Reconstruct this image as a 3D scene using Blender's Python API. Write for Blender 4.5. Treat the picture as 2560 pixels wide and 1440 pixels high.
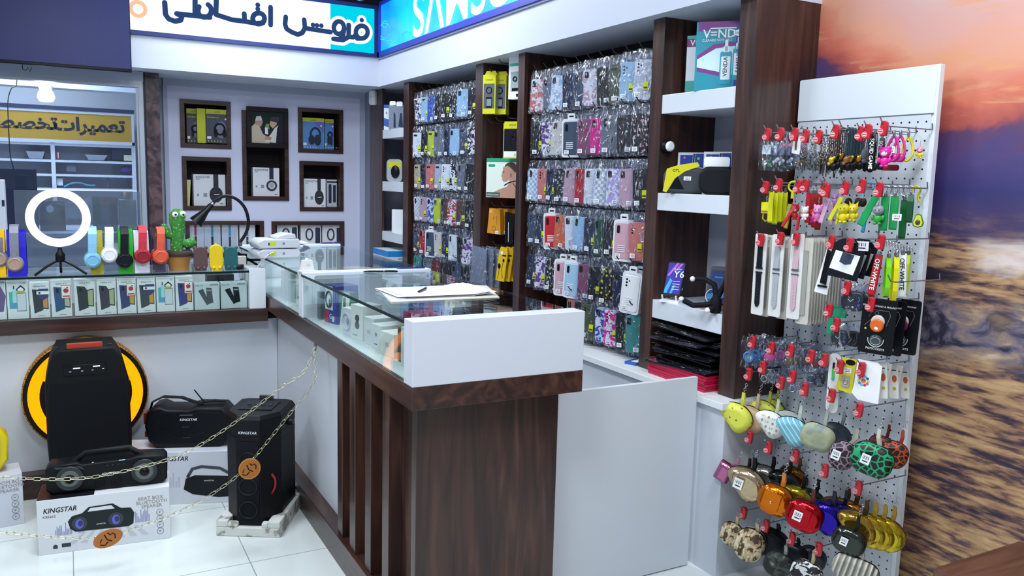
import bpy, math, random
from mathutils import Matrix, Vector
for o in list(bpy.data.objects): bpy.data.objects.remove(o)
random.seed(11)
S = bpy.context.scene
COL = S.collection
PI = math.pi
# ---------------------------------------------------------------- camera
FOC, YAW, PIT, ROL, HC = 2054.29, .497052, .1309025, -.0252289, 1.5
_f = Vector((math.sin(YAW)*math.cos(PIT), math.cos(YAW)*math.cos(PIT), -math.sin(PIT)))
_r = Vector((math.cos(YAW), -math.sin(YAW), 0)); _d = _f.cross(_r)
CR = math.cos(ROL)*_r + math.sin(ROL)*_d; CD = -math.sin(ROL)*_r + math.cos(ROL)*_d; CF = _f
cam = bpy.data.objects.new('camera', bpy.data.cameras.new('camera')); COL.objects.link(cam)
cam.matrix_world = Matrix(((CR.x, -CD.x, -CF.x, 0), (CR.y, -CD.y, -CF.y, 0), (CR.z, -CD.z, -CF.z, HC), (0, 0, 0, 1)))
cam.data.sensor_width = 36; cam.data.lens = FOC/2560*36; cam.data.clip_start = .05
S.camera = cam
def at(px, py, ax, val):
    """world point where the photo's ray meets a known plane of the room"""
    d = CR*((px-1280)/FOC) + CD*((py-720)/FOC) + CF
    i = 'xyz'.index(ax); o = (0, 0, HC)
    t = (val-o[i])/d[i]
    return Vector((d.x*t, d.y*t, HC+d.z*t))
# ---------------------------------------------------------------- light
S.view_settings.view_transform = 'Standard'; S.view_settings.look = 'None'
S.view_settings.gamma = 1; S.view_settings.exposure = 0.0
W = bpy.data.worlds.new('shop_front_daylight'); S.world = W; W.use_nodes = True
W.node_tree.nodes['Background'].inputs[0].default_value = (.72, .84, 1, 1)
W.node_tree.nodes['Background'].inputs[1].default_value = .42
def area(name, loc, sx, sy, e, col=(.86, .93, 1), rot=(0, 0, 0)):
    l = bpy.data.lights.new(name, 'AREA'); l.shape = 'RECTANGLE'; l.size = sx; l.size_y = sy; l.energy = e; l.color = col
    o = bpy.data.objects.new(name, l); o.location = loc; o.rotation_euler = rot; COL.objects.link(o); return o
for i, (x, y, e) in enumerate(((.1, 1.2, 46), (.1, 3.2, 40), (1.35, 4.4, 26), (1.6, 1.0, 40), (-1.6, 2.4, 30), (1.1, 5.6, 24))):
    area('ceiling_panel_light', (x, y, 3.0), .6, .6, e)
area('workshop_fill_light', (-.4, 7.25, 2.46), .8, .5, 78)
area('workshop_fill_light', (-.5, 8.0, 2.47), 1.4, .3, 26)  # added fill, brightens the workshop beyond the beam; no real lamp there
# ---------------------------------------------------------------- materials
_mc = {}
def lin(h):
    h = h.lstrip('#'); return tuple((lambda c: c/12.92 if c <= .04045 else ((c+.055)/1.055)**2.4)(int(h[i:i+2], 16)/255) for i in (0, 2, 4)) + (1,)
def P(name, h='808080', r=.5, met=0, coat=0):
    m_ = bpy.data.materials.new(name); m_.use_nodes = True; b = m_.node_tree.nodes['Principled BSDF']
    b.inputs['Base Color'].default_value = lin(h); b.inputs['Roughness'].default_value = r; b.inputs['Metallic'].default_value = met
    if max(lin(h)[:3]) < .02 and not met: b.inputs['Specular IOR Level'].default_value = .22
    b.inputs['Coat Weight'].default_value = coat; b.inputs['Coat Roughness'].default_value = .1
    return m_, m_.node_tree, b
def m(h, r=.5, met=0, coat=0):
    k = (h, r, met, coat)
    if k not in _mc: _mc[k] = P('plain_'+h, h, r, met, coat)[0]
    return _mc[k]
def em(h, s=1.0):
    k = ('em', h, s)
    if k not in _mc:
        m_, nt, b = P('lit_'+h, h, .4); nt.nodes.remove(b); e_ = nt.nodes.new('ShaderNodeEmission'); e_.inputs[0].default_value = lin(h); e_.inputs[1].default_value = s; nt.links.new(e_.outputs[0], nt.nodes['Material Output'].inputs[0])
        _mc[k] = m_
    return _mc[k]
def tex(name, kind, scale, stops, r=.5, met=0, st=(1, 1, 1), dist=0, rot=(0, 0, 0), bump=0, coat=0, const=False, coord='Object'):
    """procedural texture > colour ramp > principled, in the object's own space"""
    if name in _mc: return _mc[name]
    m_, nt, b = P(name, '808080', r, met, coat); N = nt.nodes.new; L = nt.links.new
    tc = N('ShaderNodeTexCoord'); mp = N('ShaderNodeMapping'); mp.inputs['Scale'].default_value = st; mp.inputs['Rotation'].default_value = rot
    L(tc.outputs[coord], mp.inputs['Vector'])
    if kind == 'NOISE':
        t = N('ShaderNodeTexNoise'); t.inputs['Scale'].default_value = scale; t.inputs['Detail'].default_value = 5; t.inputs['Distortion'].default_value = dist; o = t.outputs['Fac']
    elif kind == 'VOR':
        t = N('ShaderNodeTexVoronoi'); t.feature = 'DISTANCE_TO_EDGE'; t.inputs['Scale'].default_value = scale; o = t.outputs['Distance']
    elif kind == 'DOTS':
        t = N('ShaderNodeTexVoronoi'); t.inputs['Scale'].default_value = scale; t.inputs['Randomness'].default_value = dist; o = t.outputs['Distance']
    elif kind == 'WAVE':
        t = N('ShaderNodeTexWave'); t.inputs['Scale'].default_value = scale; t.inputs['Distortion'].default_value = dist; t.inputs['Detail'].default_value = 2; o = t.outputs['Fac']
    elif kind == 'MAGIC':
        t = N('ShaderNodeTexMagic'); t.turbulence_depth = 3; t.inputs['Scale'].default_value = scale; t.inputs['Distortion'].default_value = dist; o = t.outputs['Fac']
    L(mp.outputs[0], t.inputs['Vector'])
    cr = N('ShaderNodeValToRGB'); e = cr.color_ramp.elements
    if const: cr.color_ramp.interpolation = 'CONSTANT'
    while len(e) < len(stops): e.new(.5)
    for i, (p, h) in enumerate(stops): e[i].position = p; e[i].color = lin(h)
    L(o, cr.inputs[0]); L(cr.outputs[0], b.inputs['Base Color'])
    if bump:
        bp = N('ShaderNodeBump'); bp.inputs['Strength'].default_value = bump; bp.inputs['Distance'].default_value = .01; L(o, bp.inputs['Height']); L(bp.outputs[0], b.inputs['Normal'])
    _mc[name] = m_; return m_
def glass(name, tint, refl=.1, rough=.0, haze=0.0):
    if name in _mc: return _mc[name]
    m_ = bpy.data.materials.new(name); m_.use_nodes = True; nt = m_.node_tree; N = nt.nodes.new; L = nt.links.new
    nt.nodes.remove(nt.nodes['Principled BSDF']); out = nt.nodes['Material Output']
    t = N('ShaderNodeBsdfTransparent'); t.inputs[0].default_value = lin(tint)
    g = N('ShaderNodeBsdfGlossy'); g.inputs['Roughness'].default_value = rough; g.inputs['Color'].default_value = (.9, .95, 1, 1)
    fr = N('ShaderNodeLayerWeight'); fr.inputs[0].default_value = .5; pw = N('ShaderNodeMath'); pw.operation = 'POWER'; pw.inputs[1].default_value = 4.5; L(fr.outputs['Facing'], pw.inputs[0])
    mx = N('ShaderNodeMixShader'); ad = N('ShaderNodeMath'); ad.operation = 'MULTIPLY_ADD'; ad.inputs[1].default_value = .7; ad.inputs[2].default_value = refl*.5
    L(pw.outputs[0], ad.inputs[0]); L(ad.outputs[0], mx.inputs[0]); L(t.outputs[0], mx.inputs[1]); L(g.outputs[0], mx.inputs[2])
    last = mx
    if haze:
        df = N('ShaderNodeBsdfDiffuse'); df.inputs[0].default_value = lin('c8d4e0'); m2 = N('ShaderNodeMixShader'); m2.inputs[0].default_value = haze
        L(mx.outputs[0], m2.inputs[1]); L(df.outputs[0], m2.inputs[2]); last = m2
    L(last.outputs[0], out.inputs[0]); _mc[name] = m_; return m_
def film(name='clear_film', base=.05, hi=.7, sc=26, tint='eef2fa'):
    """crinkled clear plastic bag"""
    if name in _mc: return _mc[name]
    m_ = bpy.data.materials.new(name); m_.use_nodes = True; nt = m_.node_tree; N = nt.nodes.new; L = nt.links.new
    nt.nodes.remove(nt.nodes['Principled BSDF']); out = nt.nodes['Material Output']
    tc = N('ShaderNodeTexCoord'); mp = N('ShaderNodeMapping'); mp.inputs['Scale'].default_value = (1.5, 1, .6); L(tc.outputs['Object'], mp.inputs[0])
    oi = N('ShaderNodeObjectInfo'); va = N('ShaderNodeVectorMath'); va.operation = 'ADD'; L(mp.outputs[0], va.inputs[0])
    mu = N('ShaderNodeMath'); mu.operation = 'MULTIPLY'; mu.inputs[1].default_value = 37; L(oi.outputs['Random'], mu.inputs[0]); L(mu.outputs[0], va.inputs[1])
    n = N('ShaderNodeTexNoise'); n.inputs['Scale'].default_value = sc; n.inputs['Detail'].default_value = 4; n.inputs['Distortion'].default_value = 2.2; L(va.outputs[0], n.inputs[0])
    cr = N('ShaderNodeValToRGB'); e = cr.color_ramp.elements; e[0].position = .565; e[0].color = (base,)*3+(1,); e[1].position = .65; e[1].color = (hi,)*3+(1,); L(n.outputs['Fac'], cr.inputs[0])
    bp = N('ShaderNodeBump'); bp.inputs['Strength'].default_value = 1; bp.inputs['Distance'].default_value = .012; L(n.outputs['Fac'], bp.inputs['Height'])
    t = N('ShaderNodeBsdfTransparent'); t.inputs[0].default_value = lin(tint)
    g = N('ShaderNodeBsdfGlossy'); g.inputs['Roughness'].default_value = .22; L(bp.outputs[0], g.inputs['Normal'])
    mx = N('ShaderNodeMixShader'); L(cr.outputs[0], mx.inputs[0]); L(t.outputs[0], mx.inputs[1]); L(g.outputs[0], mx.inputs[2]); L(mx.outputs[0], out.inputs[0])
    _mc[name] = m_; return m_
def objcol(name='body_colour', r=.35, met=0, pat=None):
    """takes each object's own colour; pat darkens it with a print"""
    if name in _mc: return _mc[name]
    m_, nt, b = P(name, '808080', r, met); N = nt.nodes.new; L = nt.links.new
    oi = N('ShaderNodeObjectInfo')
    if pat:
        tc = N('ShaderNodeTexCoord')
        va = N('ShaderNodeVectorMath'); va.operation = 'ADD'; L(tc.outputs['Object'], va.inputs[0]); mu = N('ShaderNodeMath'); mu.operation = 'MULTIPLY'; mu.inputs[1].default_value = 19; L(oi.outputs['Random'], mu.inputs[0]); L(mu.outputs[0], va.inputs[1])
        kind, sc, th, h2 = pat
        if kind == 'NOISE': t = N('ShaderNodeTexNoise'); o = 'Fac'; t.inputs['Distortion'].default_value = 1
        elif kind == 'VOR': t = N('ShaderNodeTexVoronoi'); o = 'Distance'
        else: t = N('ShaderNodeTexChecker'); o = 'Fac'
        t.inputs['Scale'].default_value = sc; L(va.outputs[0], t.inputs['Vector'])
        g = N('ShaderNodeMath'); g.operation = 'GREATER_THAN'; g.inputs[1].default_value = th; L(t.outputs[o], g.inputs[0])
        mx = N('ShaderNodeMix'); mx.data_type = 'RGBA'; L(g.outputs[0], mx.inputs[0]); L(oi.outputs['Color'], mx.inputs[6]); mx.inputs[7].default_value = lin(h2); L(mx.outputs[2], b.inputs['Base Color'])
    else: L(oi.outputs['Color'], b.inputs['Base Color'])
    _mc[name] = m_; return m_
WS = [(.2, '1d100f'), (.42, '301c18'), (.58, '442a22'), (.75, '5c3c2f'), (1, '35201b')]
def wood(ax): return tex('dark_walnut_'+ax, 'NOISE', 2.2, WS, .34, st={'z': (9, 9, .7), 'y': (9, .7, 9), 'x': (.7, 9, 9)}[ax], dist=1.2, coat=.15)
WZ, WY, WX = wood('z'), wood('y'), wood('x')
WHITE = m('dfe3ea', .32); WHITE2 = m('d3d8e0', .4); BLACK = m('0b0c0f', .35); DARK = m('16171b', .5); CHROME = m('c9ccd2', .2, 1); STEEL = m('8d9097', .3, 1)
GL = glass('showcase_glass', 'f9fdfb', .07); GE = m('0a1f20', .3); RED = m('c3182c', .35); LBL = m('f2f4f7', .5); INK = m('30343c', .6)
# ---------------------------------------------------------------- geometry
_tx = {}
def textdata(s, off=0):
    if (s, off) not in _tx:
        c = bpy.data.curves.new('t', 'FONT'); c.body = s; c.resolution_u = 5 if off in (.013, .035) else 2; c.offset = off; o = bpy.data.objects.new('t', c)
        me = bpy.data.meshes.new_from_object(o)
        _tx[(s, off)] = ([tuple(v.co) for v in me.vertices], [tuple(p.vertices) for p in me.polygons])
        bpy.data.objects.remove(o); bpy.data.meshes.remove(me); bpy.data.curves.remove(c)
    return _tx[(s, off)]
def rr(w, h, r, n=4, cx=0, cz=0):
    """rounded rectangle, counter-clockwise"""
    r = min(r, w/2, h/2); o = []
    for k, (sx, sz) in enumerate(((1, -1), (1, 1), (-1, 1), (-1, -1))):
        for i in range(n+1):
            a = -PI/2 + k*PI/2 + i*PI/2/n; o.append((cx+sx*(w/2-r)+r*math.cos(a), cz+sz*(h/2-r)+r*math.sin(a)))
    return o
def ell(w, h, n=20, cx=0, cz=0): return [(cx+w/2*math.cos(2*PI*i/n), cz+h/2*math.sin(2*PI*i/n)) for i in range(n)]
class B:
    def __init__(s, mt=None, M=None): s.v = []; s.f = []; s.mi = []; s.sm = []; s.mats = []; s.M = M or Matrix(); s.smooth = False; s.i = 0; mt and s.c(mt)
    def c(s, mt):
        if mt not in s.mats: s.mats.append(mt)
        s.i = s.mats.index(mt); return s
    def at(s, x=0, y=0, z=0, rx=0, ry=0, rz=0, sc=1):
        s.M = Matrix.Translation((x, y, z)) @ Matrix.Rotation(rz, 4, 'Z') @ Matrix.Rotation(ry, 4, 'Y') @ Matrix.Rotation(rx, 4, 'X') @ Matrix.Scale(sc, 4); return s
    def add(s, vs, fs, smooth=None):
        o = len(s.v); s.v += [s.M @ Vector(v) for v in vs]; s.f += [[i+o for i in f] for f in fs]; s.mi += [s.i]*len(fs); s.sm += [s.smooth if smooth is None else smooth]*len(fs); return s
    def box(s, x0, x1, y0, y1, z0, z1):
        return s.add([(x, y, z) for x in (x0, x1) for y in (y0, y1) for z in (z0, z1)], [(0, 1, 3, 2), (4, 6, 7, 5), (0, 4, 5, 1), (2, 3, 7, 6), (0, 2, 6, 4), (1, 5, 7, 3)])
    def prism(s, pts, y0, y1, bev=0):
        """outline in x,z pushed from y0 (front) to y1"""
        n = len(pts); L = [(y0, 1)] if not bev else None
        if bev:
            cx = sum(p[0] for p in pts)/n; cz = sum(p[1] for p in pts)/n
            w = max(p[0] for p in pts)-cx or 1; h = max(p[1] for p in pts)-cz or 1
            k = lambda y, q: [(cx+(x-cx)*(1-q/w), y, cz+(z-cz)*(1-q/h)) for x, z in pts]
            rings = [k(y0, bev), k(y0+bev*.3, bev*.3), k(y0+bev, 0), k(y1-bev, 0), k(y1-bev*.3, bev*.3), k(y1, bev)]
        else: rings = [[(x, y0, z) for x, z in pts], [(x, y1, z) for x, z in pts]]
        vs = [p for r_ in rings for p in r_]; fs = [list(range(n)), [len(vs)-n+i for i in range(n)][::-1]]
        s.add(vs, fs, False); o = len(s.v)-len(vs); fs = []
        for q in range(len(rings)-1):
            for i in range(n): j = (i+1) % n; fs.append((o+q*n+i, o+(q+1)*n+i, o+(q+1)*n+j, o+q*n+j))
        s.f += fs; s.mi += [s.i]*len(fs); s.sm += [bool(bev)]*len(fs); return s
    def flat(s, pts, y): return s.add([(x, y, z) for x, z in pts], [list(range(len(pts)))], False)
    def rect(s, x0, x1, z0, z1, y): return s.flat([(x0, z0), (x1, z0), (x1, z1), (x0, z1)], y)
    def lathe(s, prof, n=20, smooth=True):
        vs = [(r*math.cos(2*PI*i/n), r*math.sin(2*PI*i/n), z) for r, z in prof for i in range(n)]; k = len(prof)
        fs = [(q*n+i, q*n+(i+1) % n, (q+1)*n+(i+1) % n, (q+1)*n+i) for q in range(k-1) for i in range(n)]
        s.add(vs, fs, smooth)
        s.add([vs[i] for i in range(n)], [list(range(n))[::-1]], False); s.add(vs[-n:], [list(range(n))], False); return s
    def cyl(s, r, z0, z1, n=16): return s.lathe([(r, z0), (r, z1)], n)
    def ball(s, x, y, z, rx, ry=None, rz=None, n=12, rings=8):
        ry = ry or rx; rz = rz or rx; vs = [(x, y, z-rz)] + [(x+rx*math.sin(t)*math.cos(2*PI*i/n), y+ry*math.sin(t)*math.sin(2*PI*i/n), z-rz*math.cos(t)) for t in [PI*k/rings for k in range(1, rings)] for i in range(n)] + [(x, y, z+rz)]
        fs = [(0, 1+(i+1) % n, 1+i) for i in range(n)]
        for q in range(rings-2): fs += [(1+q*n+i, 1+q*n+(i+1) % n, 1+(q+1)*n+(i+1) % n, 1+(q+1)*n+i) for i in range(n)]
        e = len(vs)-1; fs += [(e, e-n+i, e-n+(i+1) % n) for i in range(n)]
        return s.add(vs, fs, True)
    def tube(s, pts, r, n=6, closed=False, rs=None):
        pts = [Vector(p) for p in pts]; k = len(pts); vs = []; up = Vector((0, 0, 1)); prev = None
        for i, p in enumerate(pts):
            a = pts[(i-1) % k] if (closed or i) else p; b = pts[(i+1) % k] if (closed or i < k-1) else p
            t = (b-a).normalized()
            if prev is None: u = t.cross(up if abs(t.z) < .9 else Vector((1, 0, 0))).normalized()
            else: u = (prev - t*prev.dot(t)).normalized()
            prev = u; w = t.cross(u); q = rs[i] if rs else r
            vs += [p + (u*math.cos(2*PI*j/n) + w*math.sin(2*PI*j/n))*q for j in range(n)]
        fs = [(q*n+j, q*n+(j+1) % n, ((q+1) % k)*n+(j+1) % n, ((q+1) % k)*n+j) for q in range(k if closed else k-1) for j in range(n)]
        s.add(vs, fs, True)
        if not closed: s.add(vs[:n], [list(range(n))[::-1]], False); s.add(vs[-n:], [list(range(n))], False)
        return s
    def ring(s, R, r, x=0, y=0, z=0, plane='xz', n=16, m_=6, a0=0, a1=2*PI, sq=1):
        f = {'xz': lambda c, d: (x+c, y, z+d), 'yz': lambda c, d: (x, y+c, z+d), 'xy': lambda c, d: (x+c, y+d, z)}[plane]
        full = abs(a1-a0-2*PI) < 1e-6; k = n if full else n+1
        return s.tube([f(R*math.cos(a0+(a1-a0)*i/n), R*sq*math.sin(a0+(a1-a0)*i/n)) for i in range(k)], r, m_, full)
    def strip(s, pts, w, ax=(1, 0, 0), th=.0015):
        """a strap: band of width w along ax following pts"""
        ax = Vector(ax)*w/2; P_ = [Vector(p) for p in pts]; vs = []
        for i, p in enumerate(P_):
            t = (P_[min(i+1, len(P_)-1)]-P_[max(i-1, 0)]).normalized(); nn = t.cross(ax).normalized()*th/2
            vs += [p-ax-nn, p+ax-nn, p+ax+nn, p-ax+nn]
        fs = [(q*4+j, q*4+(j+1) % 4, q*4+4+(j+1) % 4, q*4+4+j) for q in range(len(P_)-1) for j in range(4)] + [(3, 2, 1, 0), tuple(len(vs)-4+j for j in range(4))]
        return s.add(vs, fs, False)
    def stroke(s, pts, w, y, n=6):
        """flat pen stroke with round ends in x,z"""
        P_ = [Vector((a, b)) for a, b in pts]; k = len(P_); L_ = []; R_ = []
        for i in range(k):
            t = (P_[min(i+1, k-1)]-P_[max(i-1, 0)]).normalized(); nn = Vector((-t.y, t.x))*w/2; L_.append(P_[i]+nn); R_.append(P_[i]-nn)
        s.add([(p.x, y, p.y) for q in zip(R_, L_) for p in q], [(2*i, 2*i+2, 2*i+3, 2*i+1) for i in range(k-1)], False)
        for p in (P_[0], P_[-1]): s.flat(ell(w, w, 10, p.x, p.y), y)
        return s
    def txt(s, t, x, z, h, y, mt=None, al='l', off=0, sx=1, rot=0, sh=0):
        """lettering facing -y, h = font size"""
        if mt: s.c(mt)
        vs, fs = textdata(t, off)
        if not vs: return s
        x0 = min(v[0] for v in vs); w = max(v[0] for v in vs)-x0; dx = {'l': 0, 'c': -w/2, 'r': -w}[al]
        ca, sa = math.cos(rot), math.sin(rot); o = []
        for a, b_, _ in vs:
            a = (a-x0+dx+sh*b_)*h*sx; b_ = b_*h; o.append((x+a*ca-b_*sa, y, z+a*sa+b_*ca))
        return s.add(o, fs, False)
_w = {}
def tag(o, label=None, cat=None, group=None, kind=None):
    if label: o['label'] = label
    if cat: o['category'] = cat
    if group: o['group'] = group
    if kind: o['kind'] = kind
    return o
def T(name, label, cat, loc=(0, 0, 0), rz=0, group=None, world=False, kind=None):
    o = bpy.data.objects.new(name, None); o.empty_display_size = .05; COL.objects.link(o); o.location = loc; o.rotation_euler = (0, 0, rz)
    if world: _w[o.name] = Vector(loc)
    return tag(o, label, cat, group, kind)
def ob(b, name, parent=None, label=None, cat=None, group=None, kind=None, color=None, bev=0, loc=None, rz=0, sub=0):
    me = bpy.data.meshes.new(name); vs = [Vector(v) for v in b.v]
    if parent is not None and parent.name in _w:
        vs = [v-_w[parent.name] for v in vs]
    o_ = Vector((0, 0, 0))
    if parent is None and loc is None and vs:
        o_ = Vector(((min(v.x for v in vs)+max(v.x for v in vs))/2, (min(v.y for v in vs)+max(v.y for v in vs))/2, min(v.z for v in vs))); vs = [v-o_ for v in vs]
    me.from_pydata([tuple(v) for v in vs], [], b.f)
    for q in b.mats: me.materials.append(q)
    me.polygons.foreach_set('material_index', b.mi); me.polygons.foreach_set('use_smooth', b.sm); me.update()
    o = bpy.data.objects.new(name, me); COL.objects.link(o)
    if parent is not None:
        o.parent = parent
        if parent.name in _w: _w[o.name] = _w[parent.name]
    if parent is None: o.location = loc if loc is not None else o_; o.rotation_euler = (0, 0, rz)
    if color: o.color = lin(color)
    if bev: q = o.modifiers.new('bevel', 'BEVEL'); q.width = bev; q.segments = 2; q.limit_method = 'ANGLE'
    if sub: q = o.modifiers.new('sub', 'SUBSURF'); q.levels = sub; q.render_levels = sub
    return tag(o, label, cat, group, kind)
def dup(root, loc=None, rz=None, label=None, group=None, parent=None, color=None, cmap=None):
    r = root.copy(); COL.objects.link(r)
    if parent is not None: r.parent = parent
    if loc is not None: r.location = loc
    if rz is not None: r.rotation_euler = (0, 0, rz)
    if label: r['label'] = label
    if group: r['group'] = group
    if color: r.color = lin(color)
    for ch in root.children: dup(ch, parent=r, color=color)
    return r
# ================================================================ the setting
ST = 'structure'
def sbox(name, mt, *c, bev=0):
    return ob(B(mt).box(*c), name, kind=ST, bev=bev)
# tiled floor: joints every 60.5 cm, pinned to the photographed joints
fm, nt, bb = P('white_floor_tile', 'd9e0dd', .16)
N_ = nt.nodes.new; g_ = N_('ShaderNodeNewGeometry'); mp = N_('ShaderNodeMapping'); mp.inputs['Location'].default_value = (.033+.605*8, -3.13+.605*12, 0); nt.links.new(g_.outputs['Position'], mp.inputs[0])
br = N_('ShaderNodeTexBrick'); br.offset = 0; br.inputs['Scale'].default_value = 1; br.inputs['Brick Width'].default_value = .605; br.inputs['Row Height'].default_value = .605; br.inputs['Mortar Size'].default_value = .0022; br.inputs['Mortar Smooth'].default_value = .3
br.inputs['Color1'].default_value = lin('dbe1df'); br.inputs['Color2'].default_value = lin('d6dddb'); br.inputs['Mortar'].default_value = lin('8f9793')
nt.links.new(mp.outputs[0], br.inputs[0]); nt.links.new(br.outputs[0], bb.inputs['Base Color'])
sbox('floor', fm, -4, 2.7, -3, 9.6, -.06, 0)
sbox('ceiling', m('dcdde0', .7), -4, 2.7, -3, 6.9, 3.06, 3.12)
sbox('wall_left', m('c9ccd4', .6), -4.06, -4, -3, 9.6, 0, 3.12)
# sunset mural, printed paper on the right wall
mm, nt, bb = P('sunset_sea_mural', 'b08070', .55); N_ = nt.nodes.new; L_ = nt.links.new
g_ = N_('ShaderNodeNewGeometry'); sp = N_('ShaderNodeSeparateXYZ'); L_(g_.outputs['Position'], sp.inputs[0])
def noise(sc, rot, st, det=6, dist=0):
    mp = N_('ShaderNodeMapping'); mp.inputs['Rotation'].default_value = (rot, 0, 0); mp.inputs['Scale'].default_value = st; L_(g_.outputs['Position'], mp.inputs[0])
    t = N_('ShaderNodeTexNoise'); t.inputs['Scale'].default_value = sc; t.inputs['Detail'].default_value = det; t.inputs['Distortion'].default_value = dist; t.inputs['Roughness'].default_value = .6; L_(mp.outputs[0], t.inputs[0]); return t.outputs['Fac']
def mth(op, a, b_=None, c_=None):
    q = N_('ShaderNodeMath'); q.operation = op
    for i, v in enumerate((a, b_, c_)):
        if v is None: continue
        if isinstance(v, (int, float)): q.inputs[i].default_value = v
        else: L_(v, q.inputs[i])
    return q.outputs[0]
def ramp(fac, stops, const=False):
    cr = N_('ShaderNodeValToRGB'); e = cr.color_ramp.elements
    while len(e) < len(stops): e.new(.5)
    for i, (p_, h_) in enumerate(stops): e[i].position = p_; e[i].color = lin(h_)
    L_(fac, cr.inputs[0]); return cr.outputs[0]
def mix(f, a, b_, mode='MIX'):
    q = N_('ShaderNodeMix'); q.data_type = 'RGBA'; q.blend_type = mode; L_(f, q.inputs[0]) if not isinstance(f, float) else setattr(q.inputs[0], 'default_value', f)
    L_(a, q.inputs[6]); L_(b_, q.inputs[7]); return q.outputs[2]
Z_, Y_ = sp.outputs['Z'], sp.outputs['Y']
tl = mth('MULTIPLY', mth('MAXIMUM', mth('ADD', Y_, -1.85), 0), -.74)
zz = mth('ADD', mth('MULTIPLY_ADD', noise(2.4, 0, (1, .8, 2.0), 7, .5), .34, mth('ADD', Z_, -.235)), tl)      # cloud edges wander
sky = ramp(mth('MULTIPLY_ADD', zz, 1/1.2, -1.2/1.2), [(0, '6a4c4c'), (.06, '4a3a5c'), (.2, '34306a'), (.30, '4a3c72'), (.345, '5c3c60'), (.37, 'a8504a'), (.44, 'd0725a'), (.54, 'd8987c'), (.64, 'd09c92'), (.8, 'c9aca8'), (1, 'ceb8b4')])
wisp = ramp(noise(3, .12, (1, .7, 6), 6, .8), [(.55, '000000'), (.68, 'ffffff')])
sky = mix(mth('MULTIPLY', wisp, mth('GREATER_THAN', zz, 1.67)), sky, ramp(zz, [(0, 'd08a60'), (1, 'd89870')]))
A = -.5
n1 = noise(4.4, A, (1, .6, 4.8), 9, .3); n2 = noise(13, A, (1, .7, 4.2), 7, .3)
sea = ramp(mth('MULTIPLY_ADD', n2, .5, mth('MULTIPLY', n1, .55)), [(.36, '262434'), (.44, '3a2d3c'), (.485, '644a48'), (.515, '8f6a54'), (.56, 'b08a64'), (.64, 'c8a478'), (.8, 'dcc4a0')])
foam = ramp(noise(7, A, (1, 1, 1.8), 8, 1.0), [(.42, '2c2c40'), (.5, '6c6478'), (.58, '9a8474'), (.68, 'd0bca8')])
band = ramp(mth('ABSOLUTE', mth('ADD', mth('MULTIPLY_ADD', noise(3, 0, (1, 1, 1), 3), .4, Z_), -1.22)), [(.03, 'ffffff'), (.13, '000000')])
sea = mix(band, sea, foam)
mist = mth('MULTIPLY', ramp(mth('ABSOLUTE', mth('ADD', mth('MULTIPLY_ADD', noise(4, 0, (1, .6, 1.5), 5), .25, zz), -1.37)), [(.01, 'ffffff'), (.07, '000000')]), ramp(mth('MULTIPLY_ADD', Y_, -6, 10), [(.3, '000000'), (.75, 'ffffff')]))
sea = mix(mist, sea, ramp(Z_, [(0, 'e0c8b8'), (1, 'e6d4cc')]))
edge = ramp(mth('MULTIPLY_ADD', zz, 8, -1.285*8+.5), [(0, '000000'), (1, 'ffffff')])
L_(mix(edge, sea, sky), bb.inputs['Base Color'])
sbox('wall_right', mm, 2.515, 2.6, -3, 6.8, 0, 3.06)
# back wall with recessed niches
NY = 6.71
NI = [(.771, 1.137, 1.68, 2.038), (1.217, 1.575, 1.287, 1.983), (1.652, 2.021, 1.676, 2.031), (.776, 1.131, 1.208, 1.615), (1.661, 2.023, 1.206, 1.609), (.787, 1.375, .846, 1.127), (1.434, 2.029, .846, 1.123)]
xs = sorted({.66, 2.515}.union(*[{a, b_} for a, b_, _, _ in NI])); zs = sorted({0, 2.18}.union(*[{c_, d_} for _, _, c_, d_ in NI]))
b = B(m('d0d2e8', .5))
for x0, x1 in zip(xs, xs[1:]):
    for z0, z1 in zip(zs, zs[1:]):
        if not any(a < (x0+x1)/2 < b_ and c_ < (z0+z1)/2 < d_ for a, b_, c_, d_ in NI): b.box(x0, x1, NY, NY+.04, z0, z1)
ob(b, 'wall_back', kind=ST)
NL = ['left column, top row, holding yellow headphone boxes', 'middle column, tall, with the framed picture above a white box', 'right column, top row, holding a blue headphone box', 'left column, second row, behind the lamp', 'right column, second row, with two white boxes', 'low wide one behind the cactus and gooseneck lamp', 'low wide one behind the paper rolls, right of the middle']
for (a, b_, c_, d_), l in zip(NI, NL):
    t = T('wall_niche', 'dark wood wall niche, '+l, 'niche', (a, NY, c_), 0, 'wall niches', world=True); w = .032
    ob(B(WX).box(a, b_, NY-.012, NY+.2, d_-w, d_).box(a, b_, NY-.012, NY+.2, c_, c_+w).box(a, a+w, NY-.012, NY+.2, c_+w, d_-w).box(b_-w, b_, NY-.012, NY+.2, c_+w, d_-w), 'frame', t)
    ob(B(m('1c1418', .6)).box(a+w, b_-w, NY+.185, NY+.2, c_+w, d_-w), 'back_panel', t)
sbox('trim_10', m('a9b0c4', .5), .605, .66, 6.712, 6.95, 0, 2.178)
# panel frame mouldings round the niche wall
GREY = m('a9b0c4', .5)
ob(B(GREY).box(.66, 2.4, NY-.03, NY, 2.13, 2.18).box(.655, .685, NY-.03, NY, .0, 2.13).box(2.165, 2.2, NY-.03, NY, 0, 2.13), 'trim_1', kind=ST)
sbox('trim_2', m('7d7f94', .5), 2.2, 2.5, 6.55, 6.712, .695, 2.18)
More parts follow.
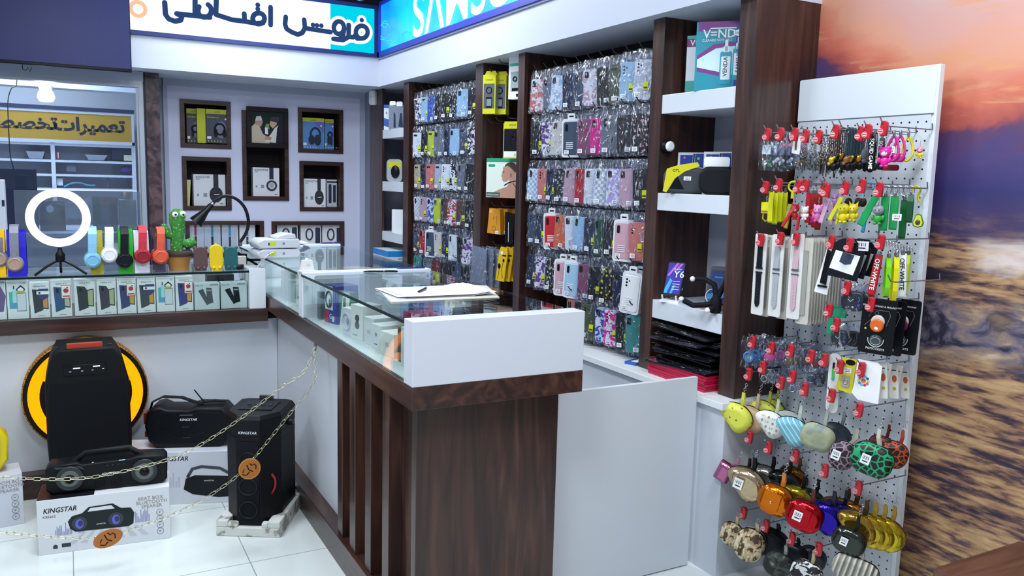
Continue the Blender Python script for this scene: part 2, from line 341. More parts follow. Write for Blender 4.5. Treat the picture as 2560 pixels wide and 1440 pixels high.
# white bulkhead under the light boxes
BY, BX, BZ = 6.15, 2.137, 2.18
bm = m('cdd2e2', .38)
sbox('trim_3', bm, -1.6, BX, BY, BY+.75, BZ, 2.395); sbox('trim_4', bm, BX, 2.515, 2.262, BY+.6, BZ, 2.395)
sbox('wall_upper_back', m('20222c', .7), -1.6, 2.515, 6.5, 6.56, 2.39, 3.06)
# workshop behind
ws = m('aeb4c0', .6)
sbox('wall_workshop_back', ws, -2.6, .75, 8.6, 8.66, 0, 2.55); sbox('wall_workshop_left', ws, -2.66, -2.6, 6.9, 8.66, 0, 2.55); sbox('wall_workshop_right', ws, .68, .74, 6.95, 8.6, 0, 2.55)
sbox('ceiling_workshop', m('b6bcc6', .6), -2.6, .75, 6.9, 8.6, 2.5, 2.55); sbox('trim_5', m('a4abb8', .5), -2.6, .68, 7.55, 7.75, 2.13, 2.5)
sbox('trim_6', m('9aa2b4', .5), -2.6, .50, 6.36, 6.9, 2.11, 2.178)
mar = tex('brown_marble', 'NOISE', 9, [(.35, '2c2228'), (.5, '4c3a3e'), (.62, '6a5152'), (.8, '43343a')], .25, dist=2)
b = B(mar).box(.515, .605, 6.4, 6.95, 0, 2.178); ob(b, 'trim_7', kind=ST)
sbox('trim_8', m('2c3144', .4), .497, .515, 6.42, 6.9, 0, 2.178)
# aluminium window frame and sliding pane
t = T('window_1', None, None, (0, 6.36, 0), kind=ST, world=True)
al = m('a6aeb8', .4, .2)
ob(B(al).box(.466, .497, 6.36, 6.41, .0, 2.11).box(-2.6, .466, 6.36, 6.41, 2.07, 2.11).box(.452, .462, 6.37, 6.40, 0, 2.07), 'frame', t)
ob(B(glass('window_glass', 'dfe6ec', .07)).box(-1.2, .452, 6.385, 6.389, 1.36, 2.07), 'pane', t)
ob(B(glass('hazy_pane', 'b8c4d4', .16, .05, .12)).box(-.305, .452, 6.33, 6.336, .9, 1.352), 'sliding_pane', t)
# ================================================================ illuminated signs
SY, SX = 6.13, 2.115
t = T('illuminated_sign', 'white and cyan illuminated shop sign with dark blue Persian lettering, above the niche wall', 'sign', (.8, SY, 2.395), world=True)
xr = at(827, 60, 'y', SY).x
ob(B(m('1a2c6c', .4)).box(-.95, SX, SY, SY+.33, 2.393, 2.42).box(-.95, SX, SY, SY+.33, 2.745, 2.772).box(SX-.022, SX, SY, SY+.33, 2.42, 2.745).box(-.95, SX-.02, SY+.06, SY+.3, 2.42, 2.745), 'housing', t)
ob(B(em('f2faff', 1.25)).box(-.95, xr, SY+.01, SY+.05, 2.42, 2.745), 'white_face', t, 'white lit face')
ob(B(em('00d8f0', 1.0)).box(xr, SX-.022, SY+.01, SY+.05, 2.42, 2.745), 'cyan_face', t, 'cyan lit face')
def pen(b, pts, w, ax, val, off, close=False):
    """pen stroke along photographed points on a plane (ax y or x)"""
    P3 = [at(px, py, ax, val) for px, py in pts]
    q = [(p.x, p.z) if ax == 'y' else (-p.y, p.z) for p in P3]
    if close: q.append(q[0])
    for i in range(len(q)-1): b.stroke([q[i], q[i+1]], w, off)
    return b
def arc(cx, cy, rx, ry, a0, a1, n=12): return [(cx+rx*math.cos(math.radians(a0+(a1-a0)*i/n)), cy+ry*math.sin(math.radians(a0+(a1-a0)*i/n))) for i in range(n+1)]
fe = [arc(905, 80, 15, 16, 0, 360, 16), [(889, 88), (884, 93), (872, 92), (872, 62)], [(873, 62), (872, 92), (858, 100), (838, 97)], arc(848, 69, 13, 16, 0, 360, 14), [(861, 72), (858, 90), (848, 99), (834, 97)], [(905, 96), (893, 96)]]
lt = fe + [[(827, 80), (769, 71)], [(761, 49), (763, 70), (756, 82), (745, 86), (730, 80), (717, 72), (713, 60), (715, 42)], [(677, 18), (677, 62)], arc(647, 46, 15, 14, 0, 360, 14), [(658, 57), (640, 58), (612, 53)], [(611, 34), (612, 53), (580, 49), (540, 36)], [(540, 36), (541, 4), (541, -6)], arc(512, 26, 17, 17, -60, 215, 12), [(525, 43), (488, 39), (442, 34)], [(442, 34), (455, 40), (452, 50), (438, 53), (422, 47), (414, 36), (412, 6)], [(488, -6), (488, 38)]]
b = B(em('ffffff', 1.1)); [pen(b, s_, .08, 'y', SY, SY+.0085) for s_ in fe]; b.flat(ell(.075, .075, 12, at(905, 50, 'y', SY).x, at(905, 50, 'y', SY).z), SY+.0085)
ob(b, 'white_outline', t)
NAVY = em('2c4878', 1.0); b = B(NAVY); [pen(b, s_, .034, 'y', SY, SY+.006) for s_ in lt]
for px, py in ((905, 50), (783, 62), (793, 63), (804, 64), (645, 22), (645, 12)): p_ = at(px, py, 'y', SY); b.flat(ell(.034, .034, 12, p_.x, p_.z), SY+.006)
ob(b, 'lettering', t, 'dark blue Persian lettering')
p_ = at(345, 22, 'y', SY); ob(B(em('ffc9a0', 1.0)).ring(.045, .014, p_.x, SY+.006, p_.z), 'orange_emblem', t, 'pale orange ring emblem')
t = T('illuminated_sign', 'blue illuminated sign with big white SAMSUNG lettering, over the case shelves', 'sign', (SX, 4.2, 2.395), world=True)
bl = tex('backlit_blue', 'NOISE', 1.2, [(.3, '0a62f0'), (.6, '10b4f8')], .3)
nt = bl.node_tree; bb = nt.nodes['Principled BSDF']; nt.links.new([n for n in nt.nodes if n.type == 'VALTORGB'][0].outputs[0], bb.inputs['Emission Color']); bb.inputs['Emission Strength'].default_value = .9
ob(B(m('2436b0', .4)).box(SX, BX+.25, 2.3, 6.1, 2.393, 2.43).box(SX, BX+.25, 2.3, 6.1, 2.765, 2.79).box(SX, BX+.25, 6.08, 6.128, 2.43, 2.765), 'housing', t)
ob(B(bl).box(SX+.01, SX+.05, 2.3, 6.08, 2.43, 2.765), 'blue_face', t, 'blue lit face')
b = B(em('ffffff', 1.15), Matrix.Translation((SX, 0, 0)) @ Matrix.Rotation(-PI/2, 4, 'Z'))
p0 = at(1030, 92, 'x', SX); b.txt('S\u039bMSUNG', -p0.y, p0.z-.005, .41, .006, off=.013, sx=1.16); ob(b, 'lettering', t, 'white capital lettering')
b = B(em('58e8f8', 1.0), Matrix.Translation((SX, 0, 0)) @ Matrix.Rotation(-PI/2, 4, 'Z'))
for s_ in ([arc(960, 77, 15, 19, 0, 360, 14), [(946, 88), (950, 98), (985, 104), (993, 108)], [(994, 108), (995, 76)], arc(1015, 94, 15, 16, 0, 360, 14), [(988, 106), (998, 121)], arc(960, 60, 7, 8, 0, 360, 10)]): pen(b, s_, .006, 'x', SX, .006)
ob(b, 'lettering', t, 'thin cyan outlined Persian letters')
tag(ob(B(m('7e86a8', .4)).box(BX-.012, BX, 2.3, 6.14, 2.38, 2.393), 'trim_9'), kind=ST)
# ================================================================ arm counter (towards the camera)
AX0, AX1, AY = .872, 1.47, 2.207
t = T('display_counter', 'dark wood and white glass-topped display counter running towards the camera', 'counter', (1.2, 3.6, 0), world=True)
ob(B(WHITE2).box(.932, 1.40, 2.30, 5.1, .11, .814), 'base_panel', t)
ob(B(WZ).box(.909, 1.414, 2.262, 2.30, 0, .814), 'end_panel', t, bev=.002)
ob(B(WZ).box(.931, .937, 2.30, 3.095, .11, .814), 'slat_backing', t)
for y0, y1 in ((2.955, 3.017), (2.795, 2.842+.02), (2.62, 2.682), (2.44, 2.502)): ob(B(WZ).box(.885, .931, y0, y1, .11, .814), 'slat', t, bev=.002)
ob(B(WY).box(.872, 1.0, 2.262, 4.24, 0, .112), 'plinth', t, bev=.002)
ob(B(WY).box(AX0, AX1, AY, 4.95, .814, .886), 'wood_band', t, bev=.002)
ob(B(m('d2d8e2', .25)).box(AX0, AX1, AY, 2.278, .886, 1.083), 'end_box', t, 'white end panel', bev=.002)
for y0 in (3.50, 4.93): ob(B(WHITE).box(AX0+.004, AX1, y0, y0+.07, .886, 1.083), 'divider', t, bev=.002)
for y0, y1 in ((2.278, 3.50), (3.57, 4.93)):
    ob(B(GL).box(AX0+.006, AX0+.012, y0, y1, .886, 1.066), 'front_pane', t)
    ob(B(GL).box(AX0, AX1, y0, y1, 1.068, 1.076), 'glass_top', t); ob(B(GE).box(AX0-.002, AX0, y0, y1, 1.067, 1.077), 'glass_edge', t, 'dark green polished glass edge')
# left counter
t = T('display_counter', 'low white glass-fronted counter with phone boxes in its case, at the left', 'counter', (0, 4.4, 0), world=True)
LY = 4.18
ob(B(WHITE2).box(-1.6, .93, 4.25, 4.66, .11, .763), 'base_panel', t)
ob(B(WX).box(-1.6, .872, LY, 4.3, 0, .112), 'plinth', t, bev=.002)
ob(B(WX).box(-1.6, .872, LY, 4.66, .763, .829), 'wood_band', t, bev=.002)
ob(B(WHITE).box(.782, .862, LY, 4.33, .829, 1.03), 'end_post', t, 'white end post', bev=.002)
ob(B(GL).box(-1.6, .782, LY+.004, LY+.01, .829, 1.008), 'front_pane', t)
ob(B(GL).box(-1.6, .782, LY, 4.66, 1.012, 1.02), 'glass_top', t); ob(B(GE).box(-1.6, .782, LY-.002, LY, 1.011, 1.021), 'glass_edge', t, 'dark polished glass edge')
ob(B(glass('shield', 'e8eef4', .05)).box(.118, .80, 4.60, 4.604, 1.02, 1.2), 'glass_shield', t)
ob(B(WHITE).box(-1.6, .782, 4.64, 4.66, .829, 1.011), 'back_board', t)
# swing gate
t = T('swing_gate', 'white waist-high swing gate panel between the counter and the base cabinet', 'gate', (1.8, 2.38, 0), world=True)
ob(B(m('d0d6de', .3)).box(1.425, 2.111, 2.372, 2.39, .005, .767), 'panel', t, bev=.002)
ob(B(m('a8aeb4', .4)).box(1.415, 1.425, 2.374, 2.388, .005, .762), 'edge_strip', t)
# base cabinet + shelving
t = T('base_cabinet', 'long white base cabinet with pale worktop under the wall shelving', 'cabinet', (2.3, 4.2, 0), world=True)
ob(B(m('dfe3e4', .28)).box(2.112, 2.514, 2.232, 6.55, .668, .695), 'worktop', t, bev=.002)
ob(B(m('ccd1da', .35)).box(2.14, 2.514, 2.246, 6.55, 0, .668), 'body', t)
t = T('wall_shelving', 'dark wood floor-to-bulkhead shelving with white shelves and rows of hooks along the right wall', 'shelving', (2.35, 4.2, .695), world=True)
UP = [(2.265, 2.353), (2.786, 2.862), (3.967, 4.04), (4.473, 4.575), (5.68, 5.783)]
for y0, y1 in UP: ob(B(WZ).box(2.197, 2.50, y0, y1, .695, 3.04 if y0 < 2.3 else 2.179), 'upright', t, bev=.0015)
ob(B(WZ).box(2.50, 2.513, 2.265, 2.353, .695, 3.04), 'upright_back_strip', t)
ob(B(WZ).box(2.197, 2.215, 6.246, 6.545, .695, 2.179), 'corner_board', t)
for (y0, y1), mt in zip(((2.353, 2.786), (2.862, 3.967), (4.04, 4.473), (4.575, 5.68), (5.783, 6.246)), (m('aeb4c4', .5), m('12121a', .5), WZ, m('12121a', .5), WZ)): ob(B(mt).box(2.495, 2.512, y0, y1, .695, 2.179), 'back_panel', t)
for y0, y1, z0, z1 in ((2.353, 2.786, 1.788, 1.865), (2.353, 2.786, 1.388, 1.461), (2.353, 2.786, .928, 1.006), (5.783, 6.246, 1.793, 1.861), (5.783, 6.246, 1.388, 1.463), (5.783, 6.246, .999, 1.072)): ob(B(m('d8dde6', .3)).box(2.2, 2.495, y0, y1, z0, z1), 'shelf', t, bev=.002)
# free-standing pegboard
pgm, nt, bb = P('pegboard_white', 'd4dae0', .3); N_ = nt.nodes.new; L_ = nt.links.new
g_ = N_('ShaderNodeNewGeometry'); mp = N_('ShaderNodeMapping'); mp.inputs['Location'].default_value = (0, -1.716+.015, -1.536+.015); L_(g_.outputs['Position'], mp.inputs[0])
sp = N_('ShaderNodeSeparateXYZ'); L_(mp.outputs[0], sp.inputs[0])
fy = mth('ADD', mth('FRACT', mth('DIVIDE', sp.outputs['Y'], .03)), -.5); fz = mth('ADD', mth('FRACT', mth('DIVIDE', sp.outputs['Z'], .03)), -.5)
d2 = mth('ADD', mth('MULTIPLY', fy, fy), mth('MULTIPLY', fz, fz)); hole = mth('LESS_THAN', d2, .012)
L_(mix(hole, ramp(d2, [(0, 'cfd6de'), (1, 'cfd6de')]), ramp(d2, [(0, '10121a'), (1, '10121a')])), bb.inputs['Base Color'])
t = T('pegboard_stand', 'tall white perforated board full of hooks, standing against the shelving end', 'display stand', (2.42, 1.96, 0), world=True)
ob(B(m('dde3ea', .3)).box(2.415, 2.436, 1.686, 2.245, 0, 1.892), 'board_frame', t, bev=.001)
ob(B(pgm).box(2.411, 2.416, 1.702, 2.235, .12, 1.738), 'perforated_panel', t); ob(B(m('dfe6ee', .3)).box(2.411, 2.416, 1.694, 2.245, 1.742, 1.889), 'header_panel', t)
ob(B(m('5a6270', .5)).box(2.4108, 2.4115, 1.694, 2.245, 1.738, 1.7405), 'seam', t)
# round lit sign on the left counter
LC = (.046, 4.25, .47)
t = T('round_light_sign', 'round orange and black lit emblem sign on the left counter front', 'sign', LC)
gp = tex('gold_pattern', 'MAGIC', 60, [(.3, '5a3410'), (.6, 'e0a040')], .3, .5, dist=1.5)
b = B(gp).at(rx=PI/2); b.lathe([(.262, 0), (.262, .075), (.255, .078)], 56); ob(b, 'rim', t)
ob(B(m('160a08', .35)).at(rx=PI/2).lathe([(.256, .076), (.256, .08)], 56), 'black_face', t)
def annul(b, R, r, y, n=56, a0=0, a1=2*PI):
    for i in range(n):
        p, q = a0+(a1-a0)*i/n, a0+(a1-a0)*(i+1)/n
        b.flat([(r*math.cos(p), r*math.sin(p)), (R*math.cos(p), R*math.sin(p)), (R*math.cos(q), R*math.sin(q)), (r*math.cos(q), r*math.sin(q))], y)
    return b
b = annul(B(em('ff8c06', 2.1)), .237, .190, -.0815)
b.flat([(-.175, .08), (-.11, .055), (-.06, .16), (-.12, .19)], -.0815).flat([(-.14, -.145), (-.10, -.10), (-.07, -.15), (-.09, -.2)], -.0815).flat(ell(.05, .05, 16, .155, .055), -.0815).flat(ell(.05, .05, 16, .06, -.13), -.0815).flat([(-.05, 0), (0, -.05), (.05, 0), (0, .05)], -.0815)
ob(b, 'lit_ring', t, 'glowing orange ring')
# low table at the right edge
t = T('low_table', 'corner of a low brown wooden table in front of the mural', 'table', (2.3, .9, 0), world=True)
ob(B(tex('brown_veneer', 'NOISE', 3, [(.3, '4a2e22'), (.6, '6b4534'), (.9, '543428')], .35, st=(1, 9, 9), dist=.6)).box(2.10, 2.51, .3, 1.35, .415, .45), 'tabletop', t, bev=.003)
for x, y in ((2.13, 1.31), (2.47, 1.31), (2.13, .35), (2.47, .35)): ob(B(WZ).box(x-.02, x+.02, y-.02, y+.02, 0, .415), 'leg', t)
# wall television
p_ = at(330, 180, 'y', 6.05)
t = T('television', 'dark flat television hung from the bulkhead at top left, switched off', 'television', (0, 6.07, 2.12), world=True)
ob(B(m('07090e', .3)).box(-.56, .41, 6.052, 6.09, 2.135, 2.68), 'casing', t, bev=.004)
ob(B(P('tv_screen', '141f60', .4)[0]).box(-.553, .404, 6.048, 6.053, 2.155, 2.673), 'screen', t)  # the blue reflection on the glass is put into the screen's base colour
ob(B(m('303440', .4)).box(-.2, .05, 6.09, 6.15, 2.3, 2.5), 'wall_bracket', t); q_ = at(70, 176, 'y', 6.08); ob(B(BLACK).tube([(q_.x-.03, 6.07, 2.14), (q_.x-.028, 6.07, 2.105), (q_.x-.01, 6.07, 2.10), (q_.x, 6.07, 2.118), (q_.x+.012, 6.07, 2.095), (q_.x+.02, 6.07, 2.12)], .003, 6), 'loose_wire', t)
# ================================================================ hanging stock on the right wall
R90 = -PI/2
ORD = ['first', 'second', 'third', 'fourth', 'fifth', 'sixth', 'seventh', 'eighth', 'ninth', 'tenth', 'eleventh']
CASE = objcol('case_colour', .3); CNZ = objcol('case_print', .35, 0, ('NOISE', 38, .5, 'e9e6ec')); CVO = objcol('case_spots', .35, 0, ('VOR', 60, .34, '101114')); CCH = objcol('case_checks', .35, 0, ('CHK', 70, .5, 'eceef2'))
FILM = film(); CLEAR = glass('clear_plastic', 'f2f5fa', .12, .1, .05)
def wobble_bag(w, z0, z1, y, seed, nx=5, nz=7):
    """front and back sheet of a crumpled bag"""
    rd = random.Random(seed); b = B(FILM); b.smooth = False
    for s_ in (-1, 1):
        vs = []
        for j in range(nz+1):
            t = j/nz; z = z0+(z1-z0)*t; ww = w*(1-.25*max(0, t-.82)/.18)
            for i in range(nx+1):
                u = i/nx-.5; vs.append((ww*u+rd.uniform(-.0025, .0025), s_*(y*(1-(2*abs(u))**4)*(1-.6*max(0, t-.8)/.2))+s_*rd.uniform(0, .004), z+rd.uniform(-.003, .003)))
        b.add(vs, [(j*(nx+1)+i, j*(nx+1)+i+1, (j+1)*(nx+1)+i+1, (j+1)*(nx+1)+i) for j in range(nz) for i in range(nx)])
    return b
def case_body(mt, seed=0, w=.084, h=.172, zc=-.122, M=None):
    b = B(mt, M); b.prism(rr(w, h, .012, 3, 0, zc), -.005, .005, .002)
    k = seed % 4; tz = zc+h/2-.026; lx = -w/2+.018
    b.c(m('14161c', .2))
    if k == 0: b.prism(rr(.02, .03, .004, 2, lx, tz), -.0068, -.004)
    elif k == 1:
        for q in (0, 1, 2): b.prism(ell(.01, .01, 8, lx, tz+.006-q*.014), -.0062, -.004)
        b.prism(ell(.007, .007, 8, lx+.013, tz), -.0062, -.004)
    elif k == 2: b.prism(rr(.014, .036, .005, 2, lx, tz-.003), -.0068, -.004)
    else: b.prism(rr(.03, .012, .004, 2, lx+.006, tz+.006), -.0068, -.004)
    return b
def price(b, x, z, w=.026, h=.02, y=-.0115):
    b.c(LBL).rect(x-w/2, x+w/2, z-h/2, z+h/2, y); b.c(INK)
    for q in range(6): b.rect(x-w*.36+q*w*.12, x-w*.36+q*w*.12+w*(.03+.03*(q % 2)), z-h*.02, z+h*.32, y-.0003)
    b.rect(x-w*.3, x+w*.3, z-h*.28, z-h*.16, y-.0003); return b
P0 = []
def proto(kind, k):
    t = T('phone_case', 'x', 'phone case'); t['_p'] = 1
    mt = {'plain': CASE, 'print': CNZ, 'spots': CVO, 'check': CCH, 'swoosh': CASE, 'strap': CASE, 'ring': CASE}[kind]
    b = case_body(mt, k)
    if kind == 'swoosh': b.c(LBL).flat([(-.022, -.15), (-.016, -.158), (.026, -.136), (-.010, -.149)], -.0056)
    if kind == 'ring': b.c(STEEL).prism(rr(.05, .09, .01, 2, 0, -.14), -.0065, -.005).ring(.015, .003, 0, -.009, -.14)
    if kind == 'strap': b.c(LBL).txt('Silicone', 0, -.13, .008, -.0058, al='c').ring(.004, .0007, .0, -.0058, -.1)
    ob(b, 'case', t)
    if k % 2 == 0: lb = price(B(), -.02 if k % 4 else .012, -.19)
    else: lb = price(B(), -.018, -.186); lb.c(m('c8d41c', .5)).rect(.008, .03, -.165, -.13, -.0115); lb.c(INK).rect(.01, .028, -.16, -.152, -.0118)
    ob(lb, 'price_label', t)
    ob(wobble_bag(.1, -.218, .008, .009, k*7+3), 'clear_bag', t)
    return t
def proto_box(k):
    t = T('phone_case', 'x', 'phone case')
    b = B(m('e2e5ec', .3)); o = rr(.1, .19, .014, 4, 0, -.125); i_ = rr(.086, .168, .01, 4, 0, -.125); n = len(o)
    for q in range(n): r_ = (q+1) % n; b.add([(i_[q][0], -.009, i_[q][1]), (o[q][0], -.009, o[q][1]), (o[r_][0], -.009, o[r_][1]), (i_[r_][0], -.009, i_[r_][1])], [(0, 1, 2, 3)], False)
    b.prism(o, -.008, .008).prism(rr(.04, .034, .008, 3, 0, -.02), -.0085, .006); b.c(BLACK).rect(-.012, .012, -.022, -.015, -.0092)
    ob(b, 'white_tray', t, 'white window box')
    c_ = case_body(CASE, 1 if k else 2, .084, .164, -.127, Matrix.Translation((0, -.006, 0))); ob(c_, 'case', t)
    l = B(); price(l, -.022, -.195, y=-.0135); l.c(m('e8eaf0', .5)); [l.rect(-.024, .014, -.15-q*.009, -.146-q*.009, -.0136) for q in range(4)]; ob(l, 'price_label', t); return t
PR = {(kd, k): proto(kd, k) for kd in ('plain', 'print', 'spots', 'check', 'swoosh', 'strap', 'ring') for k in ((0, 1, 2, 3) if kd == 'plain' else (0, 1) if kd == 'print' else (2,))}
PR[('box', 0)] = proto_box(0); PR[('box', 1)] = proto_box(1)
COLS = {'black': '15161c', 'navy': '1c2748', 'pink': 'c9a0ae', 'hot pink': 'e0148c', 'grey': '6c7280', 'white': 'e4e6ea', 'red': 'b81e2c', 'purple': '6a3c86', 'lilac': 'b7a6dc', 'light blue': '9cc0dc', 'blue': '2a58b4', 'olive': '4c5438', 'green': '1e4a34', 'mauve': '8c4a68', 'brown': '4e342e', 'orange': 'e0663c', 'silver': 'b4bcc8', 'beige': 'c8b48c', 'lime': 'c0d020', 'teal': '3c8c84', 'cream': 'd8d0c4', 'dark red': '6c1420', 'slate': '3c4a60', 'coral': 'd4746c', 'yellow': 'd8c82c'}
def spec(s_):
    """'hot pink/strap' -> colour, kind"""
    c_, _, k = s_.partition('/'); return c_, (k or 'plain')
BAY = {
 'near': (2.862, 3.967, [2.08, 1.85, 1.61, 1.375, 1.145, .955], [
  'coral/print,grey,light blue/print,navy,slate/swoosh,pink/print,black,olive,light blue,silver/print',
  'black,purple/print,cream,slate/box,mauve,hot pink/strap,grey/ring,black,pink/spots',
  'light blue/check,coral,navy,silver/spots,pink,red,white,silver/check,lilac/print,pink,black',
  'slate,navy,red/box,orange,white,light blue/strap,navy,green,black,pink/box,coral',
  'navy,purple/print,cream/spots,pink/box,light blue/box,mauve,black,yellow/spots,navy,white/box',
  'coral,black,olive,blue/print,hot pink/print,black,teal']),
 'far': (4.575, 5.68, [2.105, 1.865, 1.64, 1.41, 1.18, .985], [
  'navy/print,light blue,blue,black/spots,black,silver/spots,light blue,black',
  'white,black,lime,grey,navy,light blue,slate,black/print',
  'beige,blue/spots,coral,silver,white,black/print,grey,black/swoosh',
  'silver/check,pink,blue/print,lime,brown,red/print,brown,black',
  'slate,red/strap,slate/box,cream,navy,white,black,purple/print',
  'teal,grey,dark red,black,slate,black'])}
hk = T('display_hook', 'x', 'hook', (2.49, 3, -2))
ob(B(m('2a2c34', .4)).tube([(0, 0, 0), (0, -.27, 0), (0, -.283, .006), (0, -.296, .022)], .0028, 5), 'wire', hk)
ob(B(m('2a2c34', .4)).box(-.016, .016, -.006, .004, -.02, .02), 'back_plate', hk)
hk.rotation_euler = (0, 0, R90); hk_used = [0]
rd = random.Random(5)
def put_hook(y, z, label, group):
    if not hk_used[0]: hk_used[0] = 1; hk.location = (2.494, y, z); hk['label'] = label; hk['group'] = group; return hk
    return dup(hk, (2.494, y, z), R90, label, group)
usedp = set()
def put_case(kd, col, loc, rz, label, group):
    ks = [k for k in PR if k[0] == kd]; k = ks[rd.randrange(len(ks))]
    if k not in usedp:
        usedp.add(k); o = PR[k]; o.location = loc; o.rotation_euler = (0, 0, rz); o['label'] = label; o['group'] = group
        for ch in o.children: ch.color = lin(COLS[col])
        o['_p'] = 0; return o
    o = dup(PR[k], loc, rz, label, group, color=COLS[col]); return o
allc = list(COLS)
for bay, (y0, y1, zr, rows) in BAY.items():
    for r_, (z, row) in enumerate(zip(zr, rows)):
        its = row.split(','); n = len(its); yy0, yy1 = (y0, y1)
        if bay == 'near' and r_ == 5: yy1 = 3.55
        for i, s_ in enumerate(its):
            y = yy1-.045-(yy1-yy0-.09)*(i+.5)/n*1.0; col, kd = spec(s_)
            put_hook(y, z, f'wire hook, {ORD[i]} from the left in the {ORD[r_]} row of the {bay} case bay', f'wire hooks in the {bay} case bay')
            depth = 3 if bay == 'near' else (2 if i % 2 else 3)
            for d in range(depth):
                c2, k2 = (col, kd) if d == 0 else ((col, kd) if rd.random() < .35 else (rd.choice(allc if rd.random() < .5 else ['black', 'navy', 'slate', 'black']), 'plain'))
                if k2 == 'box' and d: c2 = rd.choice(['navy', 'slate', 'silver'])
                desc = {'plain': 'plain', 'print': 'patterned', 'spots': 'spotted', 'check': 'checked', 'swoosh': 'marked', 'strap': 'silicone', 'ring': 'ring-grip', 'box': 'window-boxed'}[k2]
                x = 2.232+d*.036+rd.uniform(-.006, .006); rz = R90+math.radians(rd.uniform(16, 34)-(d*3))
                lab = f'{col if d == 0 else c2} {desc} phone case, {["front", "second", "rear"][d]} on {ORD[i]} hook of {ORD[r_]} row, {bay} case bay'
                o = put_case(k2, c2, (x, y, z-.012), rz, lab, f'phone cases in the {bay} case bay')
                o.rotation_euler = (0, math.radians(rd.uniform(-4, 5)), rz)
for k, o in list(PR.items()):
    if k not in usedp:
        for ch in list(o.children): bpy.data.objects.remove(ch)
        bpy.data.objects.remove(o)
for o in bpy.data.objects:
    if '_p' in o: del o['_p']
# ---------------------------------------------------------------- narrow middle bay
YEL = m('d6d414', .45)
def hook_at(y, z, lab): return put_hook(y, z, 'wire hook in the narrow bay, '+lab, 'wire hooks in the narrow bay')
for y, z, l in ((4.40, 2.12, 'top row left, carrying tall yellow boxes'), (4.28, 2.16, 'top row middle, empty and highest'), (4.14, 2.2, 'top row right, above the white box'), (4.40, 1.83, 'second row left, empty'), (4.30, 1.835, 'second row middle, carrying yellow-topped boxes'), (4.17, 1.845, 'second row right'), (4.36, 1.62, 'third row, carrying the neckband box'), (4.33, 1.345, 'fourth row, carrying orange boxes'), (4.20, 1.345, 'fourth row right, carrying black straps'), (4.30, 1.115, 'fifth row, carrying yellow earphone packs'), (4.45, 1.09, 'fifth row left, carrying grey bags')): hook_at(y, z, l)
YB = 'boxed earphones hanging in the narrow bay'
def ybox(loc, lab, rz):
    t = T('earphone_box', lab, 'box', loc, rz, YB)
    ob(B(YEL).box(-.042, .042, -.02, .02, -.235, -.012).prism([(-.042, -.012), (.042, -.012), (.03, .012), (-.03, .012)], -.001, .001), 'carton', t)
    b = B(m('5a5f6a', .4)).rect(-.036, .036, -.205, -.062, -.0205); b.c(BLACK).ring(.018, .003, 0, -.021, -.10); b.rect(-.02, .02, -.2, -.14, -.0208); b.c(m('8a90a0', .4)).rect(-.016, .016, -.19, -.15, -.021)
    b.add([(.0422, -.01, -.2), (.0422, .012, -.2), (.0422, .012, -.07), (.0422, -.01, -.07)], [(0, 1, 2, 3)]); b.c(INK).txt('WIRELESS', 0, -.045, .012, -.0206, al='c'); ob(b, 'printed_front', t); return t
ybox((2.215, 4.405, 2.115), 'tall yellow earphone box at the top left of the narrow bay, in front', R90+.6)
ybox((2.275, 4.385, 2.115), 'tall yellow earphone box, just behind the front one in the narrow bay', R90+.6)
t = T('earphone_box', 'white earphone box with grey window in the narrow bay, top right', 'box', (2.26, 4.15, 2.19), R90+.45, YB)
ob(B(LBL).box(-.055, .055, -.02, .02, -.24, -.01), 'carton', t)
b = B(m('9fb0b4', .4)).rect(-.04, .048, -.2, -.09, -.0205); b.c(BLACK).ring(.012, .0035, -.01, -.022, -.13).ring(.009, .003, .025, -.022, -.115).rect(-.03, .03, -.195, -.18, -.021); b.rect(.0, .012, -.228, -.212, -.021).rect(.02, .04, -.228, -.212, -.021); b.c(m('4cb0a0', .4)).rect(-.05, .05, -.06, -.045, -.0207); ob(b, 'printed_front', t)
for i, (x, y, w, lab) in enumerate(((2.30, 4.285, .1, 'grey and yellow earphone box with a pictured runner, second row'), (2.24, 4.15, .11, 'dark earphone box with a yellow top and white foot, second row'))):
    t = T('earphone_box', lab+' of the narrow bay', 'box', (x, y, 1.835), R90+.5, YB)
    ob(B(LBL).box(-w/2, w/2, -.018, .018, -.215, -.01), 'carton', t)
    b = B(YEL).rect(-w/2, w/2, -.05, -.01, -.0184).rect(-w/2, w/2, -.215, -.207, -.0184); b.c(m('8d9488' if i == 0 else '15171c', .4)).rect(-w/2, w/2, -.175 if i else -.207, -.05, -.0185)
    b.c(BLACK).stroke([(.01, -.07), (-.01, -.1), (-.015, -.13), (.0, -.15)], .022 if i == 0 else .006, -.0189).ring(.014, .003, .012, -.0195, -.1); b.c(m('c8d43a', .4)).flat(ell(.014, .014, 10, .02, -.195), -.019); b.c(INK).txt('SPORT', .0, -.036, .016, -.0188, al='c'); ob(b, 'printed_front', t)
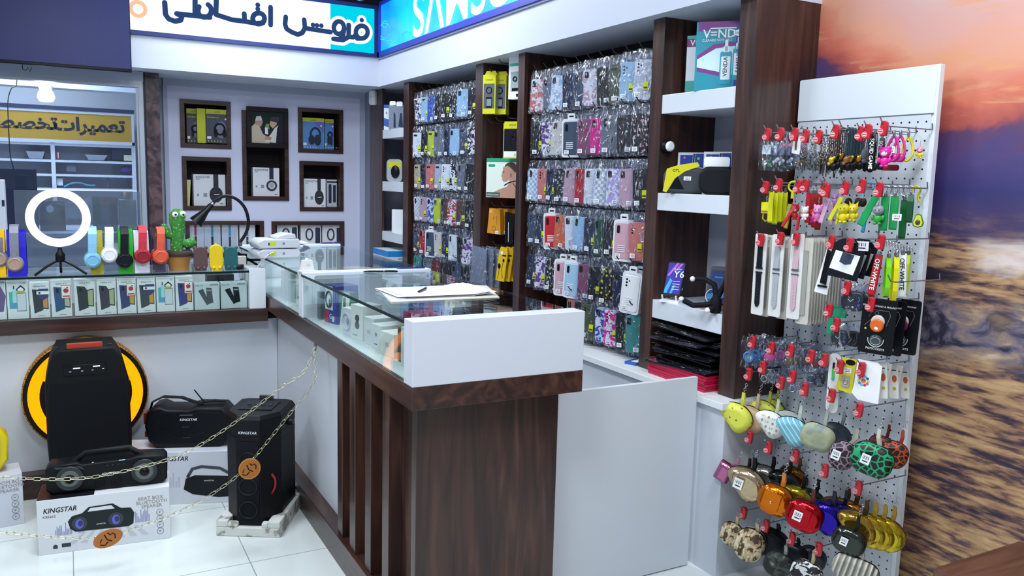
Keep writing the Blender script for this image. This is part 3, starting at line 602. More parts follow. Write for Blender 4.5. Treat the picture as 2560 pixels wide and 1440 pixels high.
# neckband box with a woman's profile photo
t = T('neckband_box', 'pale green box with a photo of a woman in profile, middle of narrow bay', 'box', (2.245, 4.255, 1.61), R90+.42, YB)
ob(B(m('dfe8dc', .4)).box(-.125, .125, -.02, .02, -.215, .012), 'carton', t); b = B(m('2f9a74', .4)).rect(-.125, .125, -.01, .012, -.0204).prism(rr(.05, .016, .008, 3, -.085, -.03), -.0208, -.02)
SK = m('b98a76', .6); b.c(m('40332f', .6)).flat(ell(.095, .07, 22, .055, -.045), -.0207).flat(ell(.03, .05, 12, .11, -.055), -.0207)
b.c(SK).flat([(.0, -.04), (-.004, -.062), (-.012, -.085), (-.014, -.092), (-.005, -.098), (-.007, -.108), (.002, -.122), (.02, -.122), (.045, -.108), (.05, -.13), (.09, -.135), (.09, -.07), (.06, -.045), (.03, -.03)][::-1], -.0209).flat([(-.125+.04, -.215), (-.07, -.185), (-.02, -.165), (.03, -.15), (.05, -.125), (.09, -.13), (.125, -.165), (.125, -.215)][::-1], -.0211)
b.c(m('8e6256', .6)).flat(ell(.014, .026, 10, .058, -.085), -.0212); b.c(BLACK).stroke([(.012, -.142), (.04, -.128), (.08, -.118), (.12, -.115)], .006, -.0214).stroke([(.075, -.13), (.1, -.16), (.105, -.2)], .004, -.0214).stroke([(-.0, -.07), (.008, -.072)], .003, -.0214); b.c(m('3b2c28', .5)).stroke([(.0, -.064), (.01, -.062)], .0025, -.0214)
b.c(m('3a5a50', .5)).rect(-.122, -.02, -.21, -.185, -.0213); b.c(LBL).txt('WIRELESS SPORT', -.118, -.203, .012, -.0216); ob(b, 'printed_front', t)
# orange earphone boxes, black straps, yellow packs, grey bags
for i in range(5):
    c_ = 'd08c1c' if i < 2 else 'b0641c'
    t = T('earphone_box', ['front', 'second', 'third', 'fourth', 'rearmost'][i]+' orange earphone box in the row of five, narrow bay', 'box', (2.25+i*.042, 4.375-i*.018, 1.335), R90+.35, 'orange earphone boxes')
    ob(B(m(c_, .5)).prism([(-.055, -.155), (.055, -.16), (.045, -.01), (-.04, -.006)], -.013, .013), 'carton', t)
    b = B(m('7a4610', .5)).txt('♪', -.01, -.07, .03, -.0135).stroke([(.022, -.05), (.022, -.1)], .003, -.0135).ring(.014, .001, -.0, -.0137, -.125); price(b, .025, -.148, .024, .018, -.0137); b.c(m('e0a850', .5)).rect(-.038, -.014, -.035, -.014, -.0137); ob(b, 'printed_front', t)
for i in range(3):
    t = T('watch_strap', ['front', 'middle', 'rear'][i]+' black strap pack with white lettering, right side of narrow bay', 'strap', (2.25+i*.05, 4.19-i*.045, 1.335), R90+.45, 'black strap packs')
    ob(B(BLACK).prism([(-.03, -.2), (.028, -.205), (.034, -.03), (-.032, -.02)], -.008, .008), 'sleeve', t); ob(B(LBL).stroke([(-.004, -.19), (-.006, -.08)], .003, -.0085), 'white_lettering', t)
for i in range(5):
    t = T('earphone_pack', ['front', 'second', 'third', 'fourth', 'rearmost'][i]+' yellow hanging earphone pack, bottom of the narrow bay', 'earphones', (2.235+i*.03, 4.25-i*.012, 1.105), R90+.4, 'yellow earphone packs')
    ob(B(m('e2b614', .45)).prism([(-.045, -.195), (.02, -.2), (.044, -.03), (.042, .0), (-.008, .006), (-.02, -.02)], -.004, .004), 'card', t)
    b = B(BLACK); b.flat(ell(.022, .034, 12, -.018, -.11), -.0045).flat(ell(.016, .02, 12, .014, -.075), -.0045).stroke([(-.018, -.11), (-.02, -.15), (-.03, -.185)], .003, -.0046).stroke([(.014, -.075), (.0, -.13), (.008, -.18)], .003, -.0046).rect(.004, .034, -.05, -.042, -.0045); b.c(LBL).flat(ell(.02, .02, 12, .0, -.03), -.0045); ob(b, 'printed_front', t)
for i in range(3):
    t = T('accessory_bag', ['front', 'middle', 'rear'][i]+' grey foil bag hanging low in the narrow bay, beside the yellow packs', 'bag', (2.19+i*.035, 4.47-i*.022, 1.09), R90+.42, 'grey foil bags')
    ob(B(m('8d94a4', .3, .3)).prism([(-.07, -.28), (.06, -.285), (.062, -.01), (-.045, .008)], -.003, .003), 'foil_back', t); ob(wobble_bag(.14, -.285, .005, .014, 90+i), 'clear_front', t)
# ---------------------------------------------------------------- things on the near shelves (bay beside the column)
def on(s_, z): return z+s_
def carton(name, lab, cat, loc, rz, w, d, h, col, grp=None, r=.45): 
    t = T(name, lab, cat, loc, rz, grp); ob(B(m(col, r)).box(-w/2, w/2, 0, d, 0, h), 'carton', t, bev=.001); return t
VG = 'screen cleaner boxes on the top shelf'
def bottle_print(b, x, z, h, y, word, wc):
    b.c(m('2f9cb4', .3)).prism(rr(.036*h/.12, .1*h/.12, .008, 3, x, z), y-.0004, y); b.c(m('e6f2f6', .4)).prism(rr(.028*h/.12, .07*h/.12, .003, 2, x, z), y-.0008, y); b.rect(x-.006, x+.006, z+.05*h/.12, z+.085*h/.12, y-.0006).rect(x-.011, x+.011, z+.048*h/.12, z+.066*h/.12, y-.0006)
    b.c(m(wc, .5)).txt(word, x+.006, z-.026*h/.12, .018*h/.12, y-.001, rot=PI/2, off=.01)
t = carton('cleaner_box', 'large teal and purple VENDA screen cleaner box, front of the top shelf', 'box', (2.262, 2.500, 1.865), R90+.72, .215, .05, .262, '1691a6', VG)
b = B(m('7c2a86', .4)).flat([(-.1, .225), (.1, .245), (.1, .262), (-.1, .262)], -.0004).flat([(-.1, .075), (.1, .03), (.1, .045), (-.1, .09)], -.0006).flat([(-.1, .12), (-.03, .16), (.1, .175), (.1, .19), (-.04, .175), (-.1, .135)], -.0006)
b.c(m('cdeaf0', .4)).flat([(-.1, .09), (.1, .045), (.1, .175), (-.03, .16), (-.1, .12)], -.0005); b.c(LBL).txt('V=NDA', -.082, .2, .046, -.0009, off=.012).rect(-.055, .06, .234, .238, -.0009).txt('CLEANER NEW 2022', -.084, .187, .0125, -.0009)
bottle_print(b, .01, .085, .15, -.001, 'VENDA', '16202c'); bottle_print(b, .058, .08, .11, -.0009, 'VENDA', '16202c'); ob(b, 'printed_front', t)
t = carton('cleaner_box', 'white VENDA screen cleaner box with purple top, left on the top shelf', 'box', (2.30, 2.655, 1.865), R90+.62, .145, .05, .235, 'dfe6ec', VG)
b = B(m('7c2a72', .4)).rect(-.0725, .0725, .19, .222, -.0004); b.c(m('3fa8a0', .4)).rect(-.0725, .0725, .222, .235, -.0004).rect(-.0725, .0725, .012, .055, -.0004); b.c(m('7c2a72', .4)).rect(-.0725, .0725, 0, .012, -.0004); b.c(LBL).txt('V=NDA', -.06, .195, .034, -.0008, off=.012); bottle_print(b, .045, .085, .1, -.0008, 'VENDA', '16202c'); ob(b, 'printed_front', t)
t = carton('cleaner_box', 'narrow blue SAMSUNG screen cleaner box beside the column, top shelf', 'box', (2.262, 2.40, 1.865), R90+.72, .05, .03, .232, '1a3c9c', VG)
b = B(LBL).flat(ell(.06, .026, 20, -.005, .205), -.0004); b.c(m('14309a', .4)).txt('SAMSUNG', -.005, .201, .011, -.0008, al='c'); bottle_print(b, -.012, .09, .14, -.0006, 'SAMSUNG', '14309a'); ob(b, 'printed_front', t)
# second shelf
t = T('speaker_case', 'grey fabric travel speaker with a yellow paper band, on the middle shelf', 'speaker', (2.235, 2.65, 1.461), R90+.62)
ob(B(m('3a3e46', .8)).prism(rr(.185, .105, .045, 6, 0, .0525), -.025, .03, .012), 'shell', t); ob(B(m('9aa0a8', .4)).prism(rr(.189, .109, .047, 6, 0, .0545), -.004, .006), 'zip_rim', t)
b = B(m('d8d016', .45)).flat([(-.088, .008), (-.072, .004), (-.04, .06), (.0, .09), (.06, .112), (.05, .128), (-.03, .115), (-.075, .1)], -.0262); b.c(BLACK).flat([(-.06, .02), (.0, .018), (-.03, .07), (-.045, .05)], -.0264).txt('OTL', -.05, .088, .016, -.0266, off=.01); price(b, .012, .062, .03, .016, -.0268); ob(b, 'yellow_band', t)
t = T('speaker_case', 'black rounded speaker case behind the banded one, on the middle shelf', 'speaker', (2.25, 2.475, 1.461), R90+.62)
ob(B(m('101218', .6)).prism(rr(.15, .11, .04, 6, 0, .055), -.025, .03, .012), 'shell', t); ob(B(LBL).prism(rr(.1, .04, .01, 3, -.01, .128), .0, .003), 'hang_card', t)
for i, (y, w) in enumerate(((2.66, .11), (2.50, .12))):
    t = T('phone_box', ['phone box with pictured blue screens standing at the back, left', 'blue phone box standing at the back of the middle shelf, right'][i], 'box', (2.31, y, 1.461), R90+.5, 'phone boxes on the middle shelf'); ob(B(m('c9ccd0', .4)).box(-.095, .075, 0, .02, 0, .17), 'carton', t)
    b = B(m('1c3a8c', .3)).rect(-.085, -.03, .11, .16, -.0004).rect(-.02, .018, .1, .165, -.0004); b.c(m('3a78c8', .3)).rect(.024, .066, .105, .162, -.0004); b.c(m('e07030', .4)).rect(-.07, -.062, .145, .153, -.0008); b.c(m('60c080', .4)).rect(-.01, .0, .14, .15, -.0008); b.c(BLACK).rect(-.028, -.022, .1, .165, -.0008); ob(b, 'printed_front', t)
t = T('wall_button', 'white round button in a black holder on the upright beside the middle shelf', 'button', (2.23, 2.786, 1.655), 0)
ob(B(BLACK).at(rx=PI/2).lathe([(.028, 0), (.028, .02), (.022, .026)], 20), 'holder', t); ob(B(LBL).at(rx=PI/2).lathe([(.021, .024), (.021, .034), (.015, .038)], 20), 'cap', t)
# third shelf
t = T('smartphone', 'smartphone with a purple and blue screen on a white stand, lower shelf', 'smartphone', (2.23, 2.70, 1.006), R90+.55)
ph = Matrix.Translation((0, 0, .022)) @ Matrix.Rotation(-.42, 4, 'X')
b = B(BLACK, ph).prism(rr(.076, .155, .008, 3, 0, .0775), -.0045, .0045, .001); ob(b, 'body', t)
b = B(m('3a2ca8', .2), ph); b.rect(-.034, .034, .012, .148, -.005); b.c(m('30b0e0', .2)).flat([(-.034, .012), (-.022, .012), (-.006, .07), (-.018, .08), (-.034, .03)], -.0053).flat([(-.01, .012), (.0, .012), (.01, .05), (.0, .05)], -.0053); b.c(m('c070e0', .2)).flat([(.0, .148), (.012, .148), (-.024, .09), (-.034, .09)], -.0053).flat([(.018, .148), (.03, .148), (.004, .11), (.0, .12)], -.0053); b.c(LBL).txt('Y6', -.006, .085, .042, -.0056, off=.01).txt('HUAWEI', -.008, .118, .009, -.0056); [b.rect(-.004, .028, .03+q*.012, .032+q*.012, -.0056) for q in range(4)]; ob(b, 'screen', t)
ob(B(LBL).box(-.042, .042, -.03, .055, 0, .008).tube([(-.03, -.02, .008), (-.03, -.03, .03)], .004).tube([(.03, -.02, .008), (.03, -.03, .03)], .004).strip([(0, .03, .006), (0, .062, .05), (0, .045, .11)], .03, th=.004).ball(.02, .06, .05, .008), 'phone_stand', t, 'white folding stand')
t = T('smartphone', 'dark smartphone with a deep blue screen leaning behind the tripod, lower shelf', 'smartphone', (2.26, 2.47, 1.006), R90+.5)
ph = Matrix.Translation((0, 0, .02)) @ Matrix.Rotation(-.4, 4, 'X'); ob(B(m('20242c', .3), ph).prism(rr(.08, .16, .01, 3, 0, .08), -.005, .005, .001), 'body', t)
b = B(m('12306c', .2), ph).rect(-.034, .034, .018, .142, -.0054); b.c(m('2a88c8', .2)).flat([(-.034, .018), (.034, .03), (.034, .06), (-.034, .04)], -.0057).rect(-.016, .016, .11, .116, -.0057); ob(b, 'screen', t); ob(B(m('b08878', .5)).box(-.045, .045, -.03, .05, 0, .02), 'base_block', t)
t = T('flexible_tripod', 'black flexible-leg tripod with white ball feet lying on the lower shelf', 'tripod', (2.205, 2.40, 1.006), R90+.5)
leg = m('0d0e12', .7)
ob(B(leg).lathe([(.018, .0), (.022, .01), (.022, .05), (.012, .07)], 14), 'head', t)
for i, (pts, tip) in enumerate((([(0, 0, .04), (-.04, -.02, .03), (-.08, -.03, .025), (-.12, -.03, .04)], (-.13, -.03, .045)), ([(0, 0, .06), (-.01, 0, .11), (-.05, 0, .128), (-.085, 0, .125)], (-.1, 0, .125)), ([(0, 0, .05), (.03, .01, .12), (.06, .015, .2), (.09, .02, .30)], None), ([(0, 0, .03), (-.01, -.03, .012)], (-.02, -.035, .012)))):
    lg = ob(B(leg).tube(pts, .011, 8), 'leg', t)
    if tip: ob(B(LBL).ball(*tip, .0105), 'ball_foot', lg, 'white ball foot')
ob(B(LBL).ring(.03, .0018, -.02, .02, .06), 'white_cable', t)
# stack of red folders and black sleeves on the worktop
RG = 'red tablet folders stacked on the worktop'
for i in range(6):
    ob(B(m('b4123c' if i % 2 else 'c41a48', .4)).at(2.30, 2.575, .695+i*.0105, rz=.02*(i % 3-1)).box(-.14, .14, -.19, .17, 0, .0095), 'tablet_folder', None, ['lowest', 'second lowest', 'third lowest', 'third highest', 'second highest', 'topmost'][i]+' red tablet folder in the stack on the worktop', 'folder', RG, bev=.001)
SG = 'bagged black sleeves piled on the red folders'
for i in range(9):
    a = [(-.02, .06, .05), (.0, -.09, -.12), (.01, .03, .10), (-.01, -.05, .04), (.02, .04, -.05), (.0, -.06, .12), (-.015, .05, -.06), (.01, -.02, .14), (0, .04, .02)][i]
    t = T('tablet_sleeve', ['lowest', 'second', 'third', 'fourth', 'fifth', 'sixth', 'seventh', 'eighth', 'topmost'][i]+' glossy black bagged tablet sleeve in the loose pile, counting up', 'sleeve', (2.30+a[0], 2.57+a[1]*.4, .762+i*.0165), a[2], SG)
    t.rotation_euler = (.05*(i % 3-1), -.06*((i+1) % 3), a[2]); ob(B(m(['14151b', '1a1a22', '2a2430', '101418'][i % 4], .15)).box(-.125, .12, -.165, .165, 0, .007), 'sleeve', t, bev=.002)
    fb = B(FILM); rq = random.Random(i+40); nx = 8
    vs = [(-.135+.265*u/nx, -.18+.36*v/nx, .009+rq.uniform(0, .004)) for v in range(nx+1) for u in range(nx+1)]; fb.add(vs, [(v*(nx+1)+u, v*(nx+1)+u+1, (v+1)*(nx+1)+u+1, (v+1)*(nx+1)+u) for v in range(nx) for u in range(nx)]); ob(fb, 'clear_bag', t)
# ---------------------------------------------------------------- far shelves by the corner
t = carton('phone_box', 'white and blue boxed phone with a 6 on it, far top shelf', 'box', (2.24, 6.17, 1.861), R90+1.0, .11, .04, .19, 'dfe4ec', None)
b = B(m('2a5aa8', .4)).rect(-.055, .055, .165, .19, -.0004).flat([(-.055, .03), (.055, 0), (.055, .06), (-.055, .09)], -.0004); b.c(INK).txt('6', -.04, .12, .03, -.0008); b.c(m('1a2444', .4)).rect(.0, .05, .05, .14, -.0006); ob(b, 'printed_front', t)
t = T('boxed_leg_warmer', 'grey hanging-card accessory box with two tabs, far top shelf', 'box', (2.23, 6.03, 1.861), R90+.8); ob(B(m('7c8698', .4)).box(-.06, .06, 0, .03, 0, .18), 'carton', t); ob(B(LBL).prism(rr(.05, .035, .01, 3, -.028, .19), .0, .004).prism(rr(.05, .035, .01, 3, .03, .187), -.004, 0), 'hang_tabs', t); b = B(m('1d2a4c', .4)).flat([(-.02, .01), (.0, .01), (-.005, .11), (-.018, .13)], -.0004).flat([(.02, .02), (.06, .01), (.05, .12), (.035, .12)], -.0004); ob(b, 'printed_front', t)
t = T('blister_pack', 'clear blister pack with black oval gadget and yellow card, far middle shelf', 'package', (2.235, 6.07, 1.463), R90+.8)
ob(B(m('c0c4c8', .3, .5)).prism(rr(.13, .17, .03, 4, 0, .085), -.004, .006, .002), 'tray', t); ob(B(m('d0c41c', .45)).rect(-.05, .055, .11, .15, -.0045), 'yellow_card', t); ob(B(m('101218', .3)).ball(.01, -.01, .075, .036, .016, .05), 'gadget', t)
t = carton('phone_box', 'plain white box standing on the far lower shelf', 'box', (2.23, 5.97, 1.072), R90+.9, .1, .05, .18, 'e4e8ee')
for i in range(3):
    t = T('tablet_box', ['lowest', 'middle', 'topmost'][i]+' blue-sided tablet box in the stack at the far end of the worktop', 'box', (2.2, 6.17, .695+i*.083), 0, 'blue tablet boxes at the far end'); ob(B(m('d8e0e8', .4)).box(-.08, .26, -.28, .06, 0, .08), 'carton', t); b = B(m('1c86d0', .4)); b.M = Matrix.Rotation(R90, 4, 'Z'); b.rect(-.06, .28, .035, .08, -.0804); b.M = Matrix(); b.rect(-.08, .26, .035, .08, -.2804); b.c(INK).txt('HOLICHE', .0, .01, .024, -.2806); ob(b, 'printed_side', t)
# ================================================================ floor display: speakers, cartons, chain
def speaker_icon(b, x, z, y, c='6a6e78'):
    b.c(m(c, .5)).ring(.0125, .0007, x, y, z, n=18, m_=4); b.flat([(x-.004, z-.003), (x+.005, z), (x-.004, z+.003)], y)
t = T('speaker_carton', 'white KINGSTAR beat box bluetooth speaker carton, front on the floor', 'box', (-.151, 3.534, 0), -.091)
ob(B(m('d9dde2', .5)).box(0, .475, 0, .19, 0, .222), 'carton', t, bev=.0015)
ob(B(m('15151c', .4)).box(.001, .2, .002, .188, .2222, .2228), 'dark_lid', t, 'black printed lid')
b = B(BLACK); b.txt('KINGSTAR', .022, .168, .0285, -.0008, off=.012, sx=.86, sh=.22); b.c(INK).txt('KBS262', .02, .149, .013, -.0008, sx=1.1)
b.c(m('8a8480', .5)).txt('BEAT BOX', .405, .176, .02, -.0008, al='c').txt('BLUETOOTH', .408, .159, .02, -.0008, al='c').txt('SPEAKER', .408, .142, .02, -.0008, al='c')
q_ = random.Random(3)
for x0, x1 in ((.06, .12), (.14, .16), (.30, .33), (.345, .40)):
    x = x0
    while x < x1:
        h = q_.uniform(.01, .055); b.c(m('8b90b8', .5)).rect(x, x+.003, .072 if x < .2 else .085, .075+h if x < .2 else .088+h, -.0006); x += .005
b.c(m('c2c6cc', .5)); [b.flat([(.1+i*.045, .03), (.125+i*.045, .03), (.17+i*.03, .075), (.16+i*.03, .075)], -.0005) for i in range(7)]
b.c(m('1d2626', .4)).prism([(.105, .125), (.12, .145), (.155, .152), (.18, .175), (.265, .178), (.295, .155), (.33, .152), (.342, .13), (.338, .085), (.32, .075), (.2, .078), (.13, .08), (.112, .095)][::-1], -.0012, -.0002)
b.c(m('d9dde2', .5)).flat([(.175, .156), (.185, .17), (.26, .172), (.272, .157)], -.0014)
for cx in (.145, .275): b.c(m('2a3040', .4)).flat(ell(.055, .055, 20, cx, .112), -.0014); b.c(m('5a60c8', .4)).flat(ell(.03, .04, 16, cx, .11), -.0016); b.c(m('2a2a60', .4)).flat(ell(.018, .024, 14, cx+.004, .112), -.0018)
b.c(LBL).txt('KINGSTAR', .205, .098, .007, -.0016); b.c(INK).rect(.08, .112, .022, .038, -.0006).flat([(.05, .02), (.066, .02), (.066, .032), (.058, .038), (.05, .032)], -.0006)
for i in range(4): speaker_icon(b, .437, .118-i*.027, -.0008)
ob(b, 'printed_front', t)
def kid(b, name, par, **k): return ob(b, name, par, **k)
# boombox on that carton
t = T('bluetooth_speaker', 'wide black boombox with handle lying on the front KINGSTAR carton', 'speaker', (-.118, 3.575, .223), -.091)
K1 = m('0a0c10', .5); K2 = m('13161b', .4)
ob(B(K1).prism([(.0, .02), (.02, 0), (.42, 0), (.44, .02), (.443, .10), (.43, .118), (.33, .124), (.31, .118), (.13, .112), (.11, .122), (.015, .118), (.0, .1)], 0, .1, .006), 'body', t)
ob(B(K1).tube([(.10, .04, .115), (.14, .04, .15), (.30, .04, .153), (.345, .04, .12)], .012, 8), 'handle', t)
for cx in (.085, .355):
    d_ = ob(B(m('23282c', .4), Matrix.Translation((cx, -.004, .062)) @ Matrix.Rotation(PI/2, 4, 'X')).lathe([(.05, 0), (.048, .006), (.042, .002)], 28), 'speaker_driver', t)
    ob(B(m('5c6660', .35, .2), Matrix.Translation((cx, -.006, .06)) @ Matrix.Rotation(PI/2, 4, 'X')).lathe([(.034, 0), (.03, .003), (.016, -.001)], 24), 'cone', d_, 'pale grey speaker cone'); ob(B(BLACK, Matrix.Translation((cx, -.007, .06)) @ Matrix.Rotation(PI/2, 4, 'X')).lathe([(.015, 0), (.012, .004), (.004, .006)], 18), 'dust_cap', d_)
b = B(m('2c343c', .3)).flat([(.03, .112), (.125, .108), (.14, .09), (.12, .1), (.04, .104)][::-1], -.001); b.c(LBL).txt('KINGSTAR', .2, .062, .013, -.0015, off=.008, sh=.2).rect(.165, .172, .117, .12, -.0012); b.c(em('9fd8ff', 1.5)).rect(.262, .285, .115, .118, -.0012)
b.c(m('3a3f4a', .4)); [b.flat(ell(.005, .005, 8, .22+i*.02, .1), -.0012) for i in range(4)]; ob(b, 'logo_and_lights', t)
b = B(m('030305', .6)); [b.at(cx, -.002, .028, rx=PI/2).lathe([(.02, 0), (.018, .002)], 18) for cx in (.19, .25)]; ob(b, 'bass_port', t)
# tall tower speaker
t = T('tower_speaker', 'tall black party speaker with red-orange top handle, standing before the round sign', 'speaker', (.05, 3.86, 0), 0)
ob(B(m('0c0d10', .55)).prism([(-.15, .012), (-.14, 0), (.14, 0), (.15, .012), (.162, .35), (.158, .60), (.138, .69), (.105, .745), (-.115, .745), (-.143, .69), (-.162, .60), (-.163, .35)], 0, .26, .008), 'body', t)
ob(B(m('0f1115', .9)).prism([(-.14, .03), (.14, .03), (.148, .35), (.14, .60), (-.143, .60), (-.148, .35)], -.003, .0), 'grille', t)
ob(B(m('a8341c', .4)).box(-.075, .06, .02, .05, .742, .764), 'handle', t, 'red-orange handle')
b = B(m('05060a', .15)).prism(rr(.16, .045, .008, 3, -.01, .655), -.004, 0, .001); ob(b, 'control_panel', t, 'glossy black control panel')
b = B(em('e8f0ff', 1.6)).rect(-.055, -.028, .662, .667, -.0055).rect(.02, .047, .665, .67, -.0055); b.rect(-.07, -.062, .65, .652, -.0055).rect(-.025, -.018, .65, .652, -.0055).rect(.015, .022, .651, .653, -.0055).rect(.055, .062, .654, .656, -.0055); ob(b, 'indicator_lights', t)
ob(B(m('20242a', .5)).at(-.115, .05, .74).lathe([(.01, 0), (.01, .01)], 10).at(.09, .05, .74).lathe([(.01, 0), (.01, .01)], 10), 'knobs', t)
# right-hand carton with rugged speaker on top
t = T('speaker_carton', 'white KINGSTAR carton with a pictured black handled speaker, behind at the corner', 'box', (.16, 3.93, 0), -.335)
ob(B(m('cfd3dc', .5)).box(0, .5, 0, .2, 0, .245), 'carton', t, bev=.0015)
b = B(BLACK).txt('KINGSTAR', .165, .205, .0285, -.0008, off=.012, sx=.95, sh=.22); b.c(m('15181e', .4)).flat([(.27, .07), (.31, .045), (.42, .028), (.49, .03), (.49, .125), (.42, .13), (.32, .135), (.28, .12)], -.0008); b.c(m('3a4048', .4)).stroke([(.29, .13), (.31, .165), (.35, .175), (.43, .165), (.47, .14)], .014, -.0009); b.c(LBL).txt('KINGSTAR', .36, .105, .009, -.0012); b.c(m('b9bec8', .5)); [b.rect(.2+i*.012, .207+i*.012, .08, .11+.02*(i % 3), -.0006) for i in range(5)]; ob(b, 'printed_front', t)
t = T('bluetooth_speaker', 'rugged black duffel-shaped speaker with shoulder strap, on the corner carton', 'speaker', (.385, 3.91, .246), -.335)
ob(B(K1).prism([(-.12+.04, 0), (.2, 0), (.25, .03), (.265, .09), (.25, .15), (.22, .185), (.1, .19), (.07, .178), (-.03, .18), (-.06, .195), (-.09, .19), (-.115, .165), (-.125, .1), (-.11, .03)], 0, .16, .014), 'body', t)
ob(B(m('5c1e14', .4)).box(-.131, -.118, .02, .12, .11, .16).box(-.128, -.116, .02, .12, .05, .075), 'side_trim', t, 'dark red side trim')
b = B(K2).stroke([(-.09, .15), (-.04, .17), (.0, .165), (.03, .135), (.06, .15), (.13, .17), (.2, .16)], .008, -.001).stroke([(-.08, .03), (-.03, .07), (.04, .04), (.12, .07), (.2, .04)], .008, -.001).stroke([(-.1, .09), (-.06, .12), (-.03, .1)], .006, -.001)
b.c(LBL).txt('KINGSTAR', .03, .128, .016, -.0016, off=.008, sh=.2); b.c(m('4a5058', .4)).rect(.03, .085, .152, .158, -.0016).rect(.04, .07, .098, .1, -.0016).rect(.04, .075, .048, .05, -.0016); ob(b, 'front_ridges', t)
ob(B(m('0c0d10', .8)).strip([(-.11, .06, .17), (-.10, .055, .205), (-.05, .05, .23), (.03, .05, .225), (.08, .05, .205), (.12, .05, .193)], .035, (0, 1, 0), .004).strip([(.12, .05, .2), (.17, .06, .205), (.22, .07, .198)], .03, (0, 1, 0), .005).tube([(.13, .05, .2), (.11, .05, .225), (.085, .05, .26)], .003, 6), 'shoulder_strap', t)
# hexagonal tower in its foam tray
t = T('foam_tray', 'scuffed white foam packing tray under the short tower speaker', 'tray', (.491, 3.433, 0), -.507)
ob(B(tex('scuffed_foam', 'NOISE', 18, [(.42, '9a978c'), (.47, 'd6d8d2'), (1, 'e2e4e0')], .8)).box(0, .267, 0, .4, 0, .04).box(0, .05, 0, .4, .04, .068).box(.215, .267, 0, .4, .04, .068).box(.05, .09, 0, .03, .04, .06).box(.19, .215, 0, .03, .04, .06).box(.05, .215, .33, .4, .04, .068), 'tray', t, bev=.004)
t = T('tower_speaker', 'short black KINGSTAR tower speaker in the white foam tray', 'speaker', (.491+.133*.875+.17*.486, 3.433-.133*.486+.17*.875, .041), -.507)
foot = [(-.05, -.15), (.05, -.15), (.115, -.07), (.12, .12), (.09, .14), (-.09, .14), (-.12, .12), (-.115, -.07)]
def hexpr(b, z0, z1, k0=1, k1=1): 
    n = len(foot); return b.add([(x*k0, y*k0, z0) for x, y in foot]+[(x*k1, y*k1, z1) for x, y in foot], [list(range(n))[::-1], list(range(n, 2*n))]+[(i, (i+1) % n, n+(i+1) % n, n+i) for i in range(n)], False)
b = B(m('0b0c10', .5)); hexpr(b, 0, .38); hexpr(b, .38, .45, 1, 1.02); hexpr(b, .45, .47, 1.02, .93); ob(b, 'body', t, bev=.003)
ob(B(m('12141a', .9)).box(-.045, .045, -.155, -.149, .02, .36), 'grille', t)
for z in (.28, .17, .07): b = B(m('16181e', .5)); b.ring(.036, .004, 0, -.156, z, n=24); ob(b, 'speaker_driver', t)
b = B(LBL).txt('KINGSTAR', .0, .395, .016, -.1545, al='c', off=.008, sh=.2); ob(b, 'logo', t)
b = B(m('c83038', .4), Matrix.Translation((.083, -.108, 0)) @ Matrix.Rotation(.888, 4, 'Z')); b.stroke([(.0, .13), (.013, .15), (.016, .17), (.013, .19), (.0, .21)], .009, -.004); ob(b, 'red_accent', t, 'red curved accent')
b = B(K2); b.box(-.07, .07, -.06, .08, .47, .474); b.c(m('2c3038', .4)); [b.box(-.05+i*.03, -.035+i*.03, .0, .012, .474, .479) for i in range(4)]; b.c(STEEL).box(-.03, .03, .1, .115, .47, .49); ob(b, 'top_controls', t)
ob(B(K2).at(.12, .02, .40, ry=PI/2).lathe([(.014, 0), (.014, .02)], 12), 'strap_knob', t)
# left-edge carton and yellow speaker
t = T('speaker_carton', 'white boom box bluetooth speaker carton at the left edge, with yellow print', 'box', (-.212, 3.90, 0), .12)
ob(B(m('ccd0da', .5)).box(-.46, 0, 0, .16, 0, .222), 'carton', t, bev=.0015)
b = B(m('8a8480', .5)).txt('BOOM BOX', -.05, .185, .02, -.0008, al='c').txt('BLUETOOTH', -.052, .167, .02, -.0008, al='c').txt('SPEAKER', -.052, .149, .02, -.0008, al='c'); b.c(m('c8d020', .5)).flat(ell(.1, .12, 20, -.15, .07), -.0006)
for i in range(4): speaker_icon(b, -.03, .122-i*.028, -.0008)
ob(b, 'printed_front', t)
t = T('bluetooth_speaker', 'yellow-rimmed black octagonal speaker cut by the left edge, on its carton', 'speaker', (-.36, 3.93, .2225), .12)
oc = [(-.14, .05), (-.09, 0), (.06, 0), (.1, .05), (.105, .15), (.07, .19), (.02, .215), (-.1, .215), (-.14, .17)]
ob(B(m('e0cc10', .4)).prism(oc, .0, .12, .01), 'yellow_rim', t, 'yellow rim'); ob(B(K1).prism([(x*.78-.01, z*.82+.016) for x, z in oc], -.008, .004, .004), 'front_grille', t); ob(B(K1).tube([(-.05, .05, .21), (-.02, .05, .235), (.04, .05, .225)], .008), 'handle', t)
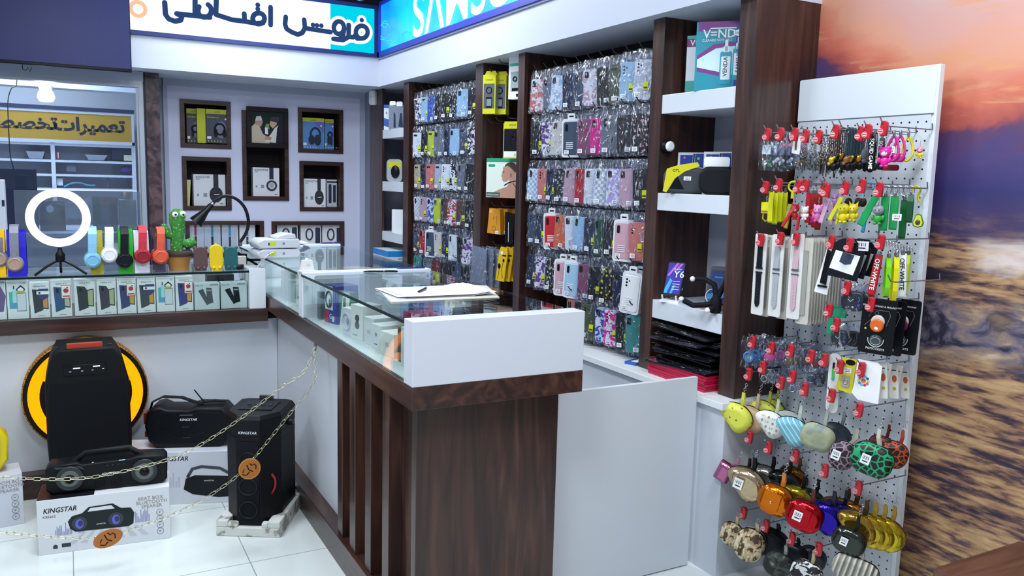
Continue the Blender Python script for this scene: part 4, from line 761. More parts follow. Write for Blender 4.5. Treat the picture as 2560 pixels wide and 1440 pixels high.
# chain barrier with leather tags
def smooth_path(pts, n=14):
    o = []; P_ = [pts[0]]+pts+[pts[-1]]
    for i in range(1, len(P_)-2):
        a, b_, c_, d_ = P_[i-1:i+3]
        for k in range(n):
            u = k/n; o.append(.5*((2*b_)+(c_-a)*u+(2*a-5*b_+4*c_-d_)*u*u+(3*b_-a-3*c_+d_)*u**3))
    o.append(pts[-1]); return o
def chain(pts, lab, link=.027, wire=.0011, name='chain', cat='chain', mt=None, grp=None, parent=None, wd=.36):
    path = smooth_path(pts); b = B(mt or m('cfc9a8', .28, .9)); acc = 0; L = [0]
    for i in range(1, len(path)): L.append(L[-1]+(path[i]-path[i-1]).length)
    step = link*.86; s_ = 0; k = 0; i = 0
    while s_ < L[-1]-link*.5:
        while i < len(L)-2 and L[i+1] < s_: i += 1
        d = (path[i+1]-path[i]).normalized(); p = path[i]+d*(s_-L[i])
        u = d.cross(Vector((0, -1, .0))); u = u.normalized() if u.length > .01 else Vector((1, 0, 0)); v = d.cross(u); a_ = math.radians(20 if k % 2 else 75); w_ = u*math.cos(a_)+v*math.sin(a_)
        pts_ = [p+d*(x*link*.5)+w_*(y*link*wd*.5) for x, y in ((-.6, -1), (.6, -1), (1, -.5), (1, .5), (.6, 1), (-.6, 1), (-1, .5), (-1, -.5))]
        b.tube(pts_, wire, 4, True); s_ += step; k += 1
    return ob(b, name, parent, lab, cat, grp) if parent is None else ob(b, name, parent)
CY = 3.235
a0 = Vector((.868, 3.275, .80))
chain([a0]+[at(x, y, 'y', CY) for x, y in ((760, 928), (700, 970), (630, 1025), (560, 1075), (490, 1118), (425, 1147), (360, 1166), (300, 1180), (230, 1193), (160, 1198), (80, 1197), (0, 1193), (-60, 1186))], 'upper brass chain swagged across the speakers from the counter', grp='brass chains across the floor display')
c2 = chain([a0+Vector((0, .012, 0))]+[at(x, y, 'y', CY-.02) for x, y in ((785, 955), (740, 1015), (680, 1090), (635, 1145), (590, 1192), (530, 1235), (470, 1268), (410, 1295), (345, 1318), (280, 1340), (200, 1346), (100, 1340), (0, 1330), (-60, 1322))], 'lower brass chain swagged in front of the floor speakers, carrying leather tags', grp='brass chains across the floor display')
ob(B(STEEL).ring(.008, .0015, .869, 3.28, .80, 'yz').box(.869, .873, 3.27, 3.29, .79, .815), 'chain_eyelet', None, 'small steel eyelet on the counter band holding both chain ends', 'eyelet')
for (px, py, rot, w, h), lb in zip(((624, 1172, .25, .085, .085), (270, 1346, .3, .1, .065)), ('upper, hanging before the short tower speaker', 'lower, hanging before the pictured boombox')):
    p = at(px, py, 'y', CY-.035); t = T('leather_tag', 'round brown leather tag with black brush writing, '+lb, 'tag', p, 0, 'leather tags on the chain')
    b = B(m('b06a28', .6), Matrix.Rotation(-rot, 4, 'Y')).prism(ell(w, h, 24), -.0015, .0015); b.c(m('d8963c', .6)).ring(min(w, h)*.47, .001, 0, -.0015, 0) if w == h else b; ob(b, 'disc', t)
    b = B(BLACK, Matrix.Rotation(-rot, 4, 'Y')).stroke([(-.03, -.012), (-.018, -.02), (-.004, -.012)], .004, -.002).stroke([(-.006, .018), (-.004, -.002), (.008, -.014)], .004, -.002).stroke([(.006, .02), (.012, .01), (.02, .014), (.026, .004), (.022, -.008)], .004, -.002).stroke([(-.02, .006), (-.028, -.004)], .003, -.002); ob(b, 'brush_writing', t)
# ================================================================ phone boxes inside the left glass case
PG = 'phone boxes standing in the left glass case'
BXS = [(-58, 18, 702, 'purple', 'partly cut off at the left edge'), (19, 74, 701, 'teal', 'with two teal phones and a black pentagon badge, far left'), (76, 127, 707, 'shield', 'with a dark phone and navy shield sticker, fourth from ladybird end'), (129, 182, 700, 'bugblue', 'with a deep blue phone and ladybird sticker, leftmost such'), (187, 241, 698, 'dark', 'with a plain black phone, no sticker, left one of two'), (243, 293, 697, 'dark2', 'with a plain black phone and pen marks above, right one of two'), (294, 343, 696, 'bugnavy', 'with a navy phone and ladybird sticker, middle of three'), (344, 391, 696, 'shield2', 'with a dark green phone and navy shield sticker, right one'), (392, 439, 693, 'teal2', 'with two teal phones and a pentagon badge, right one'), (440, 485, 691, 'bugnavy2', 'with an indigo phone and ladybird sticker, rightmost such'), (487, 551, 707, 'key', 'with two grey keypad phones in a V, left one'), (553, 619, 705, 'key2', 'with two black keypad phones in a V, right one')]
for x0, x1, yt, kd, lb in BXS:
    A_ = at(x0, 780, 'y', 4.215); D_ = at(x1, 780, 'y', 4.215); zt = at((x0+x1)/2, yt, 'y', 4.215).z; w = D_.x-A_.x-.003; h = min(zt, 1.008)-.8305
    t = T('phone_box', 'white phone box '+lb, 'box', (A_.x+.001, 4.215, .8305), 0, PG); ob(B(m('dde3e6' if x0 < 487 else 'c6d0d6', .45)).box(0, w, 0, .06, 0, h), 'carton', t, bev=.0008)
    b = B(); X = lambda u: u*w; Zz = lambda v: v*h; pol = lambda q, c_, y: b.c(m(c_, .4)).flat([(X(u), Zz(v)) for u, v in q], y)
    if kd[:4] == 'teal':
        pol([(.1, .27), (.5, .27), (.5, .65), (.28, .72), (.1, .7)], '4a9cc0', -.0003); pol([(.1, .45), (.28, .45), (.28, .72), (.1, .7)], '48b4a8', -.0005); pol([(.26, .42), (.5, .42), (.5, .78), (.26, .8)], 'a8dce4', -.0006); pol([(.3, .78), (.36, .78), (.36, .86), (.3, .86)], '1a1e24', -.0008)
        pol([(.45, .2), (.9, .2), (.9, .68), (.45, .68)], '5a6478', -.0008); pol([(.47, .215), (.88, .215), (.88, .665), (.47, .665)], 'cfd4de', -.001); pol([(.5, .66), (.8, .66), (.86, .78), (.66, .88), (.44, .78)], '0e1014', -.0012); pol([(.54, .69), (.77, .69), (.8, .77), (.66, .83), (.5, .77)], 'eef0f0', -.0014); pol([(.47, .67), (.83, .67), (.83, .73), (.47, .73)], 'b8b030', -.0016); b.c(m('c05050', .5)).ring(w*.04, .0006, X(.82), -.0006, Zz(.93))
    elif kd[:3] == 'key':
        c_ = '3c444c' if kd == 'key' else '191d26'
        pol([(.14, .72), (.34, .78), (.6, .22), (.48, .16)], c_, -.0004); pol([(.46, .82), (.68, .8), (.74, .25), (.5, .2)], c_, -.0006); pol([(.48, .75), (.67, .74), (.67, .68), (.49, .69)], '8a949c', -.0008); b.c(INK).txt('NOKIA', X(.94), Zz(.89), .012, -.0006, al='r', off=.01).txt('Nokia 105', X(.04), Zz(.88), .008, -.0006)
    elif kd == 'purple': pol([(.55, .2), (.9, .2), (1, .6), (.8, .9), (.55, .85)], '6a5088', -.0004); b.c(BLACK).txt('NOVA', X(.97), Zz(.93), .016, -.0006, al='r', off=.01)
    else:
        c1 = {'shield': '22282c', 'bugblue': '174a78', 'dark': '1e1f2a', 'dark2': '2a2c3a', 'bugnavy': '26306c', 'shield2': '2a3a3c', 'bugnavy2': '2a2c78'}[kd]; c2 = {'shield': 'c88a50', 'bugblue': 'b4b498', 'dark': 'a8b084', 'dark2': 'a8b084', 'bugnavy': 'c89438', 'shield2': 'c89438', 'bugnavy2': 'c89438'}[kd]
        pol([(.12, .82), (.5, .8), (.62, .7), (.66, .22), (.2, .13)], c1, -.0005); pol([(.12, .82), (.16, .81), (.24, .14), (.2, .13)], c1, -.0006); pol([(.24, .78), (.38, .77), (.38, .66), (.25, .66)], '0c0e14', -.0008)
        pol([(.6, .7), (.93, .74), (.93, .24), (.64, .26)], '14161a', -.0002); pol([(.64, .68), (.89, .71), (.89, .27), (.66, .29)], c2, -.0004)
        b.c(INK).txt({'shield': 'Galaxy A03s', 'bugblue': 'Galaxy A12', 'dark': 'Galaxy A12', 'dark2': 'Galaxy A12'}.get(kd, 'Galaxy M12'), X(.5), Zz(.885), .0098, -.0006, al='c').txt('SAMSUNG', X(.55), Zz(.05), .006, -.0006, al='c')
        if kd[:3] == 'bug': pol([(.5, .5), (.97, .5), (.97, .86), (.5, .86)], 'c0283c', -.001); pol([(.52, .515), (.95, .515), (.95, .845), (.52, .845)], 'f0e8e8', -.0012); b.c(m('b81c30', .4)).flat(ell(w*.26, w*.26, 16, X(.73), Zz(.71)), -.0014); b.c(BLACK).flat(ell(w*.08, w*.07, 8, X(.8), Zz(.79)), -.0016); b.c(m('c0283c', .4)).rect(X(.56), X(.92), Zz(.54), Zz(.575), -.0014)
        if kd[:6] == 'shield': pol([(.4, .6), (.68, .5), (.95, .6), (.95, .83), (.44, .83)], '2a3468', -.001); pol([(.34, .67), (1, .67), (1, .76), (.34, .76)], 'f0f2f6', -.0012); b.c(m('2a3468', .4)).rect(X(.44), X(.54), Zz(.685), Zz(.745), -.0014)
    ob(b, 'printed_front', t)
for i, (x, zz_) in enumerate(((.60, .965), (.69, .965))): pass
t = T('small_device_box', 'dark small box lying on top of the keypad phone boxes inside the case', 'box', (.60, 4.3, .83)); ob(B(m('20262c', .4)).box(0, .13, .0, .06, .0, .16), 'carton', t)
# ================================================================ headphones and toys on the left counter
def headphone(px, pyc, col, lab, top=568, capcol=None, y=4.245, cupr=.036, stand=None, sx=0, sw=.06, trans=False, bw=.035):
    c0 = at(px, pyc, 'y', y-.055); zc = c0.z-1.0205; zt = at(px, top, 'y', y).z-1.0205
    t = T('headphones', lab, 'headphones', (c0.x, y, 1.0205), 0, 'headphones along the left counter'); mt = m(col, .35); mc = m(capcol or col, .3)
    off = (at(px, top, 'y', y).x-c0.x)*.5
    for s_ in (-1, 1):
        cp = ob(B(mt, Matrix.Translation((0, s_*.045, zc)) @ Matrix.Rotation(-s_*PI/2, 4, 'X')).lathe([(cupr*.9, -.022), (cupr, -.012), (cupr, .006), (cupr*.86, .014)], 24), 'ear_cup', t)
        ob(B(mc, Matrix.Translation((0, s_*.06, zc)) @ Matrix.Rotation(-s_*PI/2, 4, 'X')).lathe([(cupr*.8, -.002), (cupr*.74, .003), (cupr*.6, .004), (cupr*.55, .002)], 24), 'cap', cp)
    pts = [(0, -.05, zc+cupr*.8), (off*.4, -.053, zc+(zt-zc)*.5), (off*.9, -.05, zc+(zt-zc)*.8), (off, -.03, zt-.006), (off, 0, zt), (off, .03, zt-.006), (off*.9, .05, zc+(zt-zc)*.8), (0, .05, zc+cupr*.8)]
    ob(B(mt).strip(pts, bw, (1, 0, 0), .006), 'headband', t, bev=.001)
    ob(B(mt).strip([(0, -.056, zc+.008), (0, -.056, zc+cupr*1.5)], .018, (1, 0, 0), .004), 'slider', t); return t
def stand(px0, px1, top, col, lab, y=4.245, a=None):
    x0 = at(px0, 640, 'y', y-.04).x; x1 = at(px1, 640, 'y', y-.04).x; zt = at((px0+px1)/2, top, 'y', y).z
    mt = a or m(col, .12, 0, .5)
    return ob(B(mt).strip([((x0+x1)/2, y-.055, 1.0215), ((x0+x1)/2, y-.042, 1.03+(zt-1.03)*.6), ((x0+x1)/2, y-.025, zt-.012), ((x0+x1)/2, y, zt-.004), ((x0+x1)/2, y+.025, zt-.012), ((x0+x1)/2, y+.042, 1.03+(zt-1.03)*.5), ((x0+x1)/2, y+.05, 1.0215)], x1-x0, (1, 0, 0), .003), 'headphone_stand', None, lab, 'stand', 'bent acrylic headphone stands')
stand(-22, 13, 572, 'e8b408', 'yellow acrylic headphone stand at the far left edge'); headphone(-3, 648, '6a6c78', 'grey headphones at the far left edge on the yellow stand', 590, 'a08878')
stand(18, 66, 572, '2018b8', 'deep blue acrylic headphone stand', y=4.25); headphone(37, 660, '7c7e8c', 'grey headphones with brown cups on the blue stand', 562, 'a88c7c', cupr=.036, y=4.245)
stand(226, 258, 574, 'a8a010', 'olive yellow acrylic stand behind the light blue headphones', y=4.27); headphone(232, 651, '86c0e0', 'light blue headphones right of the ring light', 567, '78b4d8')
stand(262, 300, 600, 'd8dce0', 'clear acrylic stand under the white headphones', a=CLEAR, y=4.27); headphone(274, 638, 'e6e8f0', 'white headphones between the light blue and black pairs', 569)
stand(297, 333, 571, '18b410', 'bright green acrylic stand behind the black headphones', y=4.27); headphone(312, 651, '14171f', 'black headphones on the green stand', 567)
stand(336, 373, 574, 'dfe3ea', 'white acrylic stand behind the red headphones', y=4.27); headphone(357, 641, 'c43040', 'red headphones on the white stand', 565, '8c1a24', bw=.036)
stand(385, 413, 590, 'd8dce0', 'clear acrylic stand under the orange headphones', a=glass('purple_plastic', 'c8a0c8', .1, .05, .05), y=4.27); headphone(402, 642, 'd8583c', 'orange headphones beside the cactus toy', 568)
# ring light
rc = at(146, 545, 'y', 4.215); t = T('ring_light', 'glowing white ring light on a small black tripod on the left counter', 'lamp', (rc.x, 4.215, 1.0205))
ob(B(em('ffffff', 3.2)).ring(.112, .017, 0, 0, rc.z-1.0205, n=48, m_=10), 'light_ring', t, 'glowing white ring')
ob(B(m('d8dce4', .4)).ring(.112, .0185, 0, .012, rc.z-1.0205, n=48, m_=8), 'ring_housing', t)
ob(B(BLACK).lathe([(.012, .06), (.02, .07), (.02, .095), (.01, .11), (.008, .125)], 14), 'ball_head', t)
for a, ln in ((200, .11), (-20, .11), (90, .09)): ob(B(BLACK).tube([(0, 0, .075), (ln*.5*math.cos(math.radians(a)), -.02 if a != 90 else .04, .045), (ln*math.cos(math.radians(a)), -.028 if a != 90 else .08, .005)], .0055, 8), 'leg', t)
# cactus toy
cx = at(448, 650, 'y', 4.27).x; t = T('cactus_toy', 'green knitted cactus toy with big eyes in a brown pot', 'toy', (cx, 4.29, 1.0205)); t.scale = (1.2, 1.2, 1.22)
gcm = tex('green_knit', 'DOTS', 90, [(.14, 'b4d89c'), (.24, '3c8c34'), (1, '2c7428')], .8, dist=.8)
ob(B(m('b07a3c', .6)).lathe([(.036, 0), (.042, .03), (.05, .062), (.052, .072)], 22), 'pot', t, 'tan pot'); ob(B(m('3a2c28', .8)).lathe([(.052, .058), (.055, .066), (.053, .078), (.044, .08)], 22), 'pot_rim', t, 'dark brown rim')
b = B(gcm); b.tube([(-.005, 0, .07), (-.006, 0, .11), (.002, 0, .15), (-.002, 0, .19), (.0, 0, .225), (.0, 0, .245)], .02, 12, rs=[.024, .025, .024, .03, .032, .014]); b.tube([(-.01, 0, .135), (-.035, 0, .142), (-.05, 0, .16), (-.052, 0, .185)], .014, 10, rs=[.014, .018, .02, .01]); b.tube([(.008, 0, .11), (.035, 0, .105), (.055, -.003, .112), (.066, -.004, .118)], .014, 10, rs=[.014, .02, .021, .01]); ob(b, 'body', t)
for x in (-.012, .017): e_ = ob(B(LBL).ball(x, -.029, .224+(x > 0)*.003, .0115), 'eye', t); ob(B(BLACK).ball(x+.001, -.0395, .224, .0042, .0025), 'pupil', e_)
# animal phone holders
for px, py0, col, nose, nm in ((502, 618, '5c4444', 'efe8e4', 'brown bear'), (541, 613, 'e4c40c', 'c88820', 'yellow chick'), (578, 618, '1f5c60', 'dfe8e8', 'dark teal bear')):
    p = at(px, 640, 'y', 4.235); zt = at(px, py0, 'y', 4.235).z-1.0205; t = T('toy_phone_holder', nm+'-shaped phone holder at the right end of the left counter', 'phone holder', (p.x, 4.245, 1.0205), 0, 'animal phone holders')
    ob(B(m(col, .4)).prism(rr(.064, zt, .026, 5, 0, zt/2+.002), -.009, .009, .004), 'body', t); ob(B(m(col, .4)).box(-.024, .024, -.02, .03, 0, .012).ball(-.014, -.018, .014, .009).ball(.014, -.018, .014, .009), 'feet', t)
    if 'bear' in nm: ob(B(m(col, .4)).ball(-.026, 0, zt-.004, .009, .005).ball(.026, 0, zt-.004, .009, .005), 'ears', t)
    else: ob(B(m(col, .4)).ball(0, 0, zt+.003, .006, .004).ball(-.028, 0, zt*.55, .006, .005, .01).ball(.028, 0, zt*.55, .006, .005, .01), 'crest_and_wings', t)
    b = B(m(nose, .5)).flat(ell(.02 if 'bear' in nm else .006, .014 if 'bear' in nm else .005, 14, 0, zt*.62), -.0085); b.c(BLACK if 'teal' not in nm else LBL).flat(ell(.004, .004, 8, -.011, zt*.76), -.0086).flat(ell(.004, .004, 8, .011, zt*.76), -.0086); ob(b, 'face', t)
t = T('tape_roll', 'roll of dark tape lying on the white end post', 'tape', (.74, 4.27, 1.0205)); ob(B(m('14161c', .3)).lathe([(.02, 0), (.034, 0), (.034, .022), (.02, .022)], 24), 'roll', t)
t = T('small_box', 'tiny pale box behind the teal phone holder', 'box', (.79, 4.42, 1.0205)); ob(B(m('c8c4c0', .6)).box(-.02, .02, -.02, .02, 0, .05), 'carton', t)
# gooseneck lamp
t = T('gooseneck_lamp', 'black clip-on gooseneck lamp arching over the counter corner', 'lamp', (.80, 4.5, 1.0205), 0, world=True)
G = [at(x, y, 'y', 4.5) for x, y in ((600, 606), (616, 580), (621, 552), (612, 520), (593, 499), (568, 490), (545, 496), (531, 510))]
ob(B(m('15171c', .35)).tube(smooth_path(G, 6), .0085, 10), 'gooseneck', t)
h0, h1 = at(531, 510, 'y', 4.5), at(488, 558, 'y', 4.5); d = (h1-h0).normalized(); Rm = d.to_track_quat('Z', 'Y').to_matrix().to_4x4()
ob(B(BLACK, Matrix.Translation(h0) @ Rm).lathe([(.010, .0), (.0155, .012), (.016, .05), (.026, .085), (.036, .12), (.037, .128)], 24), 'lamp_head', t); ob(B(STEEL, Matrix.Translation(h0) @ Rm).lathe([(.011, -.008), (.012, .006)], 16), 'steel_collar', t, 'steel collar'); ob(B(STEEL).at(G[0].x, 4.5, G[0].z-.008).lathe([(.011, -.012), (.011, .008)], 14), 'steel_collar', t, 'steel collar')
ob(B(BLACK).box(.785, .83, 4.485, 4.52, 1.021, 1.075).box(.76, .90, 4.49, 4.515, 1.035, 1.047).at(.82, 4.5, 1.06, ry=.6).box(-.04, .08, -.01, .01, -.008, .004), 'clip_base', t)
# ================================================================ on top of the arm counter
TZ = 1.0765
DV = 'stacked card readers'
for i in range(2):
    t = T('card_terminal', ['lower', 'upper'][i]+' white card payment terminal in the stack at the counter corner', 'card reader', (.93, 4.22, TZ+.002+i*.05), .1, DV)
    ob(B(m('c9ccd4', .35)).prism([(-.10, .0), (.10, 0), (.11, .02), (.10, .045), (-.08, .047), (-.115, .03)], -.04, .12, .006), 'body', t); b = B(m('c4d418', .5)).rect(-.05, -.02, .014, .034, -.0405); b.c(m('80848c', .5)).flat(ell(.014, .014, 10, .02, .024), -.0405); b.c(BLACK).rect(-.058, -.052, .016, .03, -.0405); ob(b, 'seal_stickers', t)
    if i: ob(B(m('cfd2da', .3)).prism([(-.02, .045), (.0, .06), (.05, .075), (.085, .07), (.09, .045)], -.03, .1, .006), 'raised_printer_lid', t)
t = T('charging_cable', 'white cable running from the card terminal down to the end post', 'cable', (.87, 4.2, 1.03), world=True); ob(B(m('e4e6ea', .4)).tube(smooth_path([Vector((.90, 4.175, 1.11)), Vector((.875, 4.165, 1.10)), Vector((.845, 4.19, 1.06)), Vector((.83, 4.22, 1.031))], 6), .0028, 6), 'cord', t)
t = T('paper_roll', 'rolled white receipt papers lying beside the card terminals', 'paper', (1.08, 4.45, TZ)); b = B(m('e2e4f0', .6)); b.strip([(-.09, 0, .002), (-.04, 0, .004), (.03, 0, .012), (.06, 0, .03), (.05, 0, .045), (.02, 0, .05), (-.09, 0, .038)], .16, (0, 1, 0), .001).strip([(-.1, .01, .046), (-.02, .01, .056), (.05, .01, .062), (.085, .01, .05)], .15, (0, 1, 0), .001); ob(b, 'sheets', t)
t = T('travel_adapter', 'white cone-shaped adapter plug standing on the counter divider', 'adapter', (.905, 3.535, 1.0835), .1); ob(B(m('e4e4e0', .4)).box(-.034, .034, -.02, .02, 0, .005).add([(-.028, -.016, .005), (.028, -.016, .005), (.028, .016, .005), (-.028, .016, .005), (-.02, -.012, .05), (.02, -.012, .05), (.02, .012, .05), (-.02, .012, .05)], [(0, 1, 5, 4), (1, 2, 6, 5), (2, 3, 7, 6), (3, 0, 4, 7), (4, 5, 6, 7)]), 'body', t); ob(B(m('e4e4e0', .4)).at(0, 0, .05).lathe([(.008, 0), (.008, .008)], 12), 'knob', t); ob(B(m('b8bcb0', .5)).txt('CE', .0, .025, .014, -.0165, al='c'), 'print', t)
def pen_obj(p, rz, col, lab, ln=.14):
    t = T('ballpoint_pen', lab, 'pen', p, rz, 'pens on the counter'); ob(B(m(col, .25)).at(0, 0, .0045, ry=PI/2).lathe([(.001, -ln/2-.008), (.0032, -ln/2), (.0042, -ln/2+.02), (.0042, ln/2), (.002, ln/2+.004)], 10), 'barrel', t); ob(B(STEEL).at(0, 0, .0045, ry=PI/2).lathe([(.0046, .01), (.0046, .014)], 10).at(0, 0, 0).box(.02, .06, -.001, .001, .009, .0105), 'clip', t); return t
pen_obj((1.22, 3.475, TZ), -.25, '0c0d12', 'black pen lying across the glass near the white divider'); pen_obj((1.13, 2.77, TZ+.012), .9, '14161c', 'black and silver pen lying on the paper pad', .1)
pen_obj((1.38, 3.52, 1.0835), .0, '2c3070', 'dark blue pen on the right end of the near divider', .13); pen_obj((1.42, 4.96, 1.0835), .0, '2c3070', 'dark blue pen on the far divider', .13)
t = T('paper_pad', 'curling stack of white papers on a pale board, on the glass counter', 'papers', (1.2, 2.77, TZ), world=True)
cs = [(1.0, 2.84), (.955, 2.62), (1.36, 2.60), (1.46, 2.9), (1.38, 2.99)]
ob(B(m('c8c4b4', .6)).add([(x, y, z) for z in (TZ+.0005, TZ+.003) for x, y in cs], [(4, 3, 2, 1, 0), (5, 6, 7, 8, 9)]+[(i, (i+1) % 5, 5+(i+1) % 5, 5+i) for i in range(5)]), 'board', t)
for i in range(5):
    z = TZ+.004+i*.0018; a = .02*(i % 3-1); b = B(m('eceef6', .6)); nx = 6
    vs = [(1.02+.33*u/nx+a, 2.66+.25*v/nx+.01*(i % 2)-.12*(u/nx)*.15, z+.01*(max(0, u/nx-.75)/.25)**2) for v in range(nx+1) for u in range(nx+1)]
    b.add(vs, [(v*(nx+1)+u, v*(nx+1)+u+1, (v+1)*(nx+1)+u+1, (v+1)*(nx+1)+u) for v in range(nx) for u in range(nx)]); ob(b, 'sheet', t)
ob(B(m('7a90c8', .5)).box(1.31, 1.36, 2.86, 2.93, TZ+.012, TZ+.014), 'blue_slip', t, 'small blue printed slip')
# ================================================================ stock inside the arm counter case
IZ = .8875
IG = 'boxed stock inside the arm glass case'
def ibox(lab, x, y, rz, w, d, h, col, face=None, grp=IG, name='accessory_box', z=IZ):
    t = T(name, lab, 'box', (x, y, z), R90+rz, grp); ob(B(m(col, .45)).box(-w/2, w/2, 0, d, 0, h), 'carton', t, bev=.0008)
    if face: b = B(); face(b, w, h); ob(b, 'printed_front', t)
    return t
ob(B(m('c4ccd0', .5)).box(.89, 1.46, 2.285, 4.92, .8862, .8872), 'case_liner', None, 'pale liner sheet on the floor of the arm glass case', 'liner')
def f_head(b, w, h): b.c(m('e6eaee', .4)).rect(-w/2+.004, w*.18, h*.35, h-.004, -.0003); b.c(m('23303a', .4)).ring(h*.16, h*.03, -w*.12, -.001, h*.62, sq=1.25).flat(ell(h*.12, h*.2, 12, -w*.05, h*.55), -.002); b.c(m('b42030', .4)).rect(-w/2, -w*.18, 0, h*.33, -.0005); b.c(LBL).txt('Gre', -w*.1, h*.12, .03, -.0006, off=.01).rect(w*.12, w*.3, h*.06, h*.2, -.0006)
def f_bud(b, w, h): b.c(m('20262c', .3)).flat(ell(h*.22, h*.22, 14, w*.05, h*.62), -.0006).flat(ell(h*.24, h*.24, 14, w*.05, h*.42), -.0006); b.c(INK).txt('Airpods', -w*.3, h*.1, .01, -.0006)
def f_ip(b, w, h): b.c(m('c8cce4', .4)).ring(h*.28, h*.03, 0, -.001, h*.5, sq=1.1); b.c(m('8a98c8', .4)).flat(ell(h*.2, h*.3, 14, .01, h*.5), -.0005)
def f_txt(s_): return lambda b, w, h: b.c(INK).txt(s_, 0, h*.55, .016, -.0006, al='c').rect(-w*.2, w*.1, h*.2, h*.24, -.0006)
def f_charge(b, w, h): b.c(m('9aa0a8', .4)).txt('N2', 0, h*.4, .022, -.0006, al='c')
ibox('white gadget box nearest the end panel, standing upright', .945, 2.345, .15, .085, .12, .135, 'cdd4d4', f_txt('TWS'))
ibox('second white gadget box from the end panel', .945, 2.445, .1, .08, .12, .13, 'c6cfd0', f_txt('PRO'))
ibox('dark box beside the white ones near the end panel', .96, 2.535, .1, .05, .12, .115, '282c34')
ibox('low white box marked N2, fourth from the end panel', .95, 2.64, .12, .1, .12, .082, 'd6dbdc', f_charge); ibox('low white box behind the N2 box', .95, 2.755, .12, .08, .12, .09, 'cfd6d8', f_txt('JBL')); ibox('white charger box in the middle of the near case', .955, 2.85, .15, .075, .12, .1, 'd2d8da', f_charge)
ibox('white box with a black earbud picture', .945, 2.965, .25, .085, .085, .13, 'e0e4e4', f_bud); ibox('white box with a lilac ring picture beside the earbud box', .935, 3.06, .2, .065, .05, .105, 'd8d8e4', f_ip)
ibox('green and white phone box leaning left of the lilac ring box', .96, 3.15, .35, .085, .03, .155, '1c7a52', lambda b, w, h: b.c(m('dfe8e4', .4)).flat([(-w/2, 0), (w*.2, 0), (w*.3, h), (-w*.2, h)], -.0004).c(m('5a6a68', .4)).rect(-w*.2, w*.0, h*.55, h*.85, -.0006))
ibox('blue headphone box with white and red front, beside the near divider', .95, 3.33, .2, .105, .1, .16, '24389c', f_head); ibox('thin grey gadget card beside the divider', .93, 3.44, .2, .03, .02, .12, '5c6c70')
for i in range(3): ibox(['lowest', 'middle', 'top'][i]+' crimson box in the low stack at the case centre', 1.17, 2.98-.02*i, .1, .2, .1, .028, 'a81c4c', None, 'crimson boxes in the case', z=IZ+i*.029)
ibox('small white box with print lying on the earbud boxes row', 1.03, 2.76, .1, .1, .05, .05, 'e4e6e4', f_txt('GENERAL'), z=IZ+.0)
for i in range(9): ibox(ORD[i].capitalize()+' dark upright case pack from the right, in the row by the back edge', 1.30, 2.36+i*.062, .0, .05, .12, .115, ['222c44', '3a4250', '1a2028', '5a6474', '2a3a5c', '14181c', '44505c', '283048', '6a7480'][i], None, 'upright case packs along the back of the case')
for i, (y, c_, lb) in enumerate(((3.13, '2a6cb8', 'bright blue'), (3.24, '1c4c94', 'dark blue'), (3.34, '8cb0d0', 'pale blue'))): ibox(lb+' accessory box standing at the back of the near case', 1.28, y, .1, .085, .08, .15, c_, None, 'blue boxes at the back of the case')
t = T('cable_loop', 'white coiled charging cable lying inside the near case', 'cable', (1.1, 3.17, IZ)); ob(B(LBL).ring(.05, .003, 0, 0, .004, 'xy', 28, sq=.6).ring(.04, .003, .01, .01, .009, 'xy', 28, sq=.6), 'coil', t)
for i, (x, y, w, h, c_, lb) in enumerate(((.94, 4.14, .07, .075, 'cdd6d8', 'lower white box right behind the end post'), (.94, 4.05, .08, .15, 'b8c4c8', 'tall grey-white box in the far case'), (.945, 3.95, .07, .14, '8c9ca4', 'grey upright box in the far case'), (.95, 3.86, .08, .16, 'dbe0e0', 'leaning white box in the far case'), (.945, 3.76, .06, .13, 'c4d0d0', 'white box right of the leaning one'), (.945, 3.64, .09, .16, 'a06c4c', 'brown box against the near divider'), (1.15, 4.0, .12, .12, 'd4ccc0', 'cream headset box at the back of the far case'))): ibox(lb, x, y, .15, w, .1, h, c_, f_txt('USB') if i in (3, 4) else None, 'boxed stock inside the far case')
ibox('small white box stacked on the lower one behind the end post', .94, 4.14, .1, .065, .08, .06, 'dfe4e4', None, 'boxed stock inside the far case', z=IZ+.076)
t = T('headset_box', 'large cream carton with a round window seen through the far case', 'box', (1.22, 3.85, IZ), R90+.5, 'boxed stock inside the far case'); ob(B(m('d6ccbe', .5)).box(-.1, .1, 0, .1, 0, .165), 'carton', t); ob(B(m('5c5048', .4)).flat(ell(.09, .12, 20, -.02, .07), -.0004).rect(.05, .08, .03, .12, -.0004), 'round_window', t)
# ================================================================ niche contents
NG = 'headphone boxes in the wall niches'
def nbox(lab, px, py, w, h, d=.08, col='dfe3e8', y=6.74, rz=0, face=None):
    p = at(px, py, 'y', y); t = T('headphone_box', lab, 'box', (p.x, y, p.z), rz, NG); ob(B(m(col, .45)).box(0, w, 0, d, 0, h), 'carton', t)
    if face: b = B(); face(b, w, h); ob(b, 'printed_front', t)
    return t
def f_yel(b, w, h):
    b.c(m('34384a', .4)).rect(0, w, 0, h*.86, -.0004); b.c(m('6a7088', .4)).flat(ell(w*.5, h*.5, 18, w*.66, h*.4), -.0006); b.c(BLACK).ring(w*.22, .007, w*.6, -.004, h*.42, sq=1.15).flat(ell(w*.18, h*.25, 12, w*.42, h*.3), -.008).flat(ell(w*.18, h*.25, 12, w*.8, h*.3), -.008)
    b.c(YEL).txt('Headphone', w*.06, h*.74, .018, -.001); [b.flat(ell(.008, .01, 8, w*.1+i*.022, h*.06), -.001) for i in range(5)]; b.c(LBL).rect(w*.04, w*.22, h*.12, h*.2, -.001).flat(ell(.014, .016, 10, w*.86, h*.72), -.001); b.c(INK).txt('AWEI', w*.5, h*.9, .016, -.0006, al='c')
